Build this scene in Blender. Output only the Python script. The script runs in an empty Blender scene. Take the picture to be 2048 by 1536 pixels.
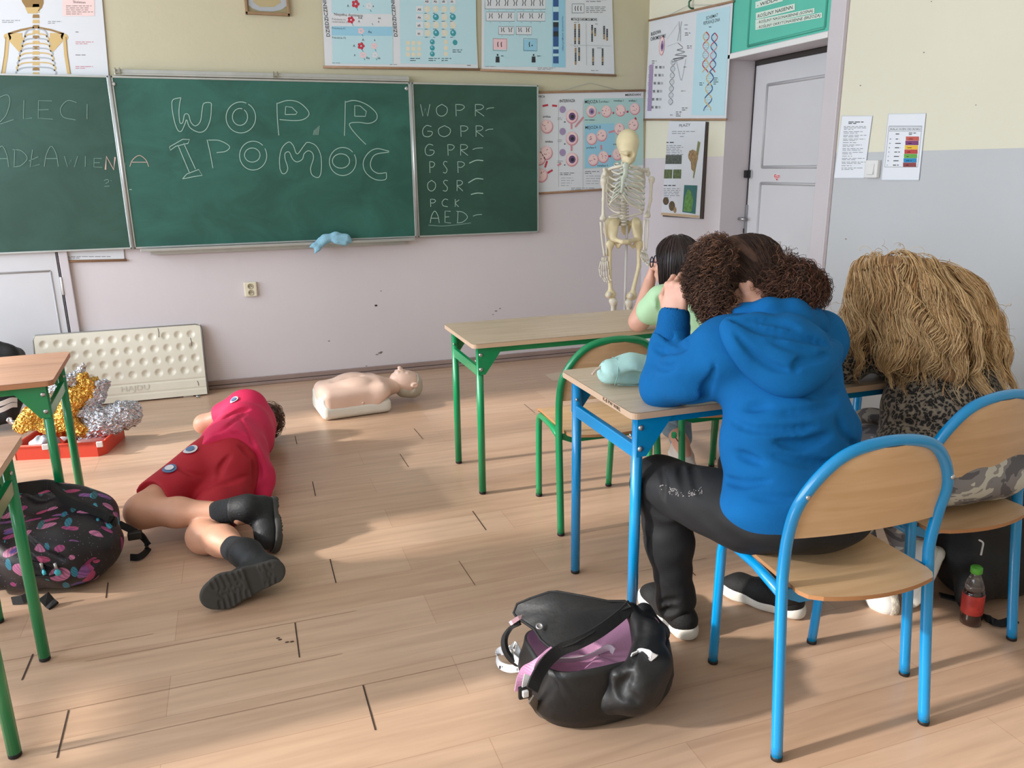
import bpy, bmesh, math, random
import numpy as np
from mathutils import Vector, Matrix

# ------------------------------------------------------------ camera, world, lights
sc = bpy.context.scene
COL = sc.collection
CAM_H = 1.44
FPX = 1573.0
RW = np.array([[0.94463693, -0.32789497, -0.01208123],      # world axes -> camera axes
               [0.09840371, 0.24798323, 0.96375361],
               [-0.31301402, -0.91158609, 0.2665202]])
MW = RW.T
cam_d = bpy.data.cameras.new('camera')
cam_d.sensor_fit = 'HORIZONTAL'; cam_d.sensor_width = 36.0
cam_d.lens = 36.0 * FPX / 2048.0
cam_d.clip_start = 0.05
cam = bpy.data.objects.new('camera', cam_d); COL.objects.link(cam)
m4 = Matrix([list(MW[i]) + [0] for i in range(3)] + [[0, 0, 0, 1]])
cam.matrix_world = Matrix.Translation((0, 0, CAM_H)) @ m4
sc.camera = cam

world = bpy.data.worlds.new('sky'); sc.world = world
world.use_nodes = True
bgn = world.node_tree.nodes['Background']
bgn.inputs[0].default_value = (0.80, 0.90, 1.0, 1); bgn.inputs[1].default_value = 1.0
sun_d = bpy.data.lights.new('sun', 'SUN'); sun_d.energy = 4.8; sun_d.angle = math.radians(2.5)
sun_d.color = (1.0, 0.93, 0.85)
sun = bpy.data.objects.new('sun', sun_d); COL.objects.link(sun)
sun.rotation_euler = Vector((0.90, -0.035, -0.42)).to_track_quat('-Z', 'Y').to_euler()
sun.location = (-8, 2, 6)
WX = -3.9                                                     # the window wall
WINS = [(-1.1, 0.55), (0.95, 2.45), (2.85, 4.95)]             # y ranges of the window openings
for i, (y0, y1) in enumerate(WINS):
    ld = bpy.data.lights.new('window_daylight', 'AREA'); ld.shape = 'RECTANGLE'
    ld.size = 2.1; ld.size_y = y1 - y0; ld.energy = 58 * (y1 - y0); ld.color = (0.76, 0.87, 1.0)
    lo = bpy.data.objects.new('window_daylight', ld); COL.objects.link(lo)
    lo.location = (WX + 0.03, (y0 + y1) / 2, 1.95)
    lo.rotation_euler = (0, math.radians(-90), 0)
vs = sc.view_settings
vs.view_transform = 'Standard'; vs.look = 'None'; vs.gamma = 1.0; vs.use_curve_mapping = False
vs.exposure = 0.04

# ------------------------------------------------------------ picture ray -> place
def dirw(px, py):
    return MW @ np.array([(px - 1024.0) / FPX, -(py - 768.0) / FPX, -1.0])
def onz(px, py, z=0.0):
    d = dirw(px, py); t = (z - CAM_H) / d[2]; return Vector(np.array([0, 0, CAM_H]) + t * d)
def ony(px, py, y):
    d = dirw(px, py); t = y / d[1]; return Vector(np.array([0, 0, CAM_H]) + t * d)
def onx(px, py, x):
    d = dirw(px, py); t = x / d[0]; return Vector(np.array([0, 0, CAM_H]) + t * d)
D = 5.565      # front wall
X = 3.005      # right wall
ZP = 1.487     # paint line

# ------------------------------------------------------------ materials
def lin(c):
    return tuple(((v / 255.0) / 12.92 if v / 255.0 <= 0.04045 else ((v / 255.0 + 0.055) / 1.055) ** 2.4) for v in c[:3]) + (1,)
MATS = {}
def mat(name, c, rough=0.6, metal=0.0, var=0.0, vscale=8.0, bump=0.0, bscale=60.0, coat=0.0, spec=0.5, c2=None, sheen=0.0, stretch=None, trans=0.0):
    if name in MATS: return MATS[name]
    m = bpy.data.materials.new(name); m.use_nodes = True; nt = m.node_tree
    b = nt.nodes['Principled BSDF']
    b.inputs['Base Color'].default_value = lin(c); b.inputs['Roughness'].default_value = rough
    b.inputs['Metallic'].default_value = metal; b.inputs['Specular IOR Level'].default_value = spec
    if coat: b.inputs['Coat Weight'].default_value = coat; b.inputs['Coat Roughness'].default_value = 0.12
    if sheen: b.inputs['Sheen Weight'].default_value = sheen
    if trans: b.inputs['Transmission Weight'].default_value = trans
    if var or bump or c2:
        tc = nt.nodes.new('ShaderNodeTexCoord'); mp = nt.nodes.new('ShaderNodeMapping')
        if stretch: mp.inputs['Scale'].default_value = stretch
        nt.links.new(tc.outputs['Object'], mp.inputs[0])
    if var or c2:
        n = nt.nodes.new('ShaderNodeTexNoise'); n.inputs['Scale'].default_value = vscale; n.inputs['Detail'].default_value = 4
        nt.links.new(mp.outputs[0], n.inputs['Vector'])
        r = nt.nodes.new('ShaderNodeValToRGB')
        if c2: a, e = lin(c), lin(c2); r.color_ramp.elements[0].position = 0.38; r.color_ramp.elements[1].position = 0.62
        else:
            l = lin(c); a = tuple(max(0, v * (1 - var)) for v in l[:3]) + (1,); e = tuple(min(1, v * (1 + var)) for v in l[:3]) + (1,)
            r.color_ramp.elements[0].position = 0.3; r.color_ramp.elements[1].position = 0.7
        r.color_ramp.elements[0].color = a; r.color_ramp.elements[1].color = e
        nt.links.new(n.outputs[0], r.inputs[0]); nt.links.new(r.outputs[0], b.inputs['Base Color'])
    if bump:
        n2 = nt.nodes.new('ShaderNodeTexNoise'); n2.inputs['Scale'].default_value = bscale; n2.inputs['Detail'].default_value = 3
        nt.links.new(mp.outputs[0], n2.inputs['Vector'])
        bn = nt.nodes.new('ShaderNodeBump'); bn.inputs['Strength'].default_value = bump; bn.inputs['Distance'].default_value = 0.01
        nt.links.new(n2.outputs[0], bn.inputs['Height']); nt.links.new(bn.outputs[0], b.inputs['Normal'])
    MATS[name] = m
    return m
def wood(name, c1, c2, axis=0, scale=1.0, rough=0.45, coat=0.0):
    if name in MATS: return MATS[name]
    m = mat(name, c1, rough, coat=coat); nt = m.node_tree; b = nt.nodes['Principled BSDF']
    tc = nt.nodes.new('ShaderNodeTexCoord'); mp = nt.nodes.new('ShaderNodeMapping')
    s = [14.0 * scale] * 3; s[axis] = 1.2 * scale; mp.inputs['Scale'].default_value = s
    n = nt.nodes.new('ShaderNodeTexNoise'); n.inputs['Scale'].default_value = 3.0; n.inputs['Detail'].default_value = 6; n.inputs['Distortion'].default_value = 0.6
    r = nt.nodes.new('ShaderNodeValToRGB'); r.color_ramp.elements[0].position = 0.35; r.color_ramp.elements[1].position = 0.68
    r.color_ramp.elements[0].color = lin(c1); r.color_ramp.elements[1].color = lin(c2)
    nt.links.new(tc.outputs['Object'], mp.inputs[0]); nt.links.new(mp.outputs[0], n.inputs['Vector'])
    nt.links.new(n.outputs[0], r.inputs[0]); nt.links.new(r.outputs[0], b.inputs['Base Color'])
    return m

# ------------------------------------------------------------ objects
def tag(o, label=None, cat=None, group=None, kind=None):
    if label: o['label'] = label
    if cat: o['category'] = cat
    if group: o['group'] = group
    if kind: o['kind'] = kind
    return o
def thing(name, label, cat, loc=(0, 0, 0), rz=0.0, group=None):
    o = bpy.data.objects.new(name, None); COL.objects.link(o); o.empty_display_size = 0.1
    o.location = loc; o.rotation_euler = (0, 0, rz)
    return tag(o, label, cat, group)
def wloc(o):
    v = Vector((0, 0, 0))
    while o: v = v + Vector(o.location); o = o.parent
    return v
class MB:
    """collects polygons, several materials allowed"""
    def __init__(s): s.v = []; s.f = []; s.mi = []; s.m = []; s.sm = []
    def mid(s, m):
        if m not in s.m: s.m.append(m)
        return s.m.index(m)
    def add(s, vs, fs, m=None, smooth=False):
        o = len(s.v); s.v.extend([tuple(v) for v in vs]); k = s.mid(m)
        for f in fs: s.f.append([i + o for i in f]); s.mi.append(k); s.sm.append(smooth)
    def box(s, c, size, m=None, R=None, bev=0.0):
        hx, hy, hz = [q / 2 for q in size]; c = Vector(c)
        if bev <= 0:
            vs = [Vector((x, y, z)) for x in (-hx, hx) for y in (-hy, hy) for z in (-hz, hz)]
            fs = [(0, 1, 3, 2), (4, 6, 7, 5), (0, 4, 5, 1), (2, 3, 7, 6), (0, 2, 6, 4), (1, 5, 7, 3)]
            sm = False
        else:
            bm = bmesh.new(); bmesh.ops.create_cube(bm, size=1.0)
            for v in bm.verts: v.co = Vector((v.co.x * 2 * hx, v.co.y * 2 * hy, v.co.z * 2 * hz))
            bmesh.ops.bevel(bm, geom=bm.edges[:], offset=bev, segments=2, affect='EDGES', profile=0.6)
            bm.verts.index_update(); vs = [v.co.copy() for v in bm.verts]; fs = [[v.index for v in f.verts] for f in bm.faces]; bm.free(); sm = False
        if R is not None: vs = [R @ v for v in vs]
        s.add([v + c for v in vs], fs, m, sm)
    def tube(s, pts, r, m=None, n=10, closed=False, cap=True, flat=1.0, up=None):
        pts = [Vector(p) for p in pts]; k = len(pts)
        rs = r if isinstance(r, (list, tuple)) else [r] * k
        vs = []; prev = None
        for i, p in enumerate(pts):
            if closed: t = pts[(i + 1) % k] - pts[i - 1]
            else: t = pts[min(i + 1, k - 1)] - pts[max(i - 1, 0)]
            t = t.normalized() if t.length > 1e-9 else Vector((0, 0, 1))
            if prev is None:
                a = Vector(up) if up else (Vector((0, 0, 1)) if abs(t.z) < 0.9 else Vector((1, 0, 0)))
                nn = (a - t * a.dot(t)).normalized()
            else:
                nn = prev - t * prev.dot(t)
                nn = nn.normalized() if nn.length > 1e-9 else prev
            prev = nn; bb = t.cross(nn)
            for j in range(n):
                a = 2 * math.pi * j / n
                vs.append(p + (nn * math.cos(a) + bb * math.sin(a) * flat) * rs[i])
        fs = []
        for i in range(k if closed else k - 1):
            i2 = (i + 1) % k
            for j in range(n):
                j2 = (j + 1) % n; fs.append((i * n + j, i * n + j2, i2 * n + j2, i2 * n + j))
        if cap and not closed: fs.append(tuple(range(n - 1, -1, -1))); fs.append(tuple((k - 1) * n + j for j in range(n)))
        s.add(vs, fs, m, True)
    def lathe(s, prof, c=(0, 0, 0), m=None, n=20, R=None):
        vs = []
        for r, z in prof:
            for j in range(n):
                a = 2 * math.pi * j / n; v = Vector((r * math.cos(a), r * math.sin(a), z))
                if R is not None: v = R @ v
                vs.append(v + Vector(c))
        fs = []
        for i in range(len(prof) - 1):
            for j in range(n):
                j2 = (j + 1) % n; fs.append((i * n + j, i * n + j2, (i + 1) * n + j2, (i + 1) * n + j))
        fs.append(tuple(range(n - 1, -1, -1))); fs.append(tuple((len(prof) - 1) * n + j for j in range(n)))
        s.add(vs, fs, m, True)
    def prism(s, poly, z0, z1, m=None, fn=None):
        """extrude 2D polygon; fn maps (u,v,w) to place"""
        fn = fn or (lambda u, v, w: (u, v, w)); k = len(poly)
        vs = [fn(u, v, z0) for u, v in poly] + [fn(u, v, z1) for u, v in poly]
        fs = [tuple(range(k - 1, -1, -1)), tuple(range(k, 2 * k))] + [(i, (i + 1) % k, k + (i + 1) % k, k + i) for i in range(k)]
        s.add(vs, fs, m, False)
    def ribbon(s, pts, w, side, m=None, th=0.003):
        """flat strap along pts, width w along 'side' (vector or list)"""
        pts = [Vector(p) for p in pts]; k = len(pts); vs = []
        for i, p in enumerate(pts):
            t = (pts[min(i + 1, k - 1)] - pts[max(i - 1, 0)]).normalized()
            sd = Vector(side[i] if isinstance(side, list) else side); sd = (sd - t * sd.dot(t)).normalized(); nn = t.cross(sd)
            for a, b in ((-1, -1), (1, -1), (1, 1), (-1, 1)): vs.append(p + sd * a * w / 2 + nn * b * th / 2)
        fs = [(3, 2, 1, 0), tuple((k - 1) * 4 + j for j in range(4))]
        for i in range(k - 1):
            for j in range(4): fs.append((i * 4 + j, i * 4 + (j + 1) % 4, i * 4 + 4 + (j + 1) % 4, i * 4 + 4 + j))
        s.add(vs, fs, m, False)
    def grid(s, fn, nu, nv, m=None, smooth=True):
        vs = [fn(i / nu, j / nv) for j in range(nv + 1) for i in range(nu + 1)]
        fs = [(j * (nu + 1) + i, j * (nu + 1) + i + 1, (j + 1) * (nu + 1) + i + 1, (j + 1) * (nu + 1) + i) for j in range(nv) for i in range(nu)]
        s.add(vs, fs, m, smooth)
    def build(s, name, m=None, parent=None, fixn=True, mods=None):
        me = bpy.data.meshes.new(name)
        off = wloc(parent) if parent else Vector((0, 0, 0))
        me.from_pydata([(v[0] - off.x, v[1] - off.y, v[2] - off.z) for v in s.v], [], s.f)
        ms = [q if q is not None else m for q in s.m]
        for q in ms: me.materials.append(q)
        me.polygons.foreach_set('material_index', s.mi); me.polygons.foreach_set('use_smooth', s.sm)
        if fixn:
            bm = bmesh.new(); bm.from_mesh(me); bmesh.ops.recalc_face_normals(bm, faces=bm.faces[:]); bm.to_mesh(me); bm.free()
        me.update()
        o = bpy.data.objects.new(name, me); COL.objects.link(o)
        if parent: o.parent = parent
        return o
def part(name, mb, m, parent, label=None, kind=None):
    o = mb.build(name, m, parent)
    if label: o['label'] = label
    if kind: o['kind'] = kind
    return o
def children(o): return [c for c in bpy.data.objects if c.parent == o]
def copy_tree(o, parent=None):
    c = o.copy(); COL.objects.link(c)
    if parent: c.parent = parent
    for ch in children(o): copy_tree(ch, c)
    return c
def struct(o): o['kind'] = 'structure'; return o
def bez(pts, n=10):
    """Catmull-Rom through points"""
    P = [Vector(p) for p in pts]; P = [P[0] * 2 - P[1]] + P + [P[-1] * 2 - P[-2]]; out = []
    for i in range(1, len(P) - 2):
        for j in range(n):
            t = j / n; a, b, c, d = P[i - 1], P[i], P[i + 1], P[i + 2]
            out.append(0.5 * ((2 * b) + (c - a) * t + (2 * a - 5 * b + 4 * c - d) * t * t + (3 * b - a - 3 * c + d) * t ** 3))
    out.append(P[-2]); return out

# ------------------------------------------------------------ blended solids (distance field -> smooth mesh)
def rotm(ax):
    """3x3 whose columns are axes (x,y,z) given as z direction + x hint"""
    z = np.array(ax[0], float); z /= np.linalg.norm(z); x = np.array(ax[1], float); x -= z * x.dot(z); x /= np.linalg.norm(x)
    return np.stack([x, np.cross(z, x), z], 1)
class SDF:
    def __init__(s): s.p = []; s.lo = np.full(3, 1e9); s.hi = np.full(3, -1e9)
    def _b(s, lo, hi, add):
        if add: s.lo = np.minimum(s.lo, lo); s.hi = np.maximum(s.hi, hi)
    def cap(s, a, b, ra, rb=None, k=0.03, op='u', ax=None, q=1.0):
        a = np.array(a, float); b = np.array(b, float); rb = ra if rb is None else rb; R = max(ra, rb) * max(1, q)
        lo = np.minimum(a, b) - R; hi = np.maximum(a, b) + R; s._b(lo, hi, op == 'u')
        ab = b - a; L2 = max(ab.dot(ab), 1e-12); axn = None
        if ax is not None:
            axn = np.array(ax, float); axn -= ab * (axn.dot(ab) / L2); axn /= np.linalg.norm(axn)
        def f(x, y, z):
            px, py, pz = x - a[0], y - a[1], z - a[2]
            h = np.clip((px * ab[0] + py * ab[1] + pz * ab[2]) / L2, 0, 1)
            dx, dy, dz = px - h * ab[0], py - h * ab[1], pz - h * ab[2]
            if axn is not None:
                c = (dx * axn[0] + dy * axn[1] + dz * axn[2]) * (1 - 1 / q)
                dx = dx - c * axn[0]; dy = dy - c * axn[1]; dz = dz - c * axn[2]
            return np.sqrt(dx * dx + dy * dy + dz * dz) - (ra + (rb - ra) * h)
        s.p.append((op, f, k, lo, hi)); return s
    def chain(s, pts, rs, k=0.03, op='u', **kw):
        for i in range(len(pts) - 1): s.cap(pts[i], pts[i + 1], rs[i], rs[i + 1], k, op, **kw)
        return s
    def ell(s, c, r, M=None, k=0.03, op='u'):
        c = np.array(c, float); r = np.array(r, float); R = r.max(); M = np.eye(3) if M is None else np.array(M)
        ext = np.sqrt(((M * r) ** 2).sum(1)); lo = c - ext; hi = c + ext; s._b(lo, hi, op == 'u')
        def f(x, y, z):
            px, py, pz = x - c[0], y - c[1], z - c[2]
            u = [(px * M[0, i] + py * M[1, i] + pz * M[2, i]) for i in range(3)]
            k0 = np.sqrt(sum((u[i] / r[i]) ** 2 for i in range(3))); k1 = np.sqrt(sum((u[i] / r[i] ** 2) ** 2 for i in range(3)))
            return k0 * (k0 - 1) / np.maximum(k1, 1e-9)
        s.p.append((op, f, k, lo, hi)); return s
    def box(s, c, h, M=None, rd=0.01, k=0.02, op='u'):
        c = np.array(c, float); h = np.array(h, float); M = np.eye(3) if M is None else np.array(M)
        ext = (np.abs(M) * h).sum(1) + 0.001; lo = c - ext; hi = c + ext; s._b(lo, hi, op == 'u')
        def f(x, y, z):
            px, py, pz = x - c[0], y - c[1], z - c[2]
            q = [np.abs(px * M[0, i] + py * M[1, i] + pz * M[2, i]) - h[i] + rd for i in range(3)]
            o = np.sqrt(sum(np.maximum(v, 0) ** 2 for v in q)); return o + np.minimum(np.maximum(np.maximum(q[0], q[1]), q[2]), 0) - rd
        s.p.append((op, f, k, lo, hi)); return s
    def groove(s, pts, r, k=0.012): 
        return s.chain(pts, [r] * len(pts), k, 's')
    def cut(s, pt, n, k=0.004):
        """keep the side where (p-pt).n <= 0"""
        pt = np.array(pt, float); n = np.array(n, float); n /= np.linalg.norm(n)
        f = lambda x, y, z: -((x - pt[0]) * n[0] + (y - pt[1]) * n[1] + (z - pt[2]) * n[2])
        s.p.append(('s', f, k, None, None)); return s
    def val(s, P):
        P = np.asarray(P, float); return s.valx(P[..., 0], P[..., 1], P[..., 2])
    def merge(s, o, k=.01, op='u'):
        s._b(o.lo, o.hi, op == 'u'); s.p.append((op, o.valx, k, o.lo, o.hi)); return s
    def valx(s, x, y, z):
        V = np.full(np.broadcast(x, y, z).shape, 0.5)
        for op, f, k, a, b in s.p:
            d = f(x, y, z)
            if op == 'u': h = np.maximum(k - np.abs(V - d), 0) / k; V = np.minimum(V, d) - h * h * k * 0.25
            elif op == 's': h = np.maximum(k - np.abs(V + d), 0) / k; V = np.maximum(V, -d) + h * h * k * 0.25
            else: V = np.maximum(V, d)
        return V
    def grad(s, P, e=0.004):
        P = np.asarray(P, float); g = np.stack([s.val(P + np.eye(3)[i] * e) - s.val(P - np.eye(3)[i] * e) for i in range(3)], -1)
        return g / np.maximum(np.linalg.norm(g, axis=-1, keepdims=True), 1e-9)
    def hit(s, px, py, off=0.0):
        d = dirw(px, py); d = d / np.linalg.norm(d); t = np.arange(0.8, 7, 0.004); P = np.array([0, 0, CAM_H]) + t[:, None] * d
        w = np.where(s.val(P) < 0)[0]
        if not len(w): return None
        return P[w[0]] - d * off
    def fold(s, pts, r=0.012, depth=0.006, op='s', k=0.012):
        """a crease (s) or a ridge (u) drawn along the visible surface"""
        H = [h for h in (s.hit(x, y, (r - depth) if op == 's' else -(r - depth)) for x, y in pts) if h is not None]
        if len(H) > 1: s.fq = getattr(s, 'fq', []) + [(H, r, k, op)]
        return s
    def fold_end(s):
        for H, r, k, op in getattr(s, 'fq', []):
            c = [np.array(v) for v in bez(H, 4)]; n = len(c); s.chain(c, [r * (0.35 + 0.65 * math.sin(math.pi * (i + .5) / n)) for i in range(n)], k, op)
        s.fq = []; return s
    def mesh(s, cell=0.01, disp=None, smooth=1):
        pad = 3 * cell + 0.02; lo = s.lo - pad; hi = s.hi + pad
        n = np.ceil((hi - lo) / cell).astype(int) + 1
        ax = [lo[i] + np.arange(n[i]) * cell for i in range(3)]
        V = np.full(n, 0.5, np.float32)
        for op, f, k, a, b in s.p:
            if a is None: sl = (slice(0, n[0]), slice(0, n[1]), slice(0, n[2]))
            else:
                m = 2.0 * k + 4 * cell
                i0 = np.clip(np.floor((a - m - lo) / cell).astype(int), 0, n); i1 = np.clip(np.ceil((b + m - lo) / cell).astype(int) + 1, 0, n)
                if (i1 <= i0).any(): continue
                sl = tuple(slice(i0[i], i1[i]) for i in range(3))
            x = ax[0][sl[0]][:, None, None]; y = ax[1][sl[1]][None, :, None]; z = ax[2][sl[2]][None, None, :]
            d = f(x, y, z); w = V[sl]
            if op == 'u':
                h = np.maximum(k - np.abs(w - d), 0) / k; V[sl] = np.minimum(w, d) - h * h * k * 0.25
            elif op == 's':
                h = np.maximum(k - np.abs(w + d), 0) / k; V[sl] = np.maximum(w, -d) + h * h * k * 0.25
            else:
                V[sl] = np.maximum(w, d)
        if disp is not None:
            V = V + disp(ax[0][:, None, None], ax[1][None, :, None], ax[2][None, None, :])
        neg = V < 0
        nx, ny, nz = n - 1
        acc = np.zeros((nx, ny, nz, 3), np.float32); cnt = np.zeros((nx, ny, nz), np.float32)
        for d in range(3):
            o = [(0, 0), (0, 1), (1, 0), (1, 1)]; e = [q for q in range(3) if q != d]
            for (i, j) in o:
                st = [0, 0, 0]; st[e[0]] = i; st[e[1]] = j
                A = tuple(slice(st[q], st[q] + n[q] - 1) for q in range(3)); st2 = list(st); st2[d] = 1
                B = tuple(slice(st2[q], st2[q] + n[q] - 1) for q in range(3))
                va, vb = V[A], V[B]; c = neg[A] != neg[B]
                t = np.where(c, va / np.where(c, va - vb, 1), 0)
                cnt += c; acc[..., d] += np.where(c, t, 0); acc[..., e[0]] += c * i; acc[..., e[1]] += c * j
        act = cnt > 0; idx = np.full((nx, ny, nz), -1, np.int64); idx[act] = np.arange(act.sum())
        ijk = np.argwhere(act); vs = lo + (ijk + acc[act] / cnt[act][:, None]) * cell
        qs = []
        for d in range(3):
            e = [q for q in range(3) if q != d]
            A = [slice(0, n[q]) for q in range(3)]; B = list(A); A[d] = slice(0, n[d] - 1); B[d] = slice(1, n[d])
            c = neg[tuple(A)] != neg[tuple(B)]; w = np.argwhere(c); sg = neg[tuple(A)][c]
            ok = (w[:, e[0]] > 0) & (w[:, e[1]] > 0) & (w[:, e[0]] < n[e[0]] - 1) & (w[:, e[1]] < n[e[1]] - 1); w = w[ok]; sg = sg[ok]
            q = []
            for (i, j) in ((1, 1), (0, 1), (0, 0), (1, 0)):
                u = w.copy(); u[:, e[0]] -= i; u[:, e[1]] -= j; q.append(idx[u[:, 0], u[:, 1], u[:, 2]])
            q = np.stack(q, 1); flip = sg if d != 1 else ~sg
            q[~flip] = q[~flip][:, ::-1]; qs.append(q)
        F = np.concatenate(qs)
        for _ in range(smooth):
            sm = np.zeros_like(vs); ct = np.zeros(len(vs))
            for i in range(4):
                a, b = F[:, i], F[:, (i + 1) % 4]
                np.add.at(sm, a, vs[b]); np.add.at(ct, a, 1); np.add.at(sm, b, vs[a]); np.add.at(ct, b, 1)
            vs = vs * 0.5 + 0.5 * sm / np.maximum(ct, 1)[:, None]
        return vs, F
    def part(s, name, m, parent, cell=0.01, disp=None, smooth=1, label=None, post=None):
        vs, F = s.mesh(cell, disp, smooth)
        if post is not None: vs = post(vs)
        off = wloc(parent) if parent else Vector((0, 0, 0))
        vs = vs - np.array(off); me = bpy.data.meshes.new(name)
        me.vertices.add(len(vs)); me.vertices.foreach_set('co', vs.astype(np.float32).ravel())
        me.loops.add(len(F) * 4); me.polygons.add(len(F)); me.loops.foreach_set('vertex_index', F.astype(np.int32).ravel())
        me.polygons.foreach_set('loop_start', np.arange(len(F), dtype=np.int32) * 4)
        me.polygons.foreach_set('use_smooth', np.ones(len(F), bool))
        me.update(calc_edges=True); me.validate()
        me.materials.append(m)
        o = bpy.data.objects.new(name, me); COL.objects.link(o)
        if parent: o.parent = parent
        if label: o['label'] = label
        return o

# ------------------------------------------------------------ flat print on walls, boards and sheets
FONT_CACHE = {}
def text_mesh(st, bold=False):
    key = (st, bold)
    if key in FONT_CACHE: return FONT_CACHE[key]
    cu = bpy.data.curves.new('lettering', 'FONT'); cu.body = st; cu.size = 1.0; cu.resolution_u = 2
    if bold: cu.offset = 0.008
    ob = bpy.data.objects.new('lettering', cu); me = ob.to_mesh()
    vs = np.array([v.co[:2] for v in me.vertices]).reshape(-1, 2); fs = [list(p.vertices) for p in me.polygons]
    ob.to_mesh_clear(); bpy.data.objects.remove(ob); bpy.data.curves.remove(cu)
    FONT_CACHE[key] = (vs, fs); return vs, fs
class Print:
    """flat inks on a plane through the place; positions are given where they are seen in the photograph.
    kind 'y' = plane y const (faces -Y), 'x' = plane x const (faces -X). fn may bend the plane."""
    def __init__(s, kind, val, fn=None): s.kind = kind; s.val = val; s.mb = MB(); s.fn = fn; s.lay = 0.0006
    def uv(s, px, py):
        p = ony(px, py, s.val) if s.kind == 'y' else onx(px, py, s.val)
        return (p.x, p.z) if s.kind == 'y' else (-p.y, p.z)
    def W(s, u, v, w):
        if s.fn: return s.fn(u, v, w)
        return (u, s.val - w, v) if s.kind == 'y' else (s.val - w, -u, v)
    def sc(s, px, py): return abs(s.uv(px, py + 1)[1] - s.uv(px, py)[1])
    def polyuv(s, P, m, w=None): s.mb.add([s.W(u, v, s.lay if w is None else w) for u, v in P], [tuple(range(len(P)))], m)
    def poly(s, pts, m, w=None): s.polyuv([s.uv(*p) for p in pts], m, w)
    def rect(s, x0, y0, x1, y1, m, w=None): s.poly([(x0, y1), (x1, y1), (x1, y0), (x0, y0)], m, w)
    def disc(s, px, py, r, m, w=None, n=16, ry=None):
        u, v = s.uv(px, py); k = s.sc(px, py); ry = r if ry is None else ry
        s.polyuv([(u + r * k * math.cos(a), v + ry * k * math.sin(a)) for a in [2 * math.pi * i / n for i in range(n)]], m, w)
    def line(s, pts, wd, m, w=None, uvin=False):
        P = [Vector(p if uvin else s.uv(*p)) for p in pts]; k = s.sc(*pts[0]) if not uvin else 1.0; h = wd * k / 2; L = len(P); vs = []
        for i, p in enumerate(P):
            t = P[min(i + 1, L - 1)] - P[max(i - 1, 0)]
            t = t.normalized() if t.length > 1e-9 else Vector((1, 0))
            n = Vector((-t.y, t.x)); vs += [p + n * h, p - n * h]
        w = s.lay if w is None else w
        s.mb.add([s.W(v.x, v.y, w) for v in vs], [(2 * i + 1, 2 * i + 3, 2 * i + 2, 2 * i) for i in range(L - 1)], m)
    def ring(s, px, py, r, wd, m, w=None, n=20):
        s.line([(px + r * math.cos(2 * math.pi * i / n), py + r * math.sin(2 * math.pi * i / n)) for i in range(n + 1)], wd, m, w)
    def text(s, px, py, st, hpx, m, wpx=None, ang=0.0, bold=False, w=None, end=None):
        """baseline starts at (px,py); hpx cap height; ang in degrees or 'end' pixel of the baseline"""
        vs, fs = text_mesh(st, bold)
        if not len(vs): return
        u, v = s.uv(px, py); k = s.sc(px, py); sy = hpx * k / 0.70; sx = sy; wid = max(vs[:, 0].max(), 1e-3)
        if end is not None:
            ue, ve = s.uv(*end); ang = math.degrees(math.atan2(ve - v, ue - u)); sx = math.hypot(ue - u, ve - v) / wid
        elif wpx: u2, v2 = s.uv(px + wpx, py); sx = math.hypot(u2 - u, 0) / wid
        c, n = math.cos(math.radians(ang)), math.sin(math.radians(ang)); w = s.lay + 0.0004 if w is None else w
        s.mb.add([s.W(u + a * sx * c - b * sy * n, v + a * sx * n + b * sy * c, w) for a, b in vs], fs, m)
    def para(s, x0, y0, x1, n, dy, m, wd=1.6, slope=0.0, rnd=None):
        rnd = rnd or random.Random(int(x0 * 7 + y0 * 13))
        for i in range(n):
            xe = x0 + (x1 - x0) * (rnd.uniform(0.75, 1.0) if i < n - 1 else rnd.uniform(0.35, 0.8)); x = x0
            while x < xe:
                L = rnd.uniform(4, 12); e = min(x + L, xe); y = y0 + i * dy
                s.line([(x, y + slope * (x - x0)), (e, y + slope * (e - x0))], wd, m); x = e + 2.0
    def part(s, name, parent, label=None, kind=None):
        o = s.mb.build(name, None, parent, fixn=False)
        if label: o['label'] = label
        return o
# ------------------------------------------------------------ the room
YB, CEIL = -2.6, 3.25
m_yel = mat('yellow_wall_paint', (196, 188, 160), 0.7, var=0.03, vscale=1.5, bump=0.08, bscale=40)
m_pink = mat('greyish_pink_oil_paint', (212, 203, 205), 0.38, var=0.03, vscale=1.2, bump=0.1, bscale=22)
m_grey = mat('pale_grey_oil_paint', (194, 195, 197), 0.42, var=0.02, vscale=1.2, bump=0.1, bscale=22)
m_cream = mat('cream_wall_paint', (224, 219, 198), 0.7, var=0.02, vscale=1.5, bump=0.08, bscale=40)
m_white = mat('white_paint', (228, 226, 224), 0.5, var=0.02, vscale=2)
m_ceil = mat('ceiling_paint', (236, 234, 228), 0.8)
m_door = mat('door_gloss_paint', (206, 204, 206), 0.4, var=0.03, vscale=3, bump=0.06, bscale=25)
m_frame = mat('door_frame_paint', (204, 196, 199), 0.42, var=0.03, vscale=3)

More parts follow.
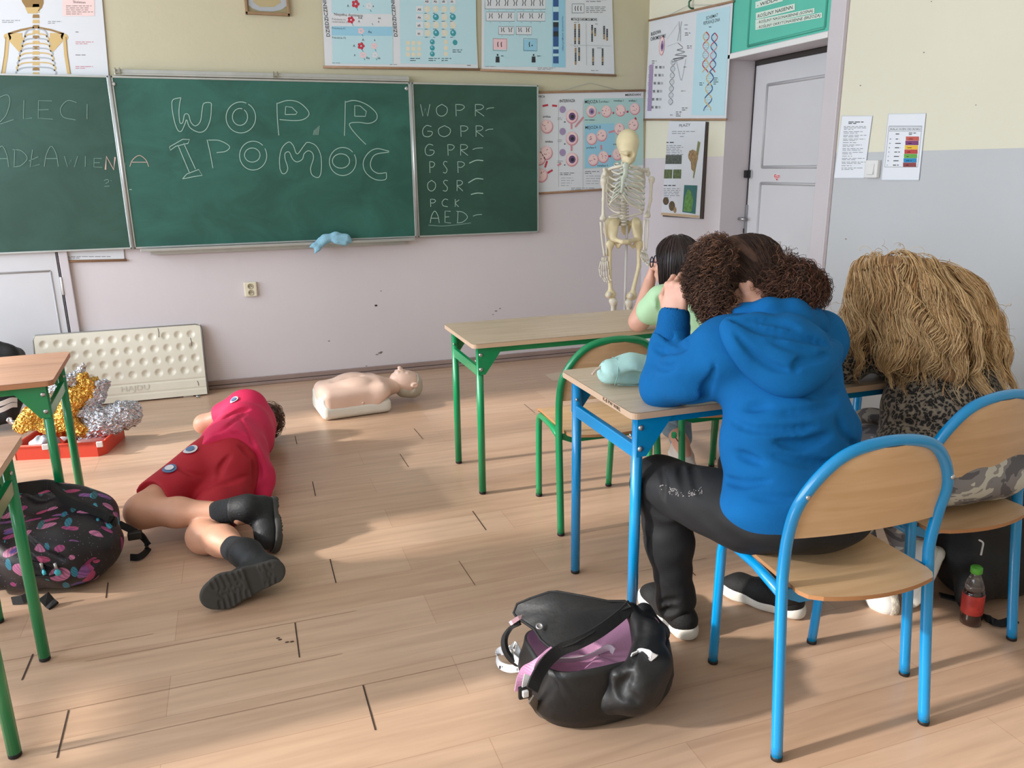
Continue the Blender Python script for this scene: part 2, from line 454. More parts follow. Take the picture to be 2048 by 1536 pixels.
def floor_mat():
    m = bpy.data.materials.new('laminate_planks'); m.use_nodes = True; nt = m.node_tree; b = nt.nodes['Principled BSDF']; L = nt.links
    N = nt.nodes.new
    tc = N('ShaderNodeTexCoord'); mp = N('ShaderNodeMapping'); mp.inputs['Location'].default_value = (0.31, 0.043, 0)
    L.new(tc.outputs['Object'], mp.inputs[0])
    br = N('ShaderNodeTexBrick'); br.inputs['Scale'].default_value = 1.0; br.inputs['Brick Width'].default_value = 1.28; br.inputs['Row Height'].default_value = 0.19
    br.inputs['Mortar Size'].default_value = 0.0012; br.inputs['Mortar Smooth'].default_value = 0.5; br.offset = 0.37
    br.inputs['Color1'].default_value = lin((199, 168, 143)); br.inputs['Color2'].default_value = lin((190, 157, 131)); br.inputs['Mortar'].default_value = lin((172, 138, 114))
    L.new(mp.outputs[0], br.inputs['Vector'])
    m2 = N('ShaderNodeMapping'); m2.inputs['Scale'].default_value = (1.1, 14, 14); L.new(tc.outputs['Object'], m2.inputs[0])
    n = N('ShaderNodeTexNoise'); n.inputs['Scale'].default_value = 2.2; n.inputs['Detail'].default_value = 7; n.inputs['Distortion'].default_value = 0.5
    L.new(m2.outputs[0], n.inputs['Vector'])
    r = N('ShaderNodeValToRGB'); r.color_ramp.elements[0].position = 0.3; r.color_ramp.elements[0].color = (0.80, 0.77, 0.75, 1)
    r.color_ramp.elements[1].position = 0.7; r.color_ramp.elements[1].color = (1.08, 1.08, 1.08, 1); L.new(n.outputs[0], r.inputs[0])
    mx = N('ShaderNodeMix'); mx.data_type = 'RGBA'; mx.blend_type = 'MULTIPLY'; mx.inputs[0].default_value = 0.75
    L.new(br.outputs[0], mx.inputs[6]); L.new(r.outputs[0], mx.inputs[7]); L.new(mx.outputs[2], b.inputs['Base Color'])
    n3 = N('ShaderNodeTexNoise'); n3.inputs['Scale'].default_value = 3.0; L.new(tc.outputs['Object'], n3.inputs['Vector'])
    mr = N('ShaderNodeMapRange'); mr.inputs[3].default_value = 0.24; mr.inputs[4].default_value = 0.42; L.new(n3.outputs[0], mr.inputs[0]); L.new(mr.outputs[0], b.inputs['Roughness'])
    b.inputs['Specular IOR Level'].default_value = 0.45
    return m
m_floor = floor_mat(); m_gap = mat('dirty_floor_gap', (62, 44, 36), 0.9); m_patch = mat('worn_floor_patch', (206, 184, 160), 0.6)
fl = MB()
fl.add([(WX, YB, 0), (X + 0.4, YB, 0), (X + 0.4, D, 0), (WX, D, 0)], [(0, 1, 2, 3)], m_floor)
def gap(x0, y0, x1, y1, w=0.004, m=m_gap):
    a, b = onz(x0, y0, 0.0012), onz(x1, y1, 0.0012); t = (b - a).normalized(); n = Vector((-t.y, t.x, 0)) * w / 2
    fl.add([a - n, b - n, b + n, a + n], [(0, 1, 2, 3)], m)
for g in ((660, 1118, 672, 1166, .004), (726, 1370, 751, 1460, .0045), (590, 1245, 599, 1315, .004), (945, 1022, 972, 1060, .004), (625, 963, 631, 992, .004),
          (137, 1420, 114, 1516, .004), (66, 1308, 44, 1360, .005), (1366, 1125, 1391, 1151, .004), (828, 857, 846, 878, .003), (800, 908, 817, 934, .003), (216, 1165, 212, 1196, .004),
          (1048, 808, 1070, 826, .003), (590, 872, 594, 888, .003), (918, 1122, 950, 1170, .002)):
    gap(*g[:4], g[4])
m_seam = mat('thin_floor_seam', (168, 134, 110), 0.9)
for (px, py, a, b_) in ((138, 1418, -.35, .75), (727, 1369, -.8, .45), (590, 1244, -.62, .2), (60, 1312, -.1, .35), (1366, 1125, -.25, .1)):
    q0 = onz(px, py, .0012); fl.add([q0 + Vector((a, -.001, 0)), q0 + Vector((b_, -.001, 0)), q0 + Vector((b_, .001, 0)), q0 + Vector((a, .001, 0))], [(0, 1, 2, 3)], m_seam)
for (x, y) in ((556, 1276), (574, 1284), (584, 1283), (560, 1279)):
    a = onz(x, y, 0.0012); fl.add([a + Vector((math.cos(q) * .007, math.sin(q) * .004, 0)) for q in [i * math.pi / 3 for i in range(6)]], [(0, 1, 2, 3, 4, 5)], m_gap)
fl.add([onz(*p, 0.0012) for p in ((1089, 749), (1128, 742), (1128, 760), (1106, 762))], [(0, 1, 2, 3)], m_patch)
struct(fl.build('floor'))
c = MB(); c.box((( WX + X) / 2 + .2, (YB + D) / 2, CEIL + .05), (X - WX + .8, D - YB + .4, .1)); struct(c.build('ceiling', m_ceil))
w = MB()
x0, x1 = WX - .1, X + .35
w.add([(x0, D, 0), (x1, D, 0), (x1, D, ZP), (x0, D, ZP)], [(0, 1, 2, 3)], m_pink)
w.add([(x0, D, ZP), (x1, D, ZP), (x1, D, CEIL), (x0, D, CEIL)], [(0, 1, 2, 3)], m_yel)
w.add([(x0, D + .1, 0), (x1, D + .1, 0), (x1, D + .1, CEIL), (x0, D + .1, CEIL)], [(3, 2, 1, 0)], m_yel)
m_chip = mat('chipped_plaster', (150, 138, 134), 0.9); m_chip2 = mat('chip_hole', (52, 42, 40), 0.9)
pw = Print('y', D)
pw.disc(752, 611, 3.0, m_chip2, ry=2); 
for (x, y, r) in ((760, 706, 4), (754, 709, 3), (763, 704, 3), (762, 582, 2), (658, 682, 2.5), (992, 622, 3), (1000, 617, 2.4), (986, 629, 2), (733, 732, 2)): pw.disc(x, y, r, m_chip, ry=r * .5)
w.v += pw.mb.v and []; o_ = len(w.v)
for f, mi in zip(pw.mb.f, pw.mb.mi): w.add([pw.mb.v[i] for i in f], [tuple(range(len(f)))], pw.mb.m[mi])
struct(w.build('wall_front', fixn=False))
# right wall, with the door niche
NY0, NY1, NZ, DX = 3.62, 4.515, 2.062, X + .195
w = MB()
def rq(y0, y1, z0, z1, m): w.add([(X, y0, z0), (X, y1, z0), (X, y1, z1), (X, y0, z1)], [(0, 1, 2, 3)], m)
rq(NY1, D, 0, ZP, m_pink); rq(NY1, D, ZP, CEIL, m_cream)
rq(YB, 3.51, 0, ZP, m_grey); rq(YB, 3.51, ZP, CEIL, m_cream); rq(3.51, NY0, 0, CEIL, m_frame); rq(NY0, NY1, NZ + .03, CEIL, m_cream)
w.add([(X, NY1, 0), (DX + .05, NY1, 0), (DX + .05, NY1, CEIL), (X, NY1, CEIL)], [(0, 1, 2, 3)], m_frame)
w.add([(X, NY0, 0), (DX + .05, NY0, 0), (DX + .05, NY0, CEIL), (X, NY0, CEIL)], [(0, 1, 2, 3)], m_frame)
w.add([(X + .35, YB, 0), (X + .35, D, 0), (X + .35, D, CEIL), (X + .35, YB, CEIL)], [(0, 1, 2, 3)], m_grey)
pw = Print('x', X)
for (x, y, r) in ((1863, 3, 2), (1848, 105, 2.5), (1721, 171, 2.5), (1692, 478, 3), (1952, 210, 2)): pw.disc(x, y, r, m_chip, ry=r * .5)
for f, mi in zip(pw.mb.f, pw.mb.mi): w.add([pw.mb.v[i] for i in f], [tuple(range(len(f)))], pw.mb.m[mi])
struct(w.build('wall_right', fixn=False))
w = MB(); w.box(((WX + X) / 2, YB - .06, CEIL / 2), (X - WX + .8, .12, CEIL), m_cream); struct(w.build('wall_back'))
w = MB(); zs0, zs1 = 0.85, 3.0; ys = [YB - .1] + [q for a in WINS for q in a] + [D + .1]
w.box((WX - .1, (ys[0] + ys[-1]) / 2, zs0 / 2), (.2, ys[-1] - ys[0], zs0), m_cream)
w.box((WX - .1, (ys[0] + ys[-1]) / 2, (zs1 + CEIL) / 2), (.2, ys[-1] - ys[0], CEIL - zs1), m_cream)
for i in range(0, len(ys), 2): w.box((WX - .1, (ys[i] + ys[i + 1]) / 2, (zs0 + zs1) / 2), (.2, ys[i + 1] - ys[i], zs1 - zs0), m_cream)
struct(w.build('wall_left'))
for i, (a, b) in enumerate(WINS):
    w = MB(); yc = (a + b) / 2
    for z in (zs0 + .03, 2.25, zs1 - .03): w.box((WX - .12, yc, z), (.06, b - a, .06), m_white)
    nmul = 2 if b - a < 1.8 else 3
    for j in range(nmul + 1): w.box((WX - .12, a + .03 + (b - a - .06) * j / nmul, (zs0 + zs1) / 2), (.06, .06, zs1 - zs0), m_white)
    struct(w.build('window_%d' % (i + 1)))
# skirting
w = MB(); m_base = mat('grey_brown_skirting', (150, 128, 120), 0.6, var=0.08, vscale=6)
w.box(((-.95 + X) / 2, D - .009, .028), (X + .95, .018, .056), m_base, bev=.004); w.box(((-.95 + X) / 2, D - .014, .012), (X + .95, .028, .022), m_base, bev=.005)
w.box(((-.95 + X) / 2, D - .0195, .026), (X + .95, .003, .005), mat('skirting_groove', (84, 70, 66), 0.8))
struct(w.build('baseboard_front', m_base))
w = MB(); w.box((X - .009, (NY1 + D) / 2, .028), (.018, D - NY1, .056), m_base, bev=.004); w.box((X - .009, (YB + 3.5) / 2, .028), (.018, 3.5 - YB, .056), m_base, bev=.004)
struct(w.build('baseboard_right', m_base))
# door frame, lintel, transom panel
t = MB(); t.box((X + .01, (3.505 + NY0) / 2, CEIL / 2), (.04, NY0 - 3.505, CEIL), m_frame, bev=.006)
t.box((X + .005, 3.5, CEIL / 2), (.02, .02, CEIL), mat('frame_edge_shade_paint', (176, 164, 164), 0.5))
struct(t.build('trim_1', m_frame))
t = MB(); t.box((X + .09, (NY0 + NY1) / 2, NZ + .018), (.20, NY1 - NY0, .036), m_frame, bev=.005); t.box((X - .004, (NY0 + NY1) / 2, NZ + .016), (.02, NY1 - NY0, .03), m_white, bev=.004)
struct(t.build('trim_2', m_frame))
m_turq = mat('turquoise_gloss_paint', (92, 188, 166), 0.45, var=0.04, vscale=3); m_turq2 = mat('turquoise_moulding', (76, 168, 148), 0.45)
t = MB(); t.box((X + .012, (NY0 + NY1) / 2, (NZ + .036 + CEIL) / 2), (.03, NY1 - NY0, CEIL - NZ - .036), m_turq)
yl, yr, zb = onx(1497, 75, X - .003).y, NY0 + .035, onx(1505, 92, X - .003).z + .005
for a, b in (((yl, zb), (yr, zb)), ((yl, zb), (yl, CEIL)), ((yr, zb), (yr, CEIL))):
    t.tube([(X - .003, a[0], a[1]), (X - .003, b[0], b[1])], .008, m_turq2, n=6)
struct(t.build('trim_3', m_turq))
# the door leaf
d = MB(); d.box((DX + .02, (NY0 + NY1) / 2 + .0, 1.015), (.04, NY1 - NY0 - .02, 2.03), m_door)
m_dline = mat('door_moulding', (184, 182, 184), 0.45)
def panel(z0, z1, y0=NY0 + .12, y1=NY1 - .14):
    for a, b in (((y0, z0), (y1, z0)), ((y0, z1), (y1, z1)), ((y0, z0), (y0, z1)), ((y1, z0), (y1, z1))):
        d.tube([(DX - .001, a[0], a[1]), (DX - .001, b[0], b[1])], .009, m_dline, n=6)
panel(onx(1580, 334, DX).z, onx(1580, 163, DX).z); panel(.22, onx(1580, 368, DX).z)
d.box((DX + .006, NY1 - .006, 1.03), (.02, .010, 2.02), mat('door_gap', (60, 54, 52), 0.9)); d.box((DX + .006, (NY0 + NY1) / 2, 2.045), (.02, NY1 - NY0, .03), MATS['door_gap'])
dr = struct(d.build('door_1', m_door))
m_steel = mat('worn_steel', (176, 176, 178), 0.3, metal=0.9); m_blackp = mat('black_plastic', (24, 24, 26), 0.4)
p = onx(1492, 348, DX - .02); h = MB(); h.box(p, (.03, .05, .048), m_blackp, bev=.004); h.tube([p + Vector((0, -.03, .026)), p + Vector((0, -.045, .02)), p + Vector((0, -.045, -.02)), p + Vector((0, -.03, -.026))], .004, m_blackp, n=6)
part('door_lock', h, m_blackp, dr, 'black box lock')
p = onx(1490, 437, DX - .006); h = MB(); h.box(p + Vector((0, 0, -.03)), (.008, .04, .24), m_steel, bev=.003)
h.tube([p, p + Vector((-.05, 0, 0)), p + Vector((-.05, -.02, 0)), p + Vector((-.045, -.06, 0))], .009, m_steel, n=8); h.tube([p + Vector((0, 0, 0)), p + Vector((-.05, 0, 0)), p + Vector((-.05, .03, 0))], .007, m_steel, n=8)
h.box(p + Vector((-.005, 0, -.08)), (.004, .008, .03), m_blackp)
part('door_handle', h, m_steel, dr, 'steel handle on long plate')
h = Print('x', DX - .002); m_red = mat('red_sticker', (206, 44, 60), 0.5); m_wh = mat('white_print', (238, 236, 234), 0.6)
hp = [(16 * math.sin(a) ** 3, 13 * math.cos(a) - 5 * math.cos(2 * a) - 2 * math.cos(3 * a) - math.cos(4 * a)) for a in [2 * math.pi * i / 30 for i in range(30)]]
h.poly([(1553.5 + x * .42, 354 - y * .52) for x, y in hp], m_wh); h.poly([(1553.5 + x * .36, 354 - y * .46) for x, y in hp], m_red, w=.001)
for i in range(3): h.line([(1549 + i * .5, 352 + i * 3), (1558, 349.5 + i * 3)], 1.2, m_wh, w=.0014)
h.part('heart_sticker', dr, 'red and white heart sticker')
# taped word strips on the turquoise panel
ps = Print('x', X - .004); m_strip = mat('paper_strip', (214, 226, 214), 0.7); m_ink = mat('black_ink', (34, 34, 36), 0.7)
m_bar = mat('grey_small_print', (120, 122, 126), 0.7)
labs = []
def strip(x0, y0, x1, y1, hgt, st, lab):
    q = Print('x', X - .0045); q.poly([(x0, y0), (x1, y1), (x1, y1 - hgt), (x0, y0 - hgt)], m_strip)
    q.text(x0 + 3, y0 - hgt * .22, st, hgt * .52, m_ink, end=(x1 - 3, y1 - hgt * .22), bold=True)
    tag(q.part('word_strip', None), lab, 'paper strip', 'word strips on the turquoise panel')
strip(1511, 17, 1566, 2, 13, '- WIDLAKI', 'white paper strip with black word WIDŁAKI on turquoise panel over door')
strip(1512, 39, 1590, 20, 13, 'ROŚLINY NASIENN.', 'white paper strip reading ROŚLINY NASIENN. on turquoise panel over door')
strip(1511, 50, 1629, 26, 10, '- ROŚLINY NAGONASIENNE (SOSNA)', 'long white strip reading ROŚLINY NAGONASIENNE (SOSNA) above the lowest strip')
strip(1511, 60, 1644, 35, 10, '- ROŚLINY OKRYTONASIENNE (BRZOZA)', 'long white strip reading ROŚLINY OKRYTONASIENNE (BRZOZA), lowest on turquoise panel')
# papers and switch on the right wall
def a4(name, tl, tr, br, bl, lab, deco):
    q = Print('x', X - .003); q.poly([bl, br, tr, tl], mat('white_copy_paper', (232, 234, 240), 0.6), w=0.0); 
    for a, b in ((tl, tr), (bl, br), (tl, bl), (tr, br)): q.line([a, b], 1.0, mat('sleeve_edge', (206, 210, 218), 0.3), w=.0012)
    deco(q); return tag(q.part(name, None), lab, 'paper')
def dec1(q):
    q.para(1697, 244, 1734, 2, 3, m_ink, 1.6)
    y = 253
    for blk in (3, 2, 2, 2, 1, 2, 2, 2, 1, 2, 2, 1, 2):
        q.para(1688 - (y - 250) * .06, y, 1737 - (y - 250) * .06, blk, 2.9, m_bar, 1.0); y += blk * 2.9 + 1.6
a4('notice_sheet', (1684, 232), (1745, 232), (1728, 356), (1668, 356), 'white sheet of small printed text taped beside the door frame', dec1)
def dec2(q):
    X0 = lambda f, y: (1777 + f * 75) - (y - 228) * 0.108
    for y in (254, 262): q.line([(X0(.06, y), y), (X0(.92, y), y)], .8, m_bar)
    q.text(X0(.08, 261), 260, 'SKALA OCEN OD ROKU', 3.6, m_ink, end=(X0(.9, 261), 260))
    for f in (.05, .93): q.line([(X0(f, 252), 252), (X0(f, 334), 334)], .8, m_bar)
    q.line([(X0(.05, 334), 334), (X0(.93, 334), 334)], .8, m_bar); q.line([(X0(.05, 252), 252), (X0(.93, 252), 252)], .8, m_bar)
    cs = [(196, 92, 84), (124, 60, 112), (232, 186, 60), (190, 70, 64), (104, 168, 76), (40, 134, 186), (142, 66, 70)]
    for i, cc in enumerate(cs):
        y = 273 + i * 8.7; q.poly([(X0(.53, y), y + 8.4), (X0(.88, y), y + 8.4), (X0(.88, y), y), (X0(.53, y), y)], mat('table_band_%d' % i, cc, 0.6))
        q.para(X0(.26, y), y + 5, X0(.46, y), 1, 3, m_ink, 1.6); q.para(X0(.1, y), y + 5, X0(.15, y), 1, 3, m_bar, 1.6); q.para(X0(.6, y), y + 5, X0(.8, y), 1, 3, m_wh, 1.0)
    q.para(X0(.25, 268), 268, X0(.48, 268), 1, 3, m_ink, 1.6); q.para(X0(.6, 268), 266, X0(.8, 268), 2, 3, m_ink, 1.4)
a4('grading_table_sheet', (1777, 228), (1852, 227), (1838, 360), (1763, 360), 'white sheet with a rainbow coloured table taped right of the light switch', dec2)
s = MB(); p = (onx(1735, 320, X).y + onx(1763, 356, X).y) / 2, (onx(1748, 320, X).z + onx(1748, 356, X).z) / 2
s.box((X - .012, p[0], p[1]), (.024, .085, .085), m_white, bev=.006); sw = tag(s.build('light_switch', m_white), 'white rocker light switch partly covered by the printed sheet', 'light switch')
s = MB(); s.box((X - .027, p[0] - .004, p[1]), (.008, .04, .052), m_white, bev=.002, R=Matrix.Rotation(.1, 3, 'Y')); part('rocker', s, m_white, sw)
# double socket on the front wall
p = ony(501, 578, D); s = MB(); m_sock = mat('ivory_socket_plastic', (226, 216, 190), 0.4)
s.box((p.x, D - .012, p.z), (.082, .024, .098), m_sock, bev=.008); so = tag(s.build('wall_socket', m_sock), 'ivory double wall socket low under the chalkboard', 'socket')
for dz in (.021, -.021):
    s = MB(); Rr = Matrix.Rotation(math.radians(90), 3, 'X')
    s.lathe([(.019, 0), (.019, .003), (.016, .003), (.015, -.004 + .005), (0.001, .001)], (p.x, D - .0235, p.z + dz), mat('socket_recess', (176, 164, 138), 0.5), n=18, R=Rr)
    for dx in (-.007, .007): s.box((p.x + dx, D - .0265, p.z + dz), (.004, .002, .004), m_blackp)
    s.box((p.x, D - .027, p.z + dz + .008), (.003, .004, .003), m_steel)
    part('outlet', s, None, so)
# built-in cupboard door under the left wing of the board
dd = MB(); xr = ony(138, 600, D).x; zt = ony(50, 505, D).z
dd.box((xr - .75 - .03, D - .012, zt / 2 + .1), (1.5, .024, zt + .2), m_door)
xi = ony(112, 600, D).x; zp = ony(60, 543, D).z
for a, b in (((xi - 1.2, zp), (xi, zp)), ((xi, zp), (xi, .1))): dd.tube([(a[0], D - .025, a[1]), (b[0], D - .025, b[1])], .006, m_dline, n=6)
dd.box((xr - .022, D - .02, zt / 2), (.007, .012, zt), mat('cupboard_gap', (96, 90, 92), 0.9))
db = struct(dd.build('door_2', m_door))
h = MB(); pz = ony(137, 570, D).z; h.tube([(xr - .02, D - .032, pz - .055), (xr - .02, D - .032, pz + .055)], .007, m_white, n=8); part('hinge', h, m_white, db, 'white painted hinge')
t = MB(); t.box((xr + .012, D - .016, zt / 2 + .1), (.05, .032, zt + .2), m_frame, bev=.004); struct(t.build('trim_4', m_frame))
# ------------------------------------------------------------ chalkboard
def board_mat(name, a, b):
    m = mat(name, a, 0.5, bump=0.03, bscale=200); nt = m.node_tree; L = nt.links; bs = nt.nodes['Principled BSDF']
    tc = nt.nodes.new('ShaderNodeTexCoord'); mp = nt.nodes.new('ShaderNodeMapping'); mp.inputs['Scale'].default_value = (1.0, 1.0, 1.4); L.new(tc.outputs['Object'], mp.inputs[0])
    n = nt.nodes.new('ShaderNodeTexNoise'); n.inputs['Scale'].default_value = 2.6; n.inputs['Detail'].default_value = 8; n.inputs['Roughness'].default_value = 0.62; n.inputs['Distortion'].default_value = 0.8
    L.new(mp.outputs[0], n.inputs['Vector']); r = nt.nodes.new('ShaderNodeValToRGB'); r.color_ramp.elements[0].position = 0.38; r.color_ramp.elements[1].position = 0.75
    r.color_ramp.elements[0].color = lin(a); r.color_ramp.elements[1].color = lin(b); L.new(n.outputs[0], r.inputs[0]); L.new(r.outputs[0], bs.inputs['Base Color'])
    return m
m_bd = board_mat('green_chalkboard', (28, 80, 68), (46, 104, 91)); m_bd2 = board_mat('dark_green_chalkboard', (30, 68, 56), (44, 84, 72))
m_alu = mat('aluminium_profile', (186, 190, 190), 0.35, metal=0.7, var=0.05, vscale=12); m_chalk = mat('white_chalk', (160, 188, 176), 0.9); m_chalk_r = mat('pink_chalk', (196, 168, 156), 0.9)
m_chalk_f = mat('faint_chalk', (112, 142, 130), 0.9); m_brass = mat('zinc_clip', (150, 146, 130), 0.4, metal=0.8)
YBD = D - .05
bx = [ony(221, 153, YBD).x, ony(819.5, 165, YBD).x]; bz = [ony(540, 487, YBD).z + .001, ony(540, 158.5, YBD).z]
cb = thing('chalkboard', 'green three-panel school chalkboard with chalk writing, mounted on the front wall', 'chalkboard', ((bx[0] + bx[1]) / 2, D, bz[0]))
def panel_board(x0, x1, m, name, lab=None):
    b = MB(); b.box(((x0 + x1) / 2, YBD + .012, (bz[0] + bz[1]) / 2), (x1 - x0, .022, bz[1] - bz[0]), m)
    o = part(name, b, m, cb, lab); f = MB(); t = .011
    for z in (bz[0] + t / 2, bz[1] - t / 2): f.box(((x0 + x1) / 2, YBD + .012, z), (x1 - x0 + .004, .03, t), m_alu, bev=.002)
    for x in (x0 + t / 2, x1 - t / 2): f.box((x, YBD + .012, (bz[0] + bz[1]) / 2), (t, .03, bz[1] - bz[0]), m_alu, bev=.002)
    part('frame', f, m_alu, o, 'aluminium edging'); return o
xw = ony(1077, 300, YBD).x
pc = panel_board(bx[0], bx[1], m_bd, 'board_panel'); pr = panel_board(bx[1] + .012, xw, m_bd2, 'board_wing', 'right wing with a list of abbreviations')
pl = panel_board(bx[0] - .92, bx[0] - .012, m_bd2, 'board_wing', 'left wing with chalk words')
for x in (bx[0] - .006, bx[1] + .006):
    h = MB(); h.tube([(x, YBD - .004, bz[0]), (x, YBD - .004, bz[1])], .009, m_alu, n=8); part('hinge', h, m_alu, cb)
t = MB(); a, b = ony(282, 500, YBD - .03), ony(828, 487, YBD - .03); zt = bz[0] - .012
t.box(((a.x + b.x) / 2, YBD - .03, zt), (b.x - a.x, .085, .006), m_alu); t.box(((a.x + b.x) / 2, YBD - .071, zt + .006), (b.x - a.x, .005, .018), m_alu, bev=.002); t.box(((a.x + b.x) / 2, YBD + .02, zt - .016), (b.x - a.x - .1, .03, .03), m_alu)
part('chalk_tray', t, m_alu, cb)
t = MB(); a, b = ony(228, 140, YBD), ony(818, 157, YBD)
t.box(((a.x + b.x) / 2, YBD + .01, bz[1] + .022), (b.x - a.x, .018, .034), m_alu, bev=.003); t.box(((a.x + b.x) / 2, YBD - .001, bz[1] + .022), (b.x - a.x, .006, .008), m_alu)
for px in (236, 551): q = ony(px, 147, YBD).x; [t.box((q + dx, YBD - .008, bz[1] + .028), (.006, .02, .034), m_brass) for dx in (-.012, .012)]; t.box((q, YBD - .012, bz[1] + .018), (.03, .01, .008), m_brass)
part('hanging_rail', t, m_alu, cb)
for (px, py) in ((227, 168), (813, 177)):
    h = MB(); h.lathe([(.012, 0), (.012, .004), (.004, .005), (.001, .004)], ony(px, py, YBD), m_alu, n=14, R=Matrix.Rotation(math.radians(90), 3, 'X')); part('screw_cap', h, m_alu, cb)
A = lambda pts: [(x / 2.844, y / 2.844) for x, y in pts]
B = lambda pts: [(600 + x / 2.926, y / 2.926) for x, y in pts]
def oval(x, y, rx, ry, a0=-60, a1=285, n=26): return [(x + rx * math.cos(math.radians(a)), y + ry * math.sin(math.radians(a))) for a in [a0 + (a1 - a0) * i / n for i in range(n + 1)]]
def stroke(pr_, pts, m=m_chalk, w=1.5, smooth=True):
    if smooth and len(pts) > 2: pts = [(v.x, v.y) for v in bez([(x, y, 0) for x, y in pts], 5)]
    pr_.line(pts, w, m)
q = Print('y', YBD - .001)
stroke(q, A([(1030, 555), (985, 567), (978, 605), (990, 680), (1010, 738), (1032, 746), (1052, 705), (1062, 682), (1080, 725), (1130, 752), (1170, 738), (1196, 680), (1202, 610), (1198, 585), (1160, 588), (1150, 625), (1140, 690), (1112, 716), (1086, 695), (1072, 652), (1050, 652), (1040, 695), (1024, 698), (1018, 640), (1022, 590), (1030, 555)]))
stroke(q, A(oval(1370, 668, 84, 88, -60, 292))); stroke(q, A(oval(1365, 665, 43, 48, -70, 300)))
stroke(q, A([(1575, 585), (1578, 680), (1586, 770)])); stroke(q, A([(1578, 588), (1640, 571), (1705, 585), (1757, 640), (1735, 675), (1680, 686), (1590, 680)])); stroke(q, A([(1622, 652), (1625, 606), (1660, 610), (1690, 640), (1682, 651), (1622, 652)]), smooth=False)
stroke(q, B([(265, 590), (263, 700), (260, 795)])); stroke(q, B([(265, 598), (320, 588), (390, 612), (445, 660), (447, 700), (405, 722), (345, 716), (292, 722), (300, 752), (340, 800), (385, 845)])); stroke(q, B([(320, 680), (320, 618), (352, 620), (388, 652), (382, 681), (320, 680)]), smooth=False)
stroke(q, A([(965, 835), (1040, 792), (1078, 793), (1070, 815), (1000, 832), (968, 855), (965, 835)]), smooth=False); stroke(q, A([(1012, 825), (1080, 988)]), smooth=False); stroke(q, A([(1045, 815), (1112, 962)]), smooth=False); stroke(q, A([(1038, 1018), (1062, 990), (1130, 964), (1150, 997), (1095, 1006), (1038, 1018)]), smooth=False)
stroke(q, A([(1178, 795), (1195, 870), (1211, 956)])); stroke(q, A([(1185, 797), (1250, 800), (1305, 832), (1285, 860), (1232, 868)]))
stroke(q, A(oval(1440, 885, 77, 82, -30, 315))); stroke(q, A(oval(1435, 882, 44, 40, -40, 320)))
Mx = A([(1592, 960), (1590, 900), (1605, 840), (1642, 808), (1668, 828), (1690, 876), (1728, 830)]) + B([(45, 833), (92, 852), (122, 912), (124, 1000), (108, 1038), (72, 1025), (62, 985), (78, 930), (74, 898), (50, 882), (24, 900)]) + A([(1720, 905), (1690, 921), (1665, 905), (1645, 865), (1622, 872), (1622, 905), (1637, 955), (1625, 984), (1605, 986), (1592, 960)])
stroke(q, Mx); stroke(q, B(oval(250, 945, 78, 82, -30, 318))); stroke(q, B(oval(240, 942, 50, 42, -40, 320)))
stroke(q, B([(522, 885), (450, 870), (400, 895), (370, 950), (385, 1010), (440, 1050), (500, 1050), (506, 1010)])); stroke(q, B([(506, 1010), (455, 1014), (420, 990), (413, 950), (440, 905), (520, 890)]))
SF = {'W': [[(0, 0), (.25, 1), (.5, .35), (.75, 1), (1, 0)]], 'O': [[(.5, 0), (0, .3), (.05, .8), (.5, 1), (.95, .75), (1, .3), (.5, 0)]], 'P': [[(.1, 0), (.15, 1)], [(.1, .02), (.7, .05), (.95, .25), (.6, .5), (.2, .5)]],
      'R': [[(.1, 0), (.1, 1)], [(.1, .02), (.7, .05), (.9, .25), (.6, .45), (.15, .5), (.55, .75), (.95, 1)]], 'G': [[(.9, .08), (.4, 0), (.05, .4), (.15, .9), (.6, 1), (.95, .8), (.95, .55), (.5, .5)]],
      'S': [[(.9, .05), (.4, 0), (.15, .2), (.5, .45), (.85, .7), (.6, 1), (.05, .95)]], 'C': [[(.95, .1), (.45, 0), (.05, .4), (.2, .85), (.9, 1)]], 'K': [[(.1, 0), (.1, 1)], [(.8, .1), (.15, .5), (.7, 1)]],
      'A': [[(0, 1), (.15, .4), (.5, 0), (.85, .4), (1, 1)], [(.1, .6), (.9, .6)]], 'E': [[(.9, .02), (.1, 0), (.08, .95), (.95, 1)], [(.1, .5), (.7, .48)]], 'D': [[(.15, .02), (.1, 1)], [(0, .02), (.6, .1), (1, .5), (.6, .9), (.05, 1)]],
      'Z': [[(0, .1), (.6, 0), (.75, .25), (.5, .7), (.05, 1), (1, .85)]], 'L': [[(.15, 0), (.1, .95), (1, .9)]], 'Ł': [[(.3, 0), (.1, 1), (.9, .85)], [(0, .65), (.8, .4)]], 'I': [[(.5, 0), (.45, 1)]], 'N': [[(0, 1), (.1, 0), (.85, 1), (1, .05)]],
      '-': [[(0, .6), (.4, .45), (1, .4)]], '?': [[(0, .2), (.4, 0), (.6, .3), (.2, .6)], [(.05, 1), (.7, .95)], [(.85, .2), (.95, .15)]], '_': [[(0, .1), (.5, .05), (1, 0)]]}
def letter(pr_, ch, x0, y0, x1, y1, T, m, w=1.3):
    for sgs in SF[ch]: stroke(pr_, T([(x0 + u * (x1 - x0), y0 + v * (y1 - y0)) for u, v in sgs]), m, w, smooth=len(sgs) > 2 and ch not in 'ENWLŁ')
for ch, a, m in (('I', (706, 925, 720, 962), m_chalk_f), ('A', (738, 884, 846, 948), m_chalk_r)): letter(q, ch, *a, A, m)
stroke(q, A([(735, 1077), (750, 1079)]), m_chalk, 1.5)
for x in range(4): stroke(q, B([(85 + x * 9, 760 - x * 8), (78 + x * 9, 790)]), m_chalk_f, 2.2)
q.part('chalk_lettering', pc)
q = Print('y', YBD - .001)
